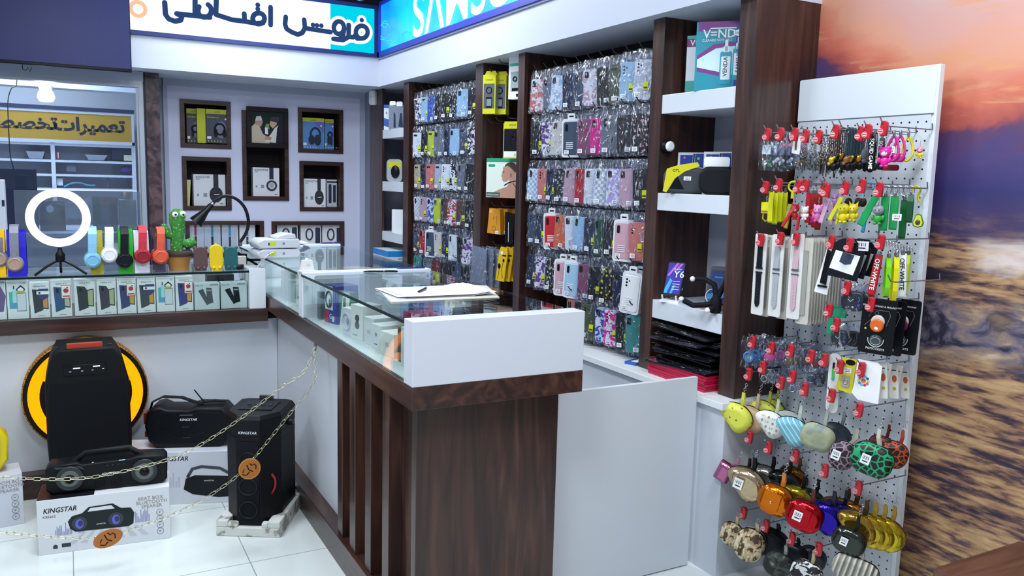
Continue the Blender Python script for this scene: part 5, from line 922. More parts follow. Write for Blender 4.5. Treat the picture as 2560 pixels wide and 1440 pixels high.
def f_blue(b, w, h):
    b.c(m('5a8cc8', .4)).rect(0, w, 0, h*.88, -.0004); b.c(m('6a6cc0', .4)).flat([(w*.5, h*.88), (w, h*.88), (w, h*.5)], -.0006); b.c(m('1c2438', .4)).ring(w*.22, .008, w*.58, -.004, h*.48, sq=1.3).flat(ell(w*.3, h*.3, 14, w*.4, h*.3), -.01).flat(ell(w*.32, h*.34, 14, w*.68, h*.3), -.011)
    b.c(LBL).rect(w*.03, w*.18, h*.12, h*.2, -.001).flat(ell(.014, .016, 10, w*.86, h*.76), -.001); [b.flat(ell(.008, .01, 8, w*.1+i*.022, h*.06), -.001) for i in range(5)]; b.c(INK).txt('AWEI', w*.5, h*.9, .016, -.0006, al='c')
def f_king(kind): 
    def f(b, w, h):
        b.c(INK).txt('KINGSTAR', w*.07, h*.88, .022, -.0008, sh=.2, off=.008).rect(w*.07, w*.2, h*.84, h*.855, -.0008); b.c(m('8a8e98', .5)).rect(w*.3, w*.42, h*.28, h*.4, -.0008).rect(w*.1, w*.16, h*.3, h*.38, -.0008)
        b.c(m('20232e', .4)).rect(w*.62, w*.78, h*.6, h, -.001)
        if kind == 'ring': b.ring(w*.17, w*.035, w*.70, -.006, h*.38, n=24); b.c(m('9aa4b0', .4)).flat(ell(w*.17, w*.17, 16, w*.70, h*.38), -.003)
        else: b.flat(ell(w*.42, h*.5, 22, w*.70, h*.36), -.003); b.c(LBL).stroke([(w*.64, h*.36), (w*.8, h*.37)], .004, -.004)
        b.c(INK).rect(w*.82, w*.92, h*.06, h*.08, -.0008)
    return f
nbox('yellow-edged dark headphone box, front one in the top left niche', 516, 357, .165, .255, .05, 'c8c818', 6.725, -.08, f_yel); ob(B(m('c4c814', .45)).at(at(494, 357, 'y', 6.722).x, 6.722, at(494, 357, 'y', 6.722).z).box(0, .06, 0, .06, 0, .258), 'headphone_box', None, 'yellow spine of a headphone box, middle of the top left niche', 'box', NG)
nbox('yellow-edged headphone box partly hidden, rear left in the top left niche', 468, 357, .10, .258, .06, 'a8ac14', 6.76, .0, f_yel)
nbox('blue headphone box with yellow top band, front in the top right niche', 757, 372, .175, .25, .05, 'c8c830', 6.735, 0, f_blue); nbox('second blue headphone box behind the front one, top right niche', 812, 373, .075, .245, .07, 'c8c830', 6.76, 0, f_blue)
nbox('white headphone box in the second-row left niche, black cup pictured', 485, 514, .235, .24, .07, 'd8dade', 6.735, .04, f_king('disc')); nbox('white headphone box with a round silver-ringed driver, middle niche', 633, 490, .205, .225, .07, 'dcdee4', 6.735, 0, f_king('ring')); nbox('white headphone box with black cup, second-row right niche', 760, 519, .175, .235, .07, 'dfe1e6', 6.735, -.1, f_king('disc'))
nbox('side-turned white headphone box with windows, second-row right niche', 818, 517, .085, .225, .07, 'c8ccd4', 6.75, .12, lambda b, w, h: b.c(m('2c3448', .4)).prism(rr(w*.3, h*.7, .01, 3, w*.3, h*.48), -.001, 0).prism(rr(w*.3, h*.65, .01, 3, w*.75, h*.48), -.001, 0).c(INK).rect(0, w, h*.88, h*.94, -.0008))
ob(B(m('d8c890', .5)).at(at(468, 515, 'y', 6.76).x, 6.76, at(468, 515, 'y', 6.76).z).prism([(.0, .0), (.018, 0), (.03, .2), (.0, .2)], 0, .01), 'wooden_wedge', None, 'pale wooden stick leaning inside the second-row left niche', 'stick')
for i, (px, c_) in enumerate(((470, 'a83040'), (512, '3a98b8'), (556, '3a98c8'), (600, '2c88c0'))): nbox('white headphone box with a '+['red', 'cyan', 'sky blue', 'blue'][i]+' corner tab, '+ORD[i]+' in the low left niche', px, 640, .12, .262, .1, 'd9dbe2', 6.74, .0, (lambda c_: lambda b, w, h: b.c(m(c_, .4)).rect(w*.42, w*.56, h*.6, h*.98, -.0006).c(INK).rect(w*.42, w*.56, h*.2, h*.58, -.0006))(c_))
for i, px in enumerate((693, 752, 806)): nbox('white KINGSTAR headphone box with side window, '+ORD[i]+' in the low right niche', px, 616, .165, .22, .1, 'dcdde2', 6.74, -.05, lambda b, w, h: (b.c(INK).txt('KINGSTAR', w*.05, h*.86, .018, -.0006, sh=.2, off=.006), b.ring(w*.16, .006, w*.42, -.003, h*.45, sq=1.7), b.rect(w*.66, w, h*.8, h*.85, -.0006), b.c(m('283048', .4)).prism(rr(w*.24, h*.6, .008, 3, w*.84, h*.4), -.001, 0)))
# framed picture
p = at(617, 366, 'y', 6.69); q = at(719, 270, 'y', 6.69); t = T('framed_picture', 'dark framed picture of two seated people leaning together, on the middle niche', 'picture', (p.x, 6.70, p.z-.005), 0)
w = q.x-p.x; h = q.z-p.z; fr = .035
ob(B(m('1c1416', .35)).box(0, w, -.03, 0, 0, fr).box(0, w, -.03, 0, h-fr, h).box(0, fr, -.03, 0, fr, h-fr).box(w-fr, w, -.03, 0, fr, h-fr), 'frame', t, bev=.003)
b = B(m('18241c', .4)).box(fr, w-fr, -.016, -.004, fr, h-fr); F = lambda q_, c_, y: b.c(m(c_, .4)).flat([(fr+(w-2*fr)*u, fr+(h-2*fr)*v) for u, v in q_], y)
F([(0, 0), (.55, 0), (.6, .12), (.35, .3), (.25, .55), (.1, .6), (0, .5)], 'c4b49c', -.0164); F([(.75, 0), (1, 0), (1, .7), (.9, .72), (.8, .5)], '1e1c26', -.0166); F([(.4, .05), (.75, .02), (.85, .6), (.72, .5), (.6, .3)], 'd8d4cc', -.0165); F([(.1, .6), (.3, .52), (.36, .68), (.3, .8), (.16, .8)], 'b48c78', -.0168); F([(.12, .7), (.34, .72), (.3, .86), (.16, .84)], 'c8c8cc', -.017); F([(.56, .6), (.66, .48), (.78, .6), (.8, .74), (.6, .76)], 'c4a48c', -.0168); F([(.58, .72), (.84, .66), (.86, .86), (.62, .86)], '20222c', -.017); F([(.4, .12), (.6, .1), (.62, .2), (.44, .24)], 'b88c74', -.0172); F([(.42, .5), (.56, .45), (.54, .62), (.46, .62)], '6c9c44', -.0163); F([(.42, .3), (.52, .28), (.5, .5), (.42, .5)], 'e8e8f0', -.0164)
ob(b, 'photo', t)
# ================================================================ on the walls and bulkhead
p = at(936, 240, 'x', 2.19); t = T('alarm_sensor', 'small white motion sensor under the bulkhead in the corner', 'sensor', (2.196, p.y, 2.06), R90+.5); ob(B(m('e6e6ea', .3)).prism(rr(.062, .115, .018, 4, 0, .058), -.045, 0, .01), 'housing', t); ob(B(m('b8bac4', .4)).prism(rr(.05, .004, .001, 2, 0, .062), -.0465, -.04), 'lens_slot', t)
p = at(898, -8, 'y', 6.08); t = T('dome_camera', 'white dome security camera at the top edge, above the cyan sign end', 'camera', (p.x, 6.06, 2.785)); ob(B(m('c8ccd8', .35)).ball(0, 0, .03, .045, .045, .04, 20, 12), 'housing', t); ob(B(m('10131c', .15)).at(0, -.02, .018, rx=1.9).lathe([(.026, .012), (.024, .024), (.008, .03)], 18), 'lens', t); ob(B(m('3c4258', .5)).box(-.02, .02, -.0, .075, .05, .1), 'mount', t)
# ================================================================ workshop seen through the window
WY_ = 8.2
t = T('workshop_shelving', 'white open shelf unit on the workshop back wall behind glass', 'shelving', (0, WY_, 1.2), world=True)
wsm = m('c4cad6', .5); ob(B(wsm).box(-1.8, .54, WY_+.28, WY_+.30, 1.05, 2.0), 'back_panel', t)
for x in (-.105, .53): ob(B(wsm).box(x, x+.032, WY_, WY_+.28, 1.0, 1.74), 'upright', t)
for z in (1.715, 1.573, 1.452, 1.33): ob(B(wsm).box(-1.8, .55, WY_+.002, WY_+.28, z-.02, z), 'shelf', t)
t = T('banner', 'mustard yellow banner with dark blue Persian lettering above the workshop shelves', 'banner', (0, WY_-.02, 1.74), world=True)
ob(B(m('b08a1c', .5)).box(-1.8, .535, WY_-.02, WY_, 1.745, 1.975), 'panel', t); ob(B(wsm).box(-1.8, .556, WY_-.025, WY_-.001, 1.975, 1.995).box(.535, .556, WY_-.025, WY_-.001, 1.72, 1.975).box(-1.8, .556, WY_-.025, WY_-.001, 1.72, 1.745), 'frame', t); ob(B(m('20284c', .5)).box(-1.8, .56, WY_-.03, WY_-.001, 1.997, 2.03), 'dark_strip', t)
b = B(m('10122a', .7)); A_ = at(313, 330, 'y', WY_-.021); b.txt('\ufe97\ufecc\ufee4\ufef4\ufeae\ufe8d\ufe95'[::-1], A_.x, A_.z-.005, .155, WY_-.0215, al='r', off=.035, sx=1.05)
A_ = at(144, 322, 'y', WY_-.021); ob(b, 'lettering', t); b = B(m('10122a', .7)); b.txt('\ufe97\ufea8\ufebc\ufebc\ufef2'[::-1], A_.x, A_.z-.005, .155, WY_-.0215, al='r', off=.035, sx=1.05); ob(b, 'lettering', t)
p = at(115, 240, 'y', 7.2); t = T('ceiling_bulb', 'glowing white bulb in the workshop ceiling socket', 'light bulb', (p.x, 7.2, p.z), world=False); ob(B(em('f4faff', 7)).lathe([(.01, -.045), (.045, -.04), (.06, -.01), (.05, .03), (.035, .045)], 20), 'bulb', t); ob(B(m('d0d4dc', .5)).lathe([(.042, .045), (.05, .07), (.05, .075)], 18).lathe([(.02, .075), (.02, .5)], 10), 'socket', t)
l = bpy.data.lights.new('ceiling_bulb_light', 'POINT'); l.energy = 6; l.shadow_soft_size = .06; l.color = (.9, .95, 1); o = bpy.data.objects.new('ceiling_bulb_light', l); o.location = (p.x, 7.1, p.z-.08); COL.objects.link(o)
t = T('hanging_cord', 'black cord dangling from the workshop ceiling in front of the banner', 'cord', (0, 7.2, 1.4), world=True); ob(B(BLACK).tube(smooth_path([Vector((-.33, 7.2, 2.5))]+[at(x, y, 'y', 7.2) for x, y in ( (42, 200), (28, 222), (20, 255), (22, 330), (26, 390), (34, 425), (36, 470))], 6), .004, 6), 'cord', t)
def wbox(nm, lab, cat, px0, px1, py0, py1, col, d=.12, y=WY_+.05, g=None, zb=None):
    a_, c_ = at(px0, py1, 'y', y), at(px1, py0, 'y', y); return ob(B(m(col, .5)).box(a_.x, c_.x, y, y+d, zb or a_.z, c_.z), nm, None, lab, cat, g, bev=.003)
wbox('storage_box', 'dark box with a white label on the workshop top shelf', 'box', 279, 328, 366, 400, '1c2140'); wbox('price_display', 'small white framed panel before the dark box on the workshop shelf', 'display', 310, 331, 388, 402, 'c8d0b8', .02, WY_+.02)
for i, x in enumerate((140, 144, 148)): wbox('small_bottle', ORD[i]+' little red and white bottle at the left of the top right shelf', 'bottle', x, x+3, 381, 396, ['b0383c', 'd0d0d8', '6c3040'][i], .03, WY_+.04, 'little bottles on the workshop shelf')
def basket(px0, px1, py0, py1, lab):
    a_, c_ = at(px0, py1, 'y', WY_+.06), at(px1, py0, 'y', WY_+.06); w = c_.x-a_.x; h = c_.z-a_.z; b = B(m('a4acb8', .4))
    b.add([(a_.x+w*.15, WY_+.06, a_.z), (c_.x-w*.15, WY_+.06, a_.z), (c_.x-w*.15, WY_+.2, a_.z), (a_.x+w*.15, WY_+.2, a_.z), (a_.x, WY_+.04, c_.z), (c_.x, WY_+.04, c_.z), (c_.x, WY_+.22, c_.z), (a_.x, WY_+.22, c_.z)], [(0, 1, 5, 4), (1, 2, 6, 5), (2, 3, 7, 6), (3, 0, 4, 7), (3, 2, 1, 0)]); return ob(b, 'basket', None, lab, 'basket')
basket(66, 112, 379, 396, 'grey plastic basket on the left workshop shelf'); basket(213, 268, 388, 400, 'shallow clear tray on the right workshop shelf')
wbox('gadget_box', 'small grey and black package leaning on the middle workshop shelf', 'box', 166, 189, 408, 429, '5a6478', .03); ob(B(m('4c3c78', .8)).ball(*at(316, 425, 'y', WY_+.08), .055, .05, .035), 'cloth_bundle', None, 'crumpled purple cloth at the right end of the middle shelf', 'cloth')
wbox('thermostat', 'white device with dark screen on the lowest workshop shelf', 'device', 142, 157, 446, 464, 'd4dae0', .04); t = T('blue_cables', 'light blue cables lying along the lowest workshop shelf', 'cable', (0, WY_+.06, 1.33), world=True); ob(B(m('5a9cc4', .5)).tube(smooth_path([at(x, y, 'y', WY_+.06) for x, y in ((160, 467), (180, 458), (200, 457), (220, 463), (238, 463))], 5), .008), 'cable', t)
wbox('small_tool', 'thin grey tool standing on the lowest workshop shelf', 'tool', 268, 271, 444, 467, '5a6068', .02)
t = T('monitor', 'dark monitor facing away on the workshop bench, at the left', 'monitor', (-.3, 6.75, .9), world=True); a_ = at(93, 468, 'y', 6.8); c_ = at(2, 422, 'y', 6.8)
ob(B(m('20264a', .5)).add([(c_.x-.2, 6.8, .95), (a_.x, 6.8, .95), (a_.x, 6.8, c_.z), (c_.x-.2, 6.8, c_.z), (c_.x-.1, 7.1, .95), (a_.x-.12, 7.1, .95), (a_.x-.12, 7.1, c_.z-.08), (c_.x-.1, 7.1, c_.z-.08)], [(0, 1, 2, 3), (7, 6, 5, 4), (1, 5, 6, 2), (3, 2, 6, 7), (0, 3, 7, 4)]), 'shell', t)
t = T('workbench', 'grey workshop bench behind the window', 'bench', (-.5, 7.2, 0), world=True); ob(B(m('b4bcc8', .4)).box(-2.5, .45, 6.6, 7.6, 1.02, 1.045), 'worktop', t); ob(B(m('8a92a4', .5)).box(-2.45, .4, 6.62, 7.55, 0, 1.02), 'cabinet', t)
wbox('laptop_bag', 'black bag with a pale logo on the bench, seen through the ring light', 'bag', 100, 162, 503, 557, '1c2034', .1, 6.9, zb=1.046); wbox('tool_case', 'second black case on the bench, right of the ring light', 'case', 233, 293, 492, 557, '1e2a50', .1, 6.9, zb=1.046); wbox('beige_carton', 'beige carton on the bench near the window frame', 'box', 300, 340, 500, 557, 'a8a8a0', .1, 6.9, zb=1.046); t = T('cup', 'brown cup on the beige carton', 'cup', at(318, 500, 'y', 6.95)); ob(B(m('9c6c54', .5)).lathe([(.022, 0), (.03, .06), (.026, .06), (.02, .01)], 16), 'body', t)
p_ = at(125, 522, 'y', 6.898); lb_ = [o for o in bpy.data.objects if o.name == 'laptop_bag'][0]; _w[lb_.name] = lb_.location.copy(); ob(B(LBL).at(p_.x, 6.897, p_.z).flat(ell(.05, .055, 14), 0).flat([(.0, .03), (.018, .045), (.012, .03)], 0), 'logo_patch', lb_)
t = T('white_fan_tower', 'white upright device with dark slot at the far left behind the counter', 'device', (-.45, 4.9, 1.02), world=True); a_ = at(18, 600, 'y', 4.9); c_ = at(-40, 448, 'y', 4.9)
ob(B(m('c4ccd8', .4)).box(c_.x, a_.x, 4.9, 5.0, a_.z, c_.z), 'body', t, bev=.006); q1 = at(5, 515, 'y', 4.898); q2 = at(11, 500, 'y', 4.898); ob(B(m('1c2438', .3)).box(q1.x, q2.x, 4.896, 4.9, q1.z, q2.z), 'slot', t); ob(B(m('a0a8b8', .4)).box(c_.x, a_.x+.005, 4.88, 5.02, .80, a_.z), 'pedestal', t)
# ================================================================ pegboard stock
def mpp(p): return (p-Vector((0, 0, HC))).dot(CF)/FOC
RZ = R90+.42
PGM = 'wire hooks on the pegboard'; rowname = {'A': 'top row', 'B': 'second row', 'C': 'watch strap row', 'D': 'staggered middle hooks', 'E': 'bagged grips row', 'F': 'coin purse row', 'G': 'metallic purse row', 'H': 'bottom row'}
LK = {'A': [(1919, 338), (1951, 337), (1987, 338), (2014, 342), (2047, 344), (2090, 331), (2152, 336), (2170, 331), (2210, 323)],
 'B': [(1914, 470), (1947, 464), (1996, 468), (2014, 466), (2060, 474), (2066, 478), (2113, 472), (2155, 467), (2198, 476)],
 'C': [(1902, 602), (1951, 598), (1990, 600), (2079, 607), (2124, 614), (2202, 607)],
 'D': [(2118, 722), (2073, 778), (2091, 814), (2178, 763)],
 'E': [(1882, 857), (1929, 872), (1977, 879), (2028, 893), (2061, 902), (2100, 919), (2154, 925)],
 'F': [(1872, 937), (1908, 920), (1953, 959), (1981, 944), (2012, 975), (2079, 991), (2148, 1027)],
 'G': [(1874, 1095), (1922, 1121), (1989, 1142), (2062, 1179), (2146, 1222)],
 'H': [(1859, 1284), (1915, 1316), (1980, 1348), (2046, 1375)]}
wire = m('9a9ea6', .3, .9)
h0 = T('display_hook', 'x', 'hook', (2.411, 2, 1), R90)
ob(B(wire).tube([(0, 0, 0), (0, -.21, 0), (0, -.234, .004), (0, -.25, .024)], .0021, 5).tube([(0, .0, .0), (0, -.004, .02)], .0021, 5), 'wire', h0)
l0 = T('security_lock', 'x', 'lock', (2.2, 2, 1), R90)
ob(B(m('b81424', .35)).prism([(-.0095, -.026), (.0085, -.026), (.011, -.006), (.0115, .012), (.006, .019), (-.008, .019), (-.0095, .004)], -.009, .011, .002).c(m('5c0a14', .4)).prism(ell(.006, .006, 8, -.004, .009), -.0092, -.008), 'body', l0)
b = B(m('f4c4c8', .5)).flat(ell(.0165, .0175, 16, -.008, -.013), -.0094); b.c(m('c02436', .5)).ring(.0068, .0005, -.008, -.0097, -.013, n=14, m_=4).rect(-.0135, -.0025, -.0145, -.0115, -.0097).rect(-.0115, -.0045, -.0185, -.0172, -.0097).rect(-.0115, -.0045, -.009, -.0078, -.0097); ob(b, 'round_sticker', l0, 'pale round sticker')
LOC = {}
first = True
for r_, L in LK.items():
    for i, (px, py) in enumerate(L):
        p = at(px, py, 'x', 2.183); LOC[r_, i] = p
        hl = f'pegboard hook behind the {ORD[i]} red lock from left, {rowname[r_]}'; ll = f'red security lock with round sticker, {ORD[i]} from the left, {rowname[r_]}'
        z = p.z+.01
        if first: h0.location = (2.411, p.y, z); h0['label'] = hl; h0['group'] = PGM; l0.location = (p.x, p.y, z-.004); l0.rotation_euler = (0, 0, RZ); l0['label'] = ll; l0['group'] = 'red security locks on the pegboard hooks'; first = False
        else: dup(h0, (2.411, p.y, z), R90, hl, PGM); dup(l0, (p.x, p.y, z-.004), RZ, ll, 'red security locks on the pegboard hooks')
for px, py, l in ((2125, 322, 'bare of a lock, carrying dark cords in the top row'), (2247, 705, 'at the lanyard level')): p = at(px, py, 'x', 2.215); dup(h0, (2.411, p.y, p.z), R90, 'pegboard wire hook '+l, PGM)
def item(name, lab, cat, px, py, x, hpx, h0_, rz=RZ, g=None, tilt=0):
    """hung so its top is seen at px,py on depth plane x; hpx tall in the photo, built h0_ tall"""
    p = at(px, py, 'x', x); t = T(name, lab, cat, p, rz, g); s_ = hpx*mpp(p)/h0_; t.scale = (s_, s_, s_); t.rotation_euler = (0, tilt, rz); return t
def barcode(b, x, z, w=.02, h=.016, y=-.01): return price(b, x, z, w, h, y)
def ringlet(t, z=0, r=.011, mt=CHROME): return ob(B(mt).ring(r, .0011, 0, 0, z-r, 'yz', 20, 5), 'split_ring', t)
def links(b, z0, z1, x=0, y=0):
    n = max(2, int(abs(z1-z0)/.006))
    for i in range(n): b.ring(.0034, .0007, x, y, z0+(z1-z0)*(i+.5)/n, 'xz' if i % 2 else 'yz', 8, 4)
    return b
# ---- small bagged trinkets and chain key rings, top row
KG = 'small bagged trinkets in the top hook row'
for i, (px, py, x, hp, c_, lb) in enumerate(((1918, 352, 2.2, 74, '3c7c5c', 'clear bag with a green glass trinket and white card, first hook of the top row'), (1944, 356, 2.23, 60, 'd8dce4', 'clear bag with a white pompom charm, behind the green trinket bag'), (1962, 328, 2.22, 46, 'e87ca8', 'clear bag with pink candy charms, second hook of the top row'), (1965, 365, 2.3, 58, '6a5a44', 'smoky bag with brown charms below the pink one'), (2003, 372, 2.3, 52, '8a7048', 'clear bag with bronze charms under the white card'))):
    t = item('trinket_bag', lb, 'bag', px, py, x, hp, .09, g=KG); b = B(m(c_, .25)); q = random.Random(i)
    for k in range(5): b.ball(q.uniform(-.012, .012), q.uniform(-.003, .003), -.05-q.uniform(0, .028), q.uniform(.004, .009), n=8, rings=5)
    b.tube([(-.012, 0, -.01), (0, 0, -.035), (.012, 0, -.01)], .0008, 4); ob(b, 'charms', t)
    if i in (0,): ob(B(LBL).rect(-.014, .012, -.04, -.012, .002), 'backing_card', t)
    bg = wobble_bag(.045, -.088, 0, .009, i+200, 4, 5); ob(bg, 'clear_bag', t)
t = item('charm_card', 'white card with a gold bar charm, third hook of the top row', 'card', 1992, 340, 2.21, 46, .06, g=KG); ob(B(LBL).prism([(-.013, -.055), (.013, -.06), (.015, 0), (-.009, .002)], -.001, .001), 'card', t); ob(B(m('8a7440', .3, .8)).box(-.003, .003, -.004, -.001, -.045, -.015), 'gold_bar', t)
MG = 'metal charm key rings bunched in the top hook row'
q = random.Random(8)
brz = m('6e6452', .35, .9); slv = m('a8acb0', .25, 1); gun = m('3a3a3e', .3, .9)
pr = []
for k in range(4):
    t = T('metal_key_ring', 'x', 'key ring'); mt = [slv, brz, gun, brz][k]; ringlet(t, .004, .009, slv)
    b = links(B(mt), -.014, -.042); b.ring(.006, .0012, 0, 0, -.047)
    if k == 0: b.prism([(-.003, -.095), (.003, -.095), (.0035, -.055), (-.0035, -.055)], -.001, .001, 0).prism([(-.008, -.088), (.008, -.088), (.004, -.078), (-.004, -.078)], -.001, .001)
    elif k == 1: b.tube([(0, 0, -.052), (0, 0, -.10)], .0018, 5).ball(0, 0, -.058, .005, n=8, rings=5).box(-.006, .006, -.001, .001, -.07, -.066)
    elif k == 2: b.prism([(-.002, -.10), (.002, -.10), (.004, -.07), (.002, -.052), (-.002, -.052), (-.004, -.07)], -.001, .001)
    else: b.ring(.008, .0012, 0, 0, -.062).tube([(-.004, 0, -.07), (-.004, 0, -.098)], .0012, 4).tube([(.004, 0, -.07), (.004, 0, -.094)], .0012, 4)
    ob(b, 'charm', t); pr.append(t)
used_ = set(); n_ = 0
for (px, py, cnt, hn) in ((2012, 346, 8, 'fourth'), (2040, 346, 9, 'fifth'), (2064, 343, 8, 'between the fifth and sixth')):
    for d in range(cnt):
        k = q.randrange(4); x = 2.22+d*.0185; p = at(px, py, 'x', 2.225); loc = Vector((x, p.y+q.uniform(-.012, .012), p.z+.002)); s_ = 1.2+q.uniform(-.12, .12)
        lb = f'{["silver sword", "bronze rod", "dark blade", "bronze two-key"][k]} key ring, {ORD[d]} along the {hn} top hook' if 'between' not in hn else f'{["silver sword", "bronze rod", "dark blade", "bronze two-key"][k]} key ring, {ORD[d]} deep, left of the brown cords'
        if k in used_: o = dup(pr[k], loc, RZ+q.uniform(-.6, .6), lb, MG)
        else: used_.add(k); o = pr[k]; o.location = loc; o.rotation_euler = (0, 0, RZ); o['label'] = lb; o['group'] = MG
        o.scale = (s_, s_, s_)
CG = 'cord necklaces with pendants in the top hook row'
for i in range(18):
    br_ = i < 9; px = (2103 if br_ else 2138); p = at(px-10, 322, 'x', 2.225); x = 2.21+(i % 9)*.017
    nmc = 'brown' if br_ else 'dark teal'; t = T('cord_necklace', f'{nmc} cord necklace with a {["gold", "black", "gold", "dark", "bronze"][i % 5]} pendant, {ORD[i % 9]} along its hook', 'necklace', (x, p.y+q.uniform(-.006, .006), p.z+.004), RZ+q.uniform(-.2, .3), CG)
    b = B(m('4a2c22' if br_ else '16303c', .7)); ln = .075+q.uniform(0, .02)
    for w in (-.009, -.003, .004, .01): b.tube([(w*.3, 0, .0), (w, -.002, -.02), (w, -.002, -ln)], .0016, 5)
    ob(b, 'cords', t); b = B(m(['d8b83c', '101014', 'c8982c', '18181c', '8a5c30'][i % 5], .3, .7 if i % 2 == 0 else .2)); b.ball(0, -.002, -ln-.012, .010, .006, .012, 8, 6).ball(.008, .0, -ln-.004, .006, n=8, rings=5).ball(-.007, 0, -ln-.024, .007, n=8, rings=5).c(m('101012', .4)).ball(.006, .003, -ln-.034, .012, .009, .014, n=8, rings=5).ball(-.01, .003, -ln-.03, .009, .008, .016, n=8, rings=5); ob(b, 'pendant', t)
# ---- straps
def loop_pts(ln, w=.012, drop=1): return [(0, 0, 0), (-w*.3, -.004, -ln*.25), (-w*.6, -w*.8, -ln*.7), (-w*.3, -w*1.1, -ln*.95), (0, 0, -ln), (w*.3, w*1.1, -ln*.95), (w*.6, w*.8, -ln*.7), (w*.3, .004, -ln*.25), (0, 0, 0)]
def strap(lab, px, py, x, hpx, col, w=.018, text=None, tc=LBL, rz=RZ, g=None, tilt=0, name='wrist_strap', ring=True, lean=0, open_=.010):
    t = item(name, lab, 'strap', px, py, x, hpx, .12, rz, g, tilt)
    if ring: ringlet(t, .018, .0095); ob(B(STEEL).box(-.005, .005, -.003, .003, -.003, .008), 'clasp', t)
    mt = m(col, .35); ob(B(mt).strip([(0, -.001, 0), (0, -open_*.8, -.03), (0, -open_, -.09), (0, -open_*.6, -.115), (0, 0, -.12), (0, open_*.6, -.115), (0, open_, -.09), (0, open_*.8, -.03), (0, .001, 0)], w, (1, 0, 0), .0018), 'band', t)
    if text: ob(B(tc).txt(text, -.0058*(w/.018), -.012, .0165*(w/.018), -open_-.0016, off=.015, rot=-PI/2), 'printed_lettering', t)
    return t
SGp = 'printed wrist straps in the top hook row'
strap('black wrist strap printed SQUID GAME, facing front in the top row', 2184, 338, 2.205, 84, '101218', .02, 'SQUID GAME', g=SGp); strap('second black SQUID GAME strap, between the first and the magenta doll', 2206, 345, 2.22, 78, '14161c', .018, 'SQUID', g=SGp)
t = item('figure_charm', 'grey shell-like charm hanging left of the SQUID GAME strap', 'charm', 2164, 352, 2.23, 56, .085); ob(links(B(CHROME), 0, -.025), 'chain', t); ob(B(m('5c636c', .4)).ball(0, 0, -.048, .014, .012, .022, 12, 8).ball(0, 0, -.075, .009, n=10, rings=6), 'body', t)
def figure(lab, px, py, x, hpx, cb, ch=None, cf='f0e0d0', ears=None, g=None, name='toy_charm', rz=RZ, arms=True):
    """plain rubber toy charm: chain, head, body, arms, feet"""
    t = item(name, lab, 'charm', px, py, x, hpx, .10, rz, g); ob(links(B(CHROME), .0, -.03), 'chain', t); ch = ch or cb
    b = B(m(ch, .35)).ball(0, 0, -.05, .019, .016, .018, 14, 10)
    if ears == 'pointed': b.c(m(ch, .35)).add([(-.016, 0, -.042), (-.006, 0, -.034), (-.017, 0, -.022), (.016, 0, -.042), (.006, 0, -.034), (.017, 0, -.022), (-.011, .006, -.038), (.011, .006, -.038)], [(0, 1, 2), (3, 5, 4), (0, 2, 6), (1, 6, 2), (3, 7, 5), (4, 5, 7)])
    if ears == 'round': b.ball(-.014, 0, -.036, .006, n=8, rings=5).ball(.014, 0, -.036, .006, n=8, rings=5)
    ob(b, 'head', t); b = B(m(cb, .35)).ball(0, 0, -.08, .014, .012, .016, 12, 8)
    if arms: b.ball(-.016, -.002, -.076, .006, .006, .01, 8, 5).ball(.016, -.002, -.076, .006, .006, .01, 8, 5)
    b.ball(-.007, -.004, -.095, .007, .008, .005, 8, 5).ball(.007, -.004, -.095, .007, .008, .005, 8, 5); ob(b, 'body', t)
    b = B(m(cf, .4)).ball(0, -.0105, -.054, .011, .007, .009, 10, 6); b.c(BLACK).ball(-.006, -.0165, -.05, .0018, n=6, rings=4).ball(.006, -.0165, -.05, .0018, n=6, rings=4); ob(b, 'face', t); return t
FG = 'rubber toy charms on the pegboard'
figure('magenta hooded doll charm at the right of the top row', 2216, 342, 2.215, 76, 'e4209c', 'e4209c', 'f2e0e4', 'round', FG)
for i, (px, x, c_, lb) in enumerate(((2236, 2.24, 'c8288c', 'magenta rope loop with a paper label, left of two'), (2252, 2.29, 'd03c9c', 'magenta rope loop with a narrow label, right of two'), (2272, 2.34, 'e0cc14', 'yellow rope loop at the right of the top row'))):
    t = item('rope_loop', lb, 'strap', px, 338, x, 68, .085, RZ, 'rope loop key rings in the top row'); ringlet(t, .016, .009); ob(B(CHROME).box(-.004, .004, -.004, .004, -.006, .008), 'clasp', t)
    ob(B(m(c_, .4)).tube(smooth_path([Vector(v) for v in ((-.003, 0, -.004), (-.014, -.003, -.03), (-.016, -.004, -.06), (0, -.005, -.08), (.016, -.003, -.06), (.013, 0, -.03), (.003, 0, -.004))], 4), .0042, 7), 'rope', t)
    if i < 2: ob(barcode(B(), -.004+i*.006, -.045, .022 if i == 0 else .012, .02, -.011), 'paper_label', t)
    if i < 2: ob(B(m('d828a0', .35)).ball(.004, .008, -.07, .014, .01, .014, 10, 7), 'charm', t)
figure('yellow and pink doll charm at the far right of the top row', 2302, 352, 2.38, 44, 'e8d020', 'e88cb0', 'f0dcc8', None, FG); t = item('red_pouch_charm', 'flat dark red charm low behind the magenta dolls', 'charm', 2226, 412, 2.3, 18, .03); ob(B(m('7c1018', .5)).prism(rr(.07, .025, .01, 3, 0, -.012), -.004, .004, .002), 'body', t)
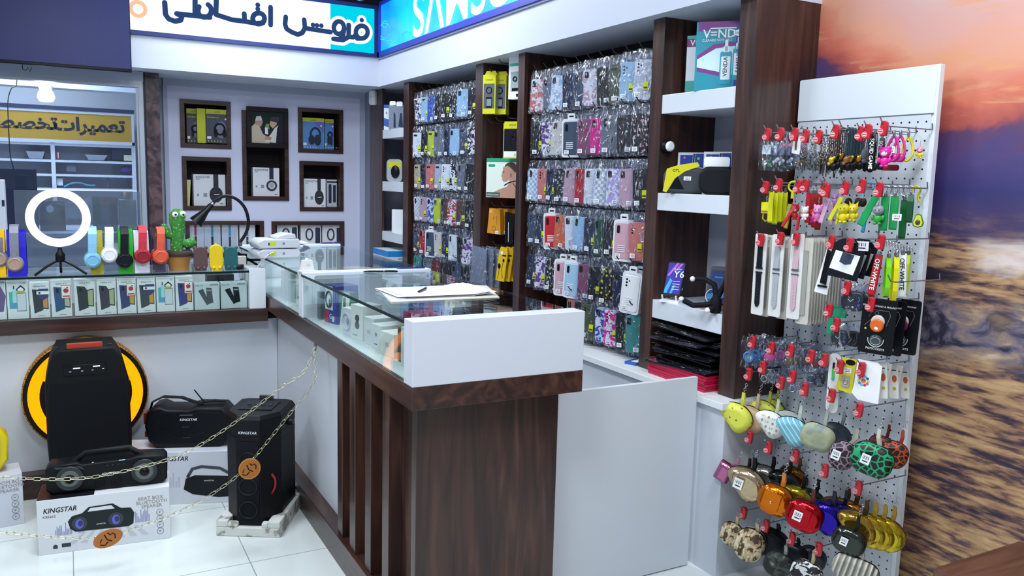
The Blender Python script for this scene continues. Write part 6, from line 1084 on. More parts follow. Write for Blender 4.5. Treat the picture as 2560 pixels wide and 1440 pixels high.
# ---- second row
YG = 'yellow wrist straps in the second hook row'
t = item('toy_charm', 'square yellow sponge-coloured toy charm at the left of the second row', 'charm', 1918, 488, 2.205, 66, .085, g=FG); ob(links(B(CHROME), .0, -.022), 'chain', t); ob(B(m('e4dc18', .35)).box(-.015, .015, -.006, .006, -.05, -.022), 'head', t); ob(B(m('b8a018', .4)).box(-.015, .015, -.006, .006, -.058, -.052), 'trousers', t); ob(B(m('b4b820', .4)).strip([(-.008, 0, -.058), (-.008, -.004, -.075), (0, 0, -.085), (.008, .004, -.075), (.008, 0, -.058)], .01, (0, 1, 0)), 'small_loop', t)
for i, (px, py, x, hp) in enumerate(((1930, 478, 2.21, 78), (1941, 480, 2.24, 80), (1953, 479, 2.27, 76), (1964, 480, 2.3, 74))): strap(f'plain yellow wrist strap, {ORD[i]} from the left in the bunch of four', px, py, x, hp, 'd4d810', .019, g=YG, open_=.006)
strap('yellow strap with pale lettering hanging left of the red toys', 1975, 510, 2.28, 62, 'c8c420', .016, 'YOU YOU', g=YG, tilt=.12, ring=False)
t = item('carabiner', 'yellow plastic carabiner clip on the third second-row hook', 'clip', 1984, 452, 2.24, 44, .05); ob(B(m('d8d810', .35)).ring(.013, .003, 0, 0, -.016, sq=1.1).tube([(0, 0, -.03), (.0, 0, -.05)], .005), 'clip', t)
RGp = 'red straps and toys in the second hook row'
figure('round red fish-like charm in the second row', 1990, 492, 2.215, 58, 'c01c24', 'c01c24', 'e8d8c8', 'pointed', FG, arms=False); figure('white dog-like charm with red scarf in the second row', 2014, 500, 2.23, 50, 'e8e4e0', 'e4e0dc', 'f4f2f0', 'round', FG)
strap('red wrist strap with white stripes leaning left, below the fish charm', 1984, 520, 2.2, 54, 'c42430', .014, g=RGp, tilt=.5, ring=False); strap('red wrist strap below the dog charm, hanging straight', 2000, 530, 2.22, 46, 'b81c28', .013, g=RGp, ring=False, tilt=.1)
for i, (px, x) in enumerate(((2022, 2.24), (2032, 2.28), (2040, 2.32), (2050, 2.36))): strap(f'plain red wrist strap, {ORD[i]} from the left in the red bunch', px, 482, x, 74+6*i, 'b8141c', .017, g=RGp, open_=.005)
figure('small hot pink charm between the red straps and the pink bear', 2036, 505, 2.26, 52, 'd8288c', 'c82430', 'e86c9c', None, FG)
figure('pink bear charm in the second row', 2048, 492, 2.23, 62, 'e07cc0', 'e494cc', 'f0b8dc', 'round', FG); strap('pale pink wrist strap with faint lettering, leaning right', 2072, 494, 2.215, 66, 'e0a8d0', .017, 'OUI', m('c078b0', .4), g='pink straps in the second row', tilt=.25, open_=.004); figure('lilac bear charm behind the pink strap', 2090, 470, 2.3, 40, 'c890d0', 'c890d0', 'e4c0e4', 'round', FG); strap('second pale pink strap behind the first, hanging straight', 2082, 496, 2.3, 68, 'd49cc4', .014, g='pink straps in the second row')
strap('yellow wrist strap leaning left, beside the round yellow toys', 2104, 494, 2.215, 64, 'd8d814', .017, g=YG, tilt=.42, ring=False, open_=.003); strap('curling yellow strap below the round yellow toys', 2102, 520, 2.22, 44, 'd4cc18', .013, g=YG, tilt=.2, ring=False)
figure('plain round-headed yellow toy charm, left of the two', 2112, 484, 2.22, 74, 'e4d410', 'e4d410', 'e4d410', None, FG); figure('yellow pointed-ear toy charm, right of the two', 2136, 488, 2.24, 66, 'e4d010', 'e4d010', 'ecd840', 'pointed', FG)
for i, px in enumerate((2122, 2146, 2158)): t = item('toy_charm', ORD[i].capitalize()+' dark charm glimpsed behind the yellow toys', 'charm', px, 494, 2.33, 26, .035, g=FG); ob(B(m('26200c', .5)).ball(0, 0, -.016, .013, .008, .016, 10, 6), 'body', t)
GG = 'green wrist straps in the second hook row'
strap('bright green wrist strap leaning left, first of the green bunch', 2192, 488, 2.205, 84, '0c9850', .024, g=GG, tilt=.42, ring=False, open_=.004); strap('wide green strap hanging straight beside the grey toy', 2214, 490, 2.215, 86, '0a8c44', .026, g=GG, open_=.004); strap('wide green strap with a white label, right of centre', 2238, 490, 2.24, 84, '0e9448', .026, g=GG, open_=.004); strap('dark green strap hanging lowest near the board edge', 2262, 500, 2.3, 96, '0a5c2c', .02, g=GG, open_=.004); strap('dark green strap right of the label', 2278, 486, 2.3, 70, '0c4c28', .024, g=GG); 
t = item('paper_label', 'white barcode label on the green straps', 'label', 2243, 535, 2.2, 18, .02); ob(barcode(B(), 0, -.009, .024, .018, -.001), 'label_sheet', t)
for i, (px, x) in enumerate(((2216, 2.24), (2232, 2.27), (2246, 2.29), (2262, 2.32), (2274, 2.35))): t = item('split_ring', f'large steel split ring above the green straps, {ORD[i]} from the left', 'ring', px, 464, x, 26, .026, g='large split rings on the green strap hook'); ob(B(CHROME).ring(.0125, .0011, 0, 0, -.0125, 'xz', 22, 5), 'ring', t)
figure('grey and green hooded toy charm among the green straps', 2199, 488, 2.2, 74, '2c9c3c', '8c8c98', '8c8c98', None, FG); strap('blue wrist strap curling below the green ones', 2168, 520, 2.23, 62, '3c98c8', .014, 'YOU', g='blue straps in the second row', tilt=.1, ring=False); strap('dark blue strap below the grey toy', 2200, 548, 2.25, 34, '1c5c84', .013, g='blue straps in the second row', ring=False)
t = item('carabiner', 'light blue hook-shaped clip above the blue strap', 'clip', 2174, 452, 2.25, 46, .05); ob(B(m('70b8dc', .35)).ring(.012, .0028, 0, 0, -.014, a0=-.6, a1=3.4).tube([(-.012, 0, -.016), (-.014, 0, -.048)], .003), 'clip', t)
t = item('carabiner', 'yellow hook-shaped clip at the right end of the second row', 'clip', 2292, 464, 2.38, 46, .05); ob(B(m('ccc41c', .35)).ring(.010, .0028, 0, 0, -.012, a0=-.6, a1=3.4).tube([(.008, 0, -.018), (.006, 0, -.035), (.012, 0, -.045)], .0035), 'clip', t)
t = item('avocado_charm', 'avocado-shaped rubber charm at the right edge of the second row', 'charm', 2297, 534, 2.3, 34, .045); av = [(0, 0), (.009, -.004), (.013, -.018), (.018, -.03), (.014, -.042), (0, -.047), (-.014, -.042), (-.018, -.03), (-.013, -.018), (-.009, -.004)][::-1]; ob(B(m('4a7818', .4)).prism(av, -.003, .004, .001), 'rind', t); ob(B(m('c8d848', .4)).prism([(x*.8, z*.84-.004) for x, z in av], -.0045, -.002), 'flesh', t); ob(B(m('5c3c24', .3)).ball(0, -.004, -.029, .0085, .004, .009), 'stone', t)
# ---- third row: watch straps on white cards
WG = 'watch straps on white cards'
wc = [('14181f', 'black'), ('a8acb4', 'grey'), ('c8a8b0', 'pale pink')]
cards = [(1905, 584, 2.20, 205, 0), (1948, 586, 2.20, 208, 1), (1996, 585, 2.20, 215, 2)]
for px, py, x, hp, k in cards:
    t = item('watch_strap', f'{wc[k][1]} watch strap on the front white card of its hook', 'strap', px, py, x, hp, .28, R90+.22, WG)
    ob(B(m('dcdcd8', .5)).prism(rr(.046, .28, .006, 3, 0, -.14), -.002, .002), 'card', t); b = B(m(wc[k][0], .45)); b.prism([(-.009, -.04), (.009, -.04), (.0105, -.115), (-.0105, -.115)][::-1], -.007, -.002, .001).prism([(-.0105, -.135), (.0105, -.135), (.0095, -.16), (.009, -.24), (.004, -.252), (-.004, -.252), (-.009, -.24), (-.0095, -.16)][::-1], -.007, -.002, .001); ob(b, 'strap', t)
    b = B(STEEL if k else DARK).box(-.0125, .0125, -.0068, -.002, -.121, -.115).box(-.0125, .0125, -.0068, -.002, -.135, -.130); b.c(m('60646c', .5)); [b.flat(ell(.002, .003, 6, 0, -.17-i*.011), -.0072) for i in range(6)]; ob(b, 'lugs_and_holes', t)
w0 = item('watch_strap', 'x', 'strap', 1921, 588, 2.23, 205, .28, R90+.22, WG); ob(B(m('c9c6bc', .6)).prism(rr(.044, .28, .006, 3, 0, -.14), -.002, .002), 'card', w0); ob(B(m('9c9a94', .5)).box(-.009, .009, -.006, -.002, -.25, -.04), 'strap', w0)
w0['label'] = 'white strap card just behind the black strap'
qn = [(1927, 2.25, 'left'), (1968, 2.23, 'middle'), (1976, 2.26, 'middle')] + [(2020+i*7.2, 2.215+i*.017, 'right') for i in range(11)]
cnt = {'left': 1, 'middle': 0, 'right': 0}
for i, (px, x, hn) in enumerate(qn):
    p = at(px, 588, 'x', x); o = dup(w0, (x, p.y, w0.location.z+.004*(i % 2)), R90+.22+.03*(i % 3), f'edge-on white strap card, {ORD[cnt[hn]]} behind the front one on the {hn} strap hook', WG); cnt[hn] += 1; o.scale = w0.scale
t = item('watch_strap', 'black watch strap on a white card in front of the dark packs', 'strap', 2074, 600, 2.205, 138, .19, R90+.3, g=WG, tilt=.06); ob(B(LBL).prism([(-.03, -.185), (.018, -.19), (.03, 0), (.0, 0)], -.002, .002), 'card', t); ob(B(BLACK).prism([(-.012, -.15), (.01, -.155), (.016, -.04), (-.0, -.03)], -.008, -.002, .001).box(-.018, .014, -.009, -.002, -.165, -.158), 'strap', t)
DG = 'dark accessory packs with an open-book picture'
for i, (px, x) in enumerate(((2124, 2.205), (2142, 2.24), (2160, 2.28))):
    t = item('accessory_pack', ['front', 'middle', 'rear'][i]+' dark pack with a white panel and open book picture', 'package', px, 598, x, 102-6*i, .13, R90+.5, DG, .1); ob(B(m('14181f', .4)).prism([(-.05, -.125), (.045, -.13), (.052, -.03), (.02, 0), (-.02, 0), (-.046, -.02)], -.004, .004), 'card', t)
    b = B(LBL).flat([(-.045, -.1), (.03, -.112), (.042, -.048), (-.034, -.04)], -.0045); b.c(m('38425c', .5)).flat([(-.018, -.075), (.0, -.083), (.018, -.078), (.024, -.048), (-.012, -.042)], -.0047); b.c(m('c8c414', .5)).flat(ell(.012, .006, 8, -.004, -.026), -.0046); ob(b, 'printed_panel', t)
t = item('paper_label', 'white barcode label pinned above the dark packs', 'label', 2154, 604, 2.22, 24, .02); ob(barcode(B(), 0, -.009, .03, .02, -.001), 'label_sheet', t)
OG = 'lettered lanyard straps at the right of the third row'
strap('red wrist strap printed OFF-WHITE', 2199, 636, 2.2, 106, 'b41420', .019, 'OFF-WHITE', g=OG, tilt=.12, open_=.007); strap('neon green looped lanyard strap', 2222, 642, 2.23, 102, '7cd414', .014, g=OG, open_=.014, rz=R90+.9); strap('yellow looped lanyard strap hanging lowest', 2241, 640, 2.25, 116, 'e0d80c', .012, g=OG, open_=.014, rz=R90+.9); strap('white wrist strap printed OFF-WHITE in black', 2258, 634, 2.27, 112, 'eceeec', .018, 'OFF-WHITE', BLACK, g=OG, tilt=-.06, open_=.006); strap('lime strap at the far right behind the white one', 2272, 634, 2.33, 104, 'b8d020', .012, g=OG)
for i in range(9): t = item('split_ring', f'steel swivel ring on the lanyard hook, {ORD[i]} from the left', 'ring', 2216+i*7.4, 600+i*2.2, 2.22+i*.02, 17, .02, g='swivel rings on the lanyard hook'); ob(B(CHROME).ring(.008, .0012, 0, 0, -.009, 'xz', 14, 5), 'ring', t)
# ---- staggered hooks
EG = 'earbud cases in clear bags'
def budcase(lab, px, py, x, hp, col, stars=False, w=.05):
    t = item('earbud_case', lab, 'case', px, py, x, hp, .075, R90+.5, EG); mt = m(col, .4); ob(B(mt).prism(rr(w, .05, .02, 5, 0, -.042), -.012, .012, .005), 'case', t)
    if stars:
        b = B(m('3c7cd0', .4)); b.stroke([(.012, -.03), (.016, -.036), (.012, -.042)], .002, -.0125); b.c(m('c8c8d8', .4)).stroke([(-.012, -.036), (-.006, -.042), (-.0, -.036)], .002, -.0125); b.c(m('5a50b0', .4)).flat(ell(.008, .008, 5, .014, -.05), -.0125); b.c(m('d0d0e0', .4)).flat(ell(.006, .006, 5, .0, -.056), -.0125); b.c(m('b0a030', .4)).flat(ell(.004, .004, 5, -.015, -.058), -.0125); ob(b, 'star_prints', t)
    bg = wobble_bag(w*1.15, -.072, .006, .014, int(px), 4, 5); ob(bg, 'clear_bag', t); return t
budcase('dark earbud case with coloured star prints, front of its hook', 2103, 812, 2.2, 60, '20242c', True); budcase('dark rounded earbud case behind the star-printed one', 2136, 815, 2.27, 58, '191b22'); budcase('black and white printed earbud case in the upper bag', 2138, 712, 2.21, 74, '20222c', True, .06); budcase('dark earbud case at the right of the upper bags', 2168, 718, 2.29, 62, '181a20')
t = item('silicone_case', 'green silicone case hanging left of the earbud cases', 'case', 2094, 762, 2.25, 84, .11, R90+.4); ob(B(m('14946c', .4)).prism([(-.03, -.1), (-.012, -.1), (-.006, -.045), (.03, -.04), (.03, 0), (-.018, 0), (-.022, -.03)], -.005, .005, .002), 'case', t)
PSG = 'phone grip and mount cards'
for i, (px, py, x, hp, dc) in enumerate(((2202, 748, 2.2, 140, 'd8641c'), (2226, 750, 2.27, 138, '18181c'), (2262, 748, 2.33, 138, '7c1c60'))):
    t = item('phone_grip_card', ['front black card with an orange phone grip and clear mount', 'middle black phone grip card, mostly hidden', 'rear black card with a purple and white phone grip'][i], 'package', px, py, x, hp, .18, R90+.4, PSG, .03)
    ob(B(m('0c0d10', .35)).prism(rr(.105, .18, .008, 3, 0, -.09), -.002, .002), 'card', t)
    b = B(LBL).txt('GRIP AND & MOUNT' if i else 'ONE GRIPSTAND & MOUNT', 0, -.026, .0082, -.0026, al='c').txt('POPSOCKETS', 0, -.166, .0095, -.0026, al='c', off=.012); b.c(m('7c8088', .4)).stroke([(-.03, -.06), (-.018, -.036), (.03, -.036), (.036, -.05), (.026, -.085)], .0012, -.0024).stroke([(-.04, -.09), (-.01, -.055), (.01, -.05)], .0012, -.0024).ring(.004, .0006, -.024, -.0026, -.042).ring(.006, .0006, -.006, -.0026, -.046); b.c(m('a8c060', .4)).flat(ell(.007, .007, 10, -.036, -.1), -.0026); ob(b, 'printed_card', t)
    g_ = Matrix.Translation((0, 0, -.085)) @ Matrix.Rotation(PI/2, 4, 'X'); ob(B(m('cfc8c0', .4), Matrix.Translation((.0, 0, .012)) @ g_).lathe([(.021, .002), (.021, .006), (.018, .008)], 26), 'grip_base', t, 'pale grip base'); ob(B(m(dc, .35), g_).lathe([(.021, .009), (.0215, .013), (.018, .0155)], 26), 'grip_top', t, 'coloured grip disc')
    if i == 0: ob(B(LBL).flat([(-.006, -.096), (.004, -.099), (.006, -.091), (-.004, -.088)], -.0162), 'size_sticker', t)
    ob(B(CLEAR, Matrix.Translation((0, 0, -.135)) @ Matrix.Rotation(PI/2, 4, 'X')).lathe([(.019, .002), (.02, .006), (.014, .008)], 22), 'clear_dome', t); ob(B(m('b8c8c4', .2)).ring(.024, .0016, 0, -.006, -.132, a0=PI*.95, a1=2.05*PI, n=18).ring(.015, .0008, 0, -.008, -.137, sq=.8), 'clear_cradle', t)
# ---- bagged grips, fourth row
BGp = 'phone grips in clear bags, fourth hook row'
for i, (px, py, x, hp, c_, lb) in enumerate(((1876, 842, 2.2, 80, '4c8cc0', 'clear bag with a blue coiled cable and green core, first in the fourth row'), (1926, 850, 2.21, 68, 'e05ca0', 'clear bag with a pink phone grip, second in the fourth row'), (1978, 860, 2.22, 66, '6c6048', 'clear bag with a camouflage round phone grip'), (1992, 858, 2.3, 64, '8c8064', 'clear bag with a tan round phone grip behind the camouflage one'), (2042, 878, 2.24, 52, '6c2c2c', 'clear bag with a dark red round phone grip'), (1898, 846, 2.29, 74, '9cb8d0', 'clear bag with a pale blue ring, behind the coiled cable'), (1952, 850, 2.3, 70, 'b898b8', 'clear bag with a lilac grip, behind the pink one'))):
    t = item('phone_grip_bag', lb, 'bag', px, py, x, hp, .11, R90+.5, BGp); g_ = Matrix.Translation((0, 0, -.07)) @ Matrix.Rotation(PI/2, 4, 'X')
    b = B(m(c_, .35), g_).lathe([(.02, -.004), (.02, .004), (.015, .006)], 20)
    if i == 0: b.M = Matrix(); b.ring(.016, .002, 0, -.008, -.07).c(m('80c040', .4)).flat(ell(.01, .01, 10, 0, -.07), -.0085)
    ob(b, 'grip', t); ob(wobble_bag(.06, -.108, 0, .011, 300+i, 4, 6), 'clear_bag', t)
for i, (px, py, x, hp, lb) in enumerate(((1912, 926, 2.21, 34, 'small clear bag with a silver ring grip, left one under the fourth row'), (1932, 928, 2.26, 32, 'small clear bag with a ring grip, right of the first'), (1982, 950, 2.21, 36, 'small clear bag with a white ring grip, lower middle'), (2050, 925, 2.3, 50, 'clear bag with dark ring grips, right of the middle'), (2030, 920, 2.3, 46, 'clear bag with grey ring grips near the white strap case'))): t = item('ring_grip_bag', lb, 'bag', px, py, x, hp, .05, R90+.5, 'ring grips in small clear bags'); ob(B(CHROME if i != 3 else m('26282e', .3, .5)).ring(.011, .002, 0, -.003, -.03), 'ring_grip', t); ob(wobble_bag(.04, -.048, 0, .007, 320+i, 3, 4), 'clear_bag', t)
t = item('stylus_case', 'long white blister holding a green stylus', 'package', 2090, 884, 2.21, 152, .2, R90+.35); ob(B(m('d8dcd8', .35)).prism(rr(.04, .2, .016, 4, 0, -.1), -.003, .003, .001), 'blister', t); ob(B(BLACK).box(-.005, .001, -.008, -.003, -.05, -.03).c(m('3cb83c', .4)).box(-.006, .002, -.008, -.003, -.08, -.05).c(m('3c9c9c', .4)).box(-.006, .002, -.008, -.003, -.088, -.08), 'stylus', t)
t = item('ring_grip_card', 'yellow card with black top and a silver ring grip', 'package', 2122, 896, 2.215, 90, .12, R90+.45, None, .05); ob(B(m('d4d024', .45)).prism([(-.026, -.11), (.024, -.118), (.026, 0), (-.02, 0)], -.003, .003), 'card', t); b = B(BLACK).flat(ell(.032, .02, 14, .008, -.012), -.0035); b.c(m('a89c94', .4)).prism(rr(.026, .04, .004, 2, 0, -.078), -.006, -.003).c(CHROME).ring(.008, .001, 0, -.0075, -.078); price(b, .002, -.04, .024, .018, -.0036); ob(b, 'printed_front', t)
t = item('flower_sticker_bag', 'white bag with a rainbow-petalled flower sticker', 'bag', 2170, 904, 2.2, 104, .13, R90+.5); ob(B(LBL).prism([(-.04, -.105), (-.02, -.125), (.04, -.13), (.042, -.01), (.03, 0), (-.03, .004), (-.034, -.07)][::-1], -.003, .003), 'bag', t)
b = B()
for i in range(10): a = 2*PI*i/10; b.c(m(['e8d028', '3c4cb8', '6cc0d8', 'c83c50', '8c70c8', 'e8d028', '5c8cd8', '6cc0d8', 'c83c50', '8c70c8'][i], .4)).flat(ell(.009, .009, 10, -.008+.014*math.cos(a), -.062+.014*math.sin(a)), -.0035-.0001*(i % 2))
b.c(m('e08030', .4)).flat(ell(.015, .015, 14, -.008, -.062), -.0038).c(BLACK).flat(ell(.0025, .003, 6, -.011, -.06), -.004).flat(ell(.0025, .003, 6, -.005, -.06), -.004); ob(b, 'flower_print', t)
for i in range(5): t = item('sticker_pack', f'white sticker pack with orange print, {ORD[i]} from the left beside the flower bag', 'package', 2206+i*14, 905+i*3, 2.24+i*.033, 92-3*i, .12, R90+.4-.3*(i % 2), 'white sticker packs', .1*(1 if i % 2 else -1)); ob(B(m('e4e2dc', .4)).prism(rr(.03, .12, .004, 2, 0, -.06), -.003, .003), 'pack', t); b = B(m('c85c28', .4)).flat(ell(.016, .026, 10, .002, -.05), -.0034).c(m('c8a828', .4)).flat(ell(.012, .012, 8, .002, -.085), -.0034).c(INK).rect(-.008, .008, -.022, -.018, -.0034); ob(b, 'printed_front', t)
for o_ in [o for o in list(COL.objects) if o.parent is None and o.name.split('.')[0] in ('phone_grip_bag', 'trinket_bag', 'ring_grip_bag')]:
    for k in range(1, 4):
        l_ = o_['label'].split(' with ')[0].split(',')[0]; w_ = o_['label'].replace('clear bag', 'bag').replace(', first in the fourth row', '').replace(', second in the fourth row', '').replace(', first hook of the top row', '').replace(', second hook of the top row', '')
        w_ = ' '.join(w_.split()[:10])
        for e_ in (' on', ' and', ' a', ' the', ' of', ' behind', ' left', ' lower', ' near', ',', ' under'):
            if w_.endswith(e_): w_ = w_[:-len(e_)]
        dup(o_, o_.location+Vector((.03*k, random.uniform(-.008, .008), random.uniform(-.006, .004))), o_.rotation_euler.z+random.uniform(-.25, .25), f'{ORD[k]} bag behind the {w_}')
# ---- coin purses
LEO = lambda n, a, b_: tex('leopard_'+n, 'VOR', 68, [(.0, a), (.085, a), (.12, b_), (1, b_)], .5, const=False) 
def dshape(w, h):
    e, r = .5, .4; R_ = math.radians; uv = [(-math.cos(R_(a)), math.sin(R_(a))) for a in range(-90, 91, 15)]
    uv += [(e-r+r*math.sin(R_(a)), 1-r+r*math.cos(R_(a))) for a in range(15, 91, 25)] + [(e-r+r*math.cos(R_(a)), r-1-r*math.sin(R_(a))) for a in range(0, 76, 25)]
    P_ = [(-.7071*u+.7071*v, -.7071*u-.7071*v) for u, v in uv][::-1]
    x0, x1 = min(p[0] for p in P_), max(p[0] for p in P_); z0, z1 = min(p[1] for p in P_), max(p[1] for p in P_)
    return [((x_-x0)/(x1-x0)*w-w/2, (z-z1)/(z1-z0)*h) for x_, z in P_]
def purse(lab, px, py, hp, x, mat_, shape='dome', rz=R90+.55, g=None, strapc='c8c4b8', strap_px=60, flap=False, label=False, tilt=.25, puff=.022, w=.092, zipc='101014', sl=.0):
    """soft zip purse; px,py = top of the body, hp its height; strap and chain rise to the hook"""
    h = .075; t = item('coin_purse', lab, 'purse', px, py, x, hp, h, rz, g, tilt); sc = t.scale[0]
    pts = {'dome': dshape(w, h), 'round': rr(w*.92, h, h*.42, 7, 0, -h/2), 'square': rr(w*.8, h, .006, 3, 0, -h/2)}[shape]
    ob(B(mat_).prism(pts, -puff, puff, puff*.7), 'body', t)
    ob(B(m(zipc, .6)).prism([(x_*1.012, z*1.012+.0005) for x_, z in pts], -.0035, .0035), 'zip_band', t, 'dark zip')
    L_ = strap_px*mpp(t.location)/sc; b = B(m(strapc, .4) if isinstance(strapc, str) else strapc).strip([(.006, 0, -.006), (.004+sl, -.004, L_*.25), (sl, -.002, L_*.55), (sl, .003, L_*.55), (.006+sl, .005, L_*.25), (.008, 0, -.006)], .008, (1, 0, 0), .0015); ob(b, 'wrist_strap', t)
    ob(links(B(CHROME), L_*.56, L_, sl), 'chain', t)
    if flap: ob(B(mat_).prism([(-.026, -h*.72), (.016, -h*.72), (.016, -h*.15), (-.026, -h*.12)], -puff-.004, -puff+.003, .002), 'flap', t); ob(B(CHROME).ball(-.004, -puff-.005, -h*.5, .0035, .002), 'snap_button', t)
    if label: ob(barcode(B(), -.012, -h*.45, .02, .024, -puff-.0065), 'price_label', t)
    return t
CPG = 'patterned coin purses in the coin purse row'
yel = tex('yellow_monogram', 'DOTS', 75, [(.0, '6a6a3c'), (.17, '6a6a3c'), (.2, 'd8dc50'), (1, 'd8dc50')], .45, dist=.9, const=True)
purse('yellow coin purse with grey butterfly print, leftmost in its row', 1850, 1010, 72, 2.18, yel, g=CPG, strapc='c8cc50', strap_px=56)
purse('plain peach coin purse right of the yellow one', 1886, 1018, 66, 2.25, m('d8b48c', .5), g=CPG, strapc='d8bca0', strap_px=66)
purse('second yellow printed coin purse, behind the white monogram one', 1918, 1004, 60, 2.3, yel, g=CPG, strapc='b8bc48', strap_px=50); purse('third yellow printed coin purse, farthest back', 1938, 1000, 56, 2.36, yel, g=CPG, strapc='a8ac40', strap_px=48)
t = purse('white coin purse with a repeated LV monogram', 1936, 1030, 66, 2.19, m('e0e0d8', .45), g=CPG, strapc='c8c8a8', strap_px=64)
b = B(m('7a7c74', .5)); 
for i in range(4):
    for j in range(4):
        x_, z_ = -.022+i*.0155, -.06+j*.0145
        if (i+j) % 2: b.txt('LV', x_, z_, .009, -.0226, al='c')
        else: b.ring(.0028, .0005, x_, -.0225, z_+.003, n=8, m_=4).rect(x_-.0006, x_+.0006, z_-.0015, z_+.0075, -.0225)
ob(b, 'monogram_print', t)
purse('pale grey coin purse between the white and striped ones, behind', 1985, 1030, 62, 2.28, m('b8bcb4', .5), g=CPG, strapc='b0b4ac', strap_px=56)
strp = tex('blue_stripes', 'WAVE', 28, [(.3, '6cb0c8'), (.55, '4c80a8'), (.8, 'a8d8dc')], .5, rot=(0, .9, 0), dist=1.2)
purse('light blue wavy-striped coin purse in the middle of the row', 1992, 1046, 72, 2.19, strp, g=CPG, strapc='c0ccc4', strap_px=66)
gg_ = tex('grey_green_weave', 'NOISE', 20, [(.35, '84907c'), (.5, 'a4a884'), (.65, '7c8890')], .6)
purse('grey-green mottled coin purse right of the striped one', 2056, 1062, 68, 2.19, gg_, g=CPG, strapc='b0b4ac', strap_px=70, shape='round', w=.1); purse('dark navy coin purse behind the grey-green one', 2100, 1060, 62, 2.3, m('2c3848', .5), g=CPG, strapc='9ca0a4', strap_px=60)
purse('purple-grey leopard coin purse at the right of the row', 2118, 1104, 76, 2.19, LEO('mauve', '8c7484', '1c141c'), g=CPG, strapc='b8b4a0', strap_px=74, label=True, shape='round', w=.066, sl=.012); purse('green leopard coin purse with a white label', 2194, 1112, 82, 2.18, LEO('green', '1c9c68', '08140e'), g=CPG, strapc='c8c4b0', strap_px=72, label=True, shape='round', w=.1, sl=-.008)
purse('orange leopard coin purse at the far right', 2246, 1106, 68, 2.3, LEO('orange', 'b4481c', '1c0c08'), g=CPG, strapc='a83c20', strap_px=60, shape='round', w=.08); purse('dark red leopard coin purse behind the green one', 2212, 1092, 56, 2.33, LEO('red', '7c1c1c', '180808'), g=CPG, strapc='5c2018', strap_px=60, shape='round')
def metal(h, r=.14): return tex('foil_'+h, 'NOISE', 14, [(.3, h), (1, h)], r, .85, bump=.7, dist=1)
MPG = 'shiny metallic coin purses'
purse('square pink metallic coin purse, leftmost in the metallic row', 1822, 1158, 52, 2.15, metal('b86c94'), 'square', g=MPG, strapc='b06890', strap_px=44, w=.068, sl=.022, tilt=.4)
purse('orange metallic purse half hidden behind the beige one', 1866, 1172, 60, 2.2, metal('c8741c'), g=MPG, strapc='1c1814', strap_px=52)
purse('beige champagne metallic coin purse with a white label', 1878, 1172, 84, 2.16, metal('bca888'), g=MPG, strapc='14120e', strap_px=54, label=True)
purse('red metallic coin purse behind, near the board edge', 1886, 1150, 50, 2.32, metal('a01828'), g=MPG, strapc='181414', strap_px=50); purse('silver metallic purse behind the beige one', 1926, 1168, 70, 2.28, metal('a8a49c'), g=MPG, strapc='14120e', strap_px=52); purse('black glossy metallic purse behind the orange one', 1968, 1180, 66, 2.3, metal('303438'), g=MPG, strapc='14120e', strap_px=52); purse('bronze metallic purse far behind the orange one', 1992, 1170, 60, 2.38, metal('8c5420'), g=MPG, strapc='6c4420', strap_px=50)
purse('orange metallic coin purse with snap flap', 1950, 1214, 80, 2.16, metal('cc6c10'), 'round', g=MPG, strapc='c87820', strap_px=62, flap=True, w=.086)
purse('yellow-gold metallic purse right of the orange one', 2002, 1218, 66, 2.25, metal('b0a020'), g=MPG, strapc='14120e', strap_px=54); purse('dark green-black metallic purse in the middle of the row', 2036, 1226, 66, 2.3, metal('203430'), g=MPG, strapc='1c1814', strap_px=56)
purse('red metallic coin purse with snap flap and label', 2024, 1254, 80, 2.16, metal('b01420'), 'round', g=MPG, strapc='581418', strap_px=58, flap=True, label=True, w=.092)
purse('blue-violet metallic coin purse behind the red one', 2076, 1258, 82, 2.22, metal('2c1c9c'), g=MPG, strapc='181430', strap_px=60); purse('second blue-violet metallic purse, farther back', 2106, 1256, 76, 2.28, metal('241878'), g=MPG, strapc='181430', strap_px=60)
for i in range(6): purse(['bronze', 'copper', 'old gold', 'pale gold', 'gold', 'yellow gold'][i]+f' metallic purse, {ORD[i]} from the left in the gold bunch', 2110+i*23, 1250+(i > 1)*22+i*5, 84, 2.34 if i < 2 else 2.2+i*.025, metal(['9c5c1c', 'a86418', 'b49038', 'c0a430', 'b89c24', 'c4b02c'][i]), g=MPG, strapc='b08c24' if i > 2 else '4c3414', strap_px=62, zipc='3c1410')
purse('dark grey glossy coin purse with a label, lowest right', 2134, 1324, 66, 2.16, metal('40443f', .1), 'round', g=MPG, strapc='141414', strap_px=72, label=True, w=.1)
BRG = 'camouflage and dark purses in the bottom row'
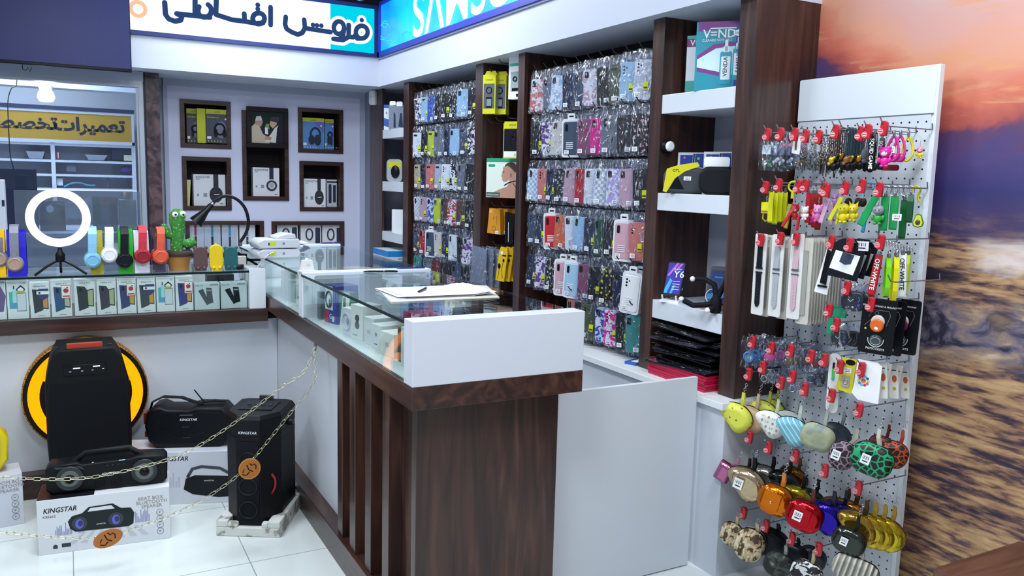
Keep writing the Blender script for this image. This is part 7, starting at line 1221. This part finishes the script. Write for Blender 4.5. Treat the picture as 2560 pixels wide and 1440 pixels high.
cam1 = tex('desert_camouflage', 'NOISE', 48, [(.0, '4c3c2c'), (.42, '4c3c2c'), (.44, 'b8a078'), (.5, 'b8a078'), (.53, 'd8ccb0'), (1, 'd8ccb0')], .7, const=True, dist=.8, st=(2, 1, 1)); cam2 = tex('green_camouflage', 'NOISE', 40, [(.0, '14181a'), (.46, '14181a'), (.5, '384038'), (.6, '6c7870'), (1, '6c7870')], .6, const=True, dist=.8); cam3 = tex('white_camouflage', 'NOISE', 48, [(.0, '16181a'), (.48, '16181a'), (.5, 'd8dcd8'), (1, 'd8dcd8')], .6, const=True, dist=.8)
purse('desert camouflage purse, leftmost in the bottom row', 1838, 1308, 60, 2.16, cam1, 'round', g=BRG, strapc='b8a888', strap_px=34, w=.075, puff=.022); purse('second desert camouflage purse, larger and lower', 1888, 1324, 86, 2.17, cam1, 'round', g=BRG, strapc='b8a888', strap_px=30, w=.07, puff=.024)
purse('black purse behind the camouflage ones in the bottom row', 1940, 1325, 74, 2.24, m('12151a', .3), 'round', g=BRG, strapc='14161a', strap_px=30, puff=.02); purse('second black purse in the bottom row, farther right', 1990, 1360, 66, 2.28, m('14171c', .3), 'round', g=BRG, strapc='14161a', strap_px=30, puff=.02); purse('dark navy purse behind, right part of the bottom row', 2040, 1370, 60, 2.34, m('161a28', .35), 'round', g=BRG, strapc='14161a', strap_px=30)
purse('green-grey camouflage purse cut by the bottom edge', 1958, 1384, 66, 2.16, cam2, 'round', g=BRG, strapc='98948c', strap_px=40, puff=.02); purse('black and white camouflage purse at the bottom edge', 2026, 1406, 62, 2.16, cam3, 'round', g=BRG, strapc='a8a078', strap_px=44, puff=.02, w=.1)
t = purse('cream pleated purse at the bottom right', 2150, 1396, 70, 2.17, tex('cream_pleats', 'WAVE', 22, [(.1, '908c80'), (.4, 'ccc8bc'), (1, 'd4d0c4')], .6, bump=1, dist=.6), 'round', g=BRG, strapc='a8a49c', strap_px=34, w=.13, puff=.022)
# parcel on the worktop behind the counter end, small things
t = T('blue_packet', 'small blue and white packet on the worktop beside the upright', 'package', (2.24, 2.92, .695), .3); ob(B(m('2c5cb0', .4)).box(-.06, .05, -.03, .03, 0, .012), 'packet', t); ob(B(LBL).box(-.04, .03, -.025, .01, .012, .0125), 'label_sheet', t)
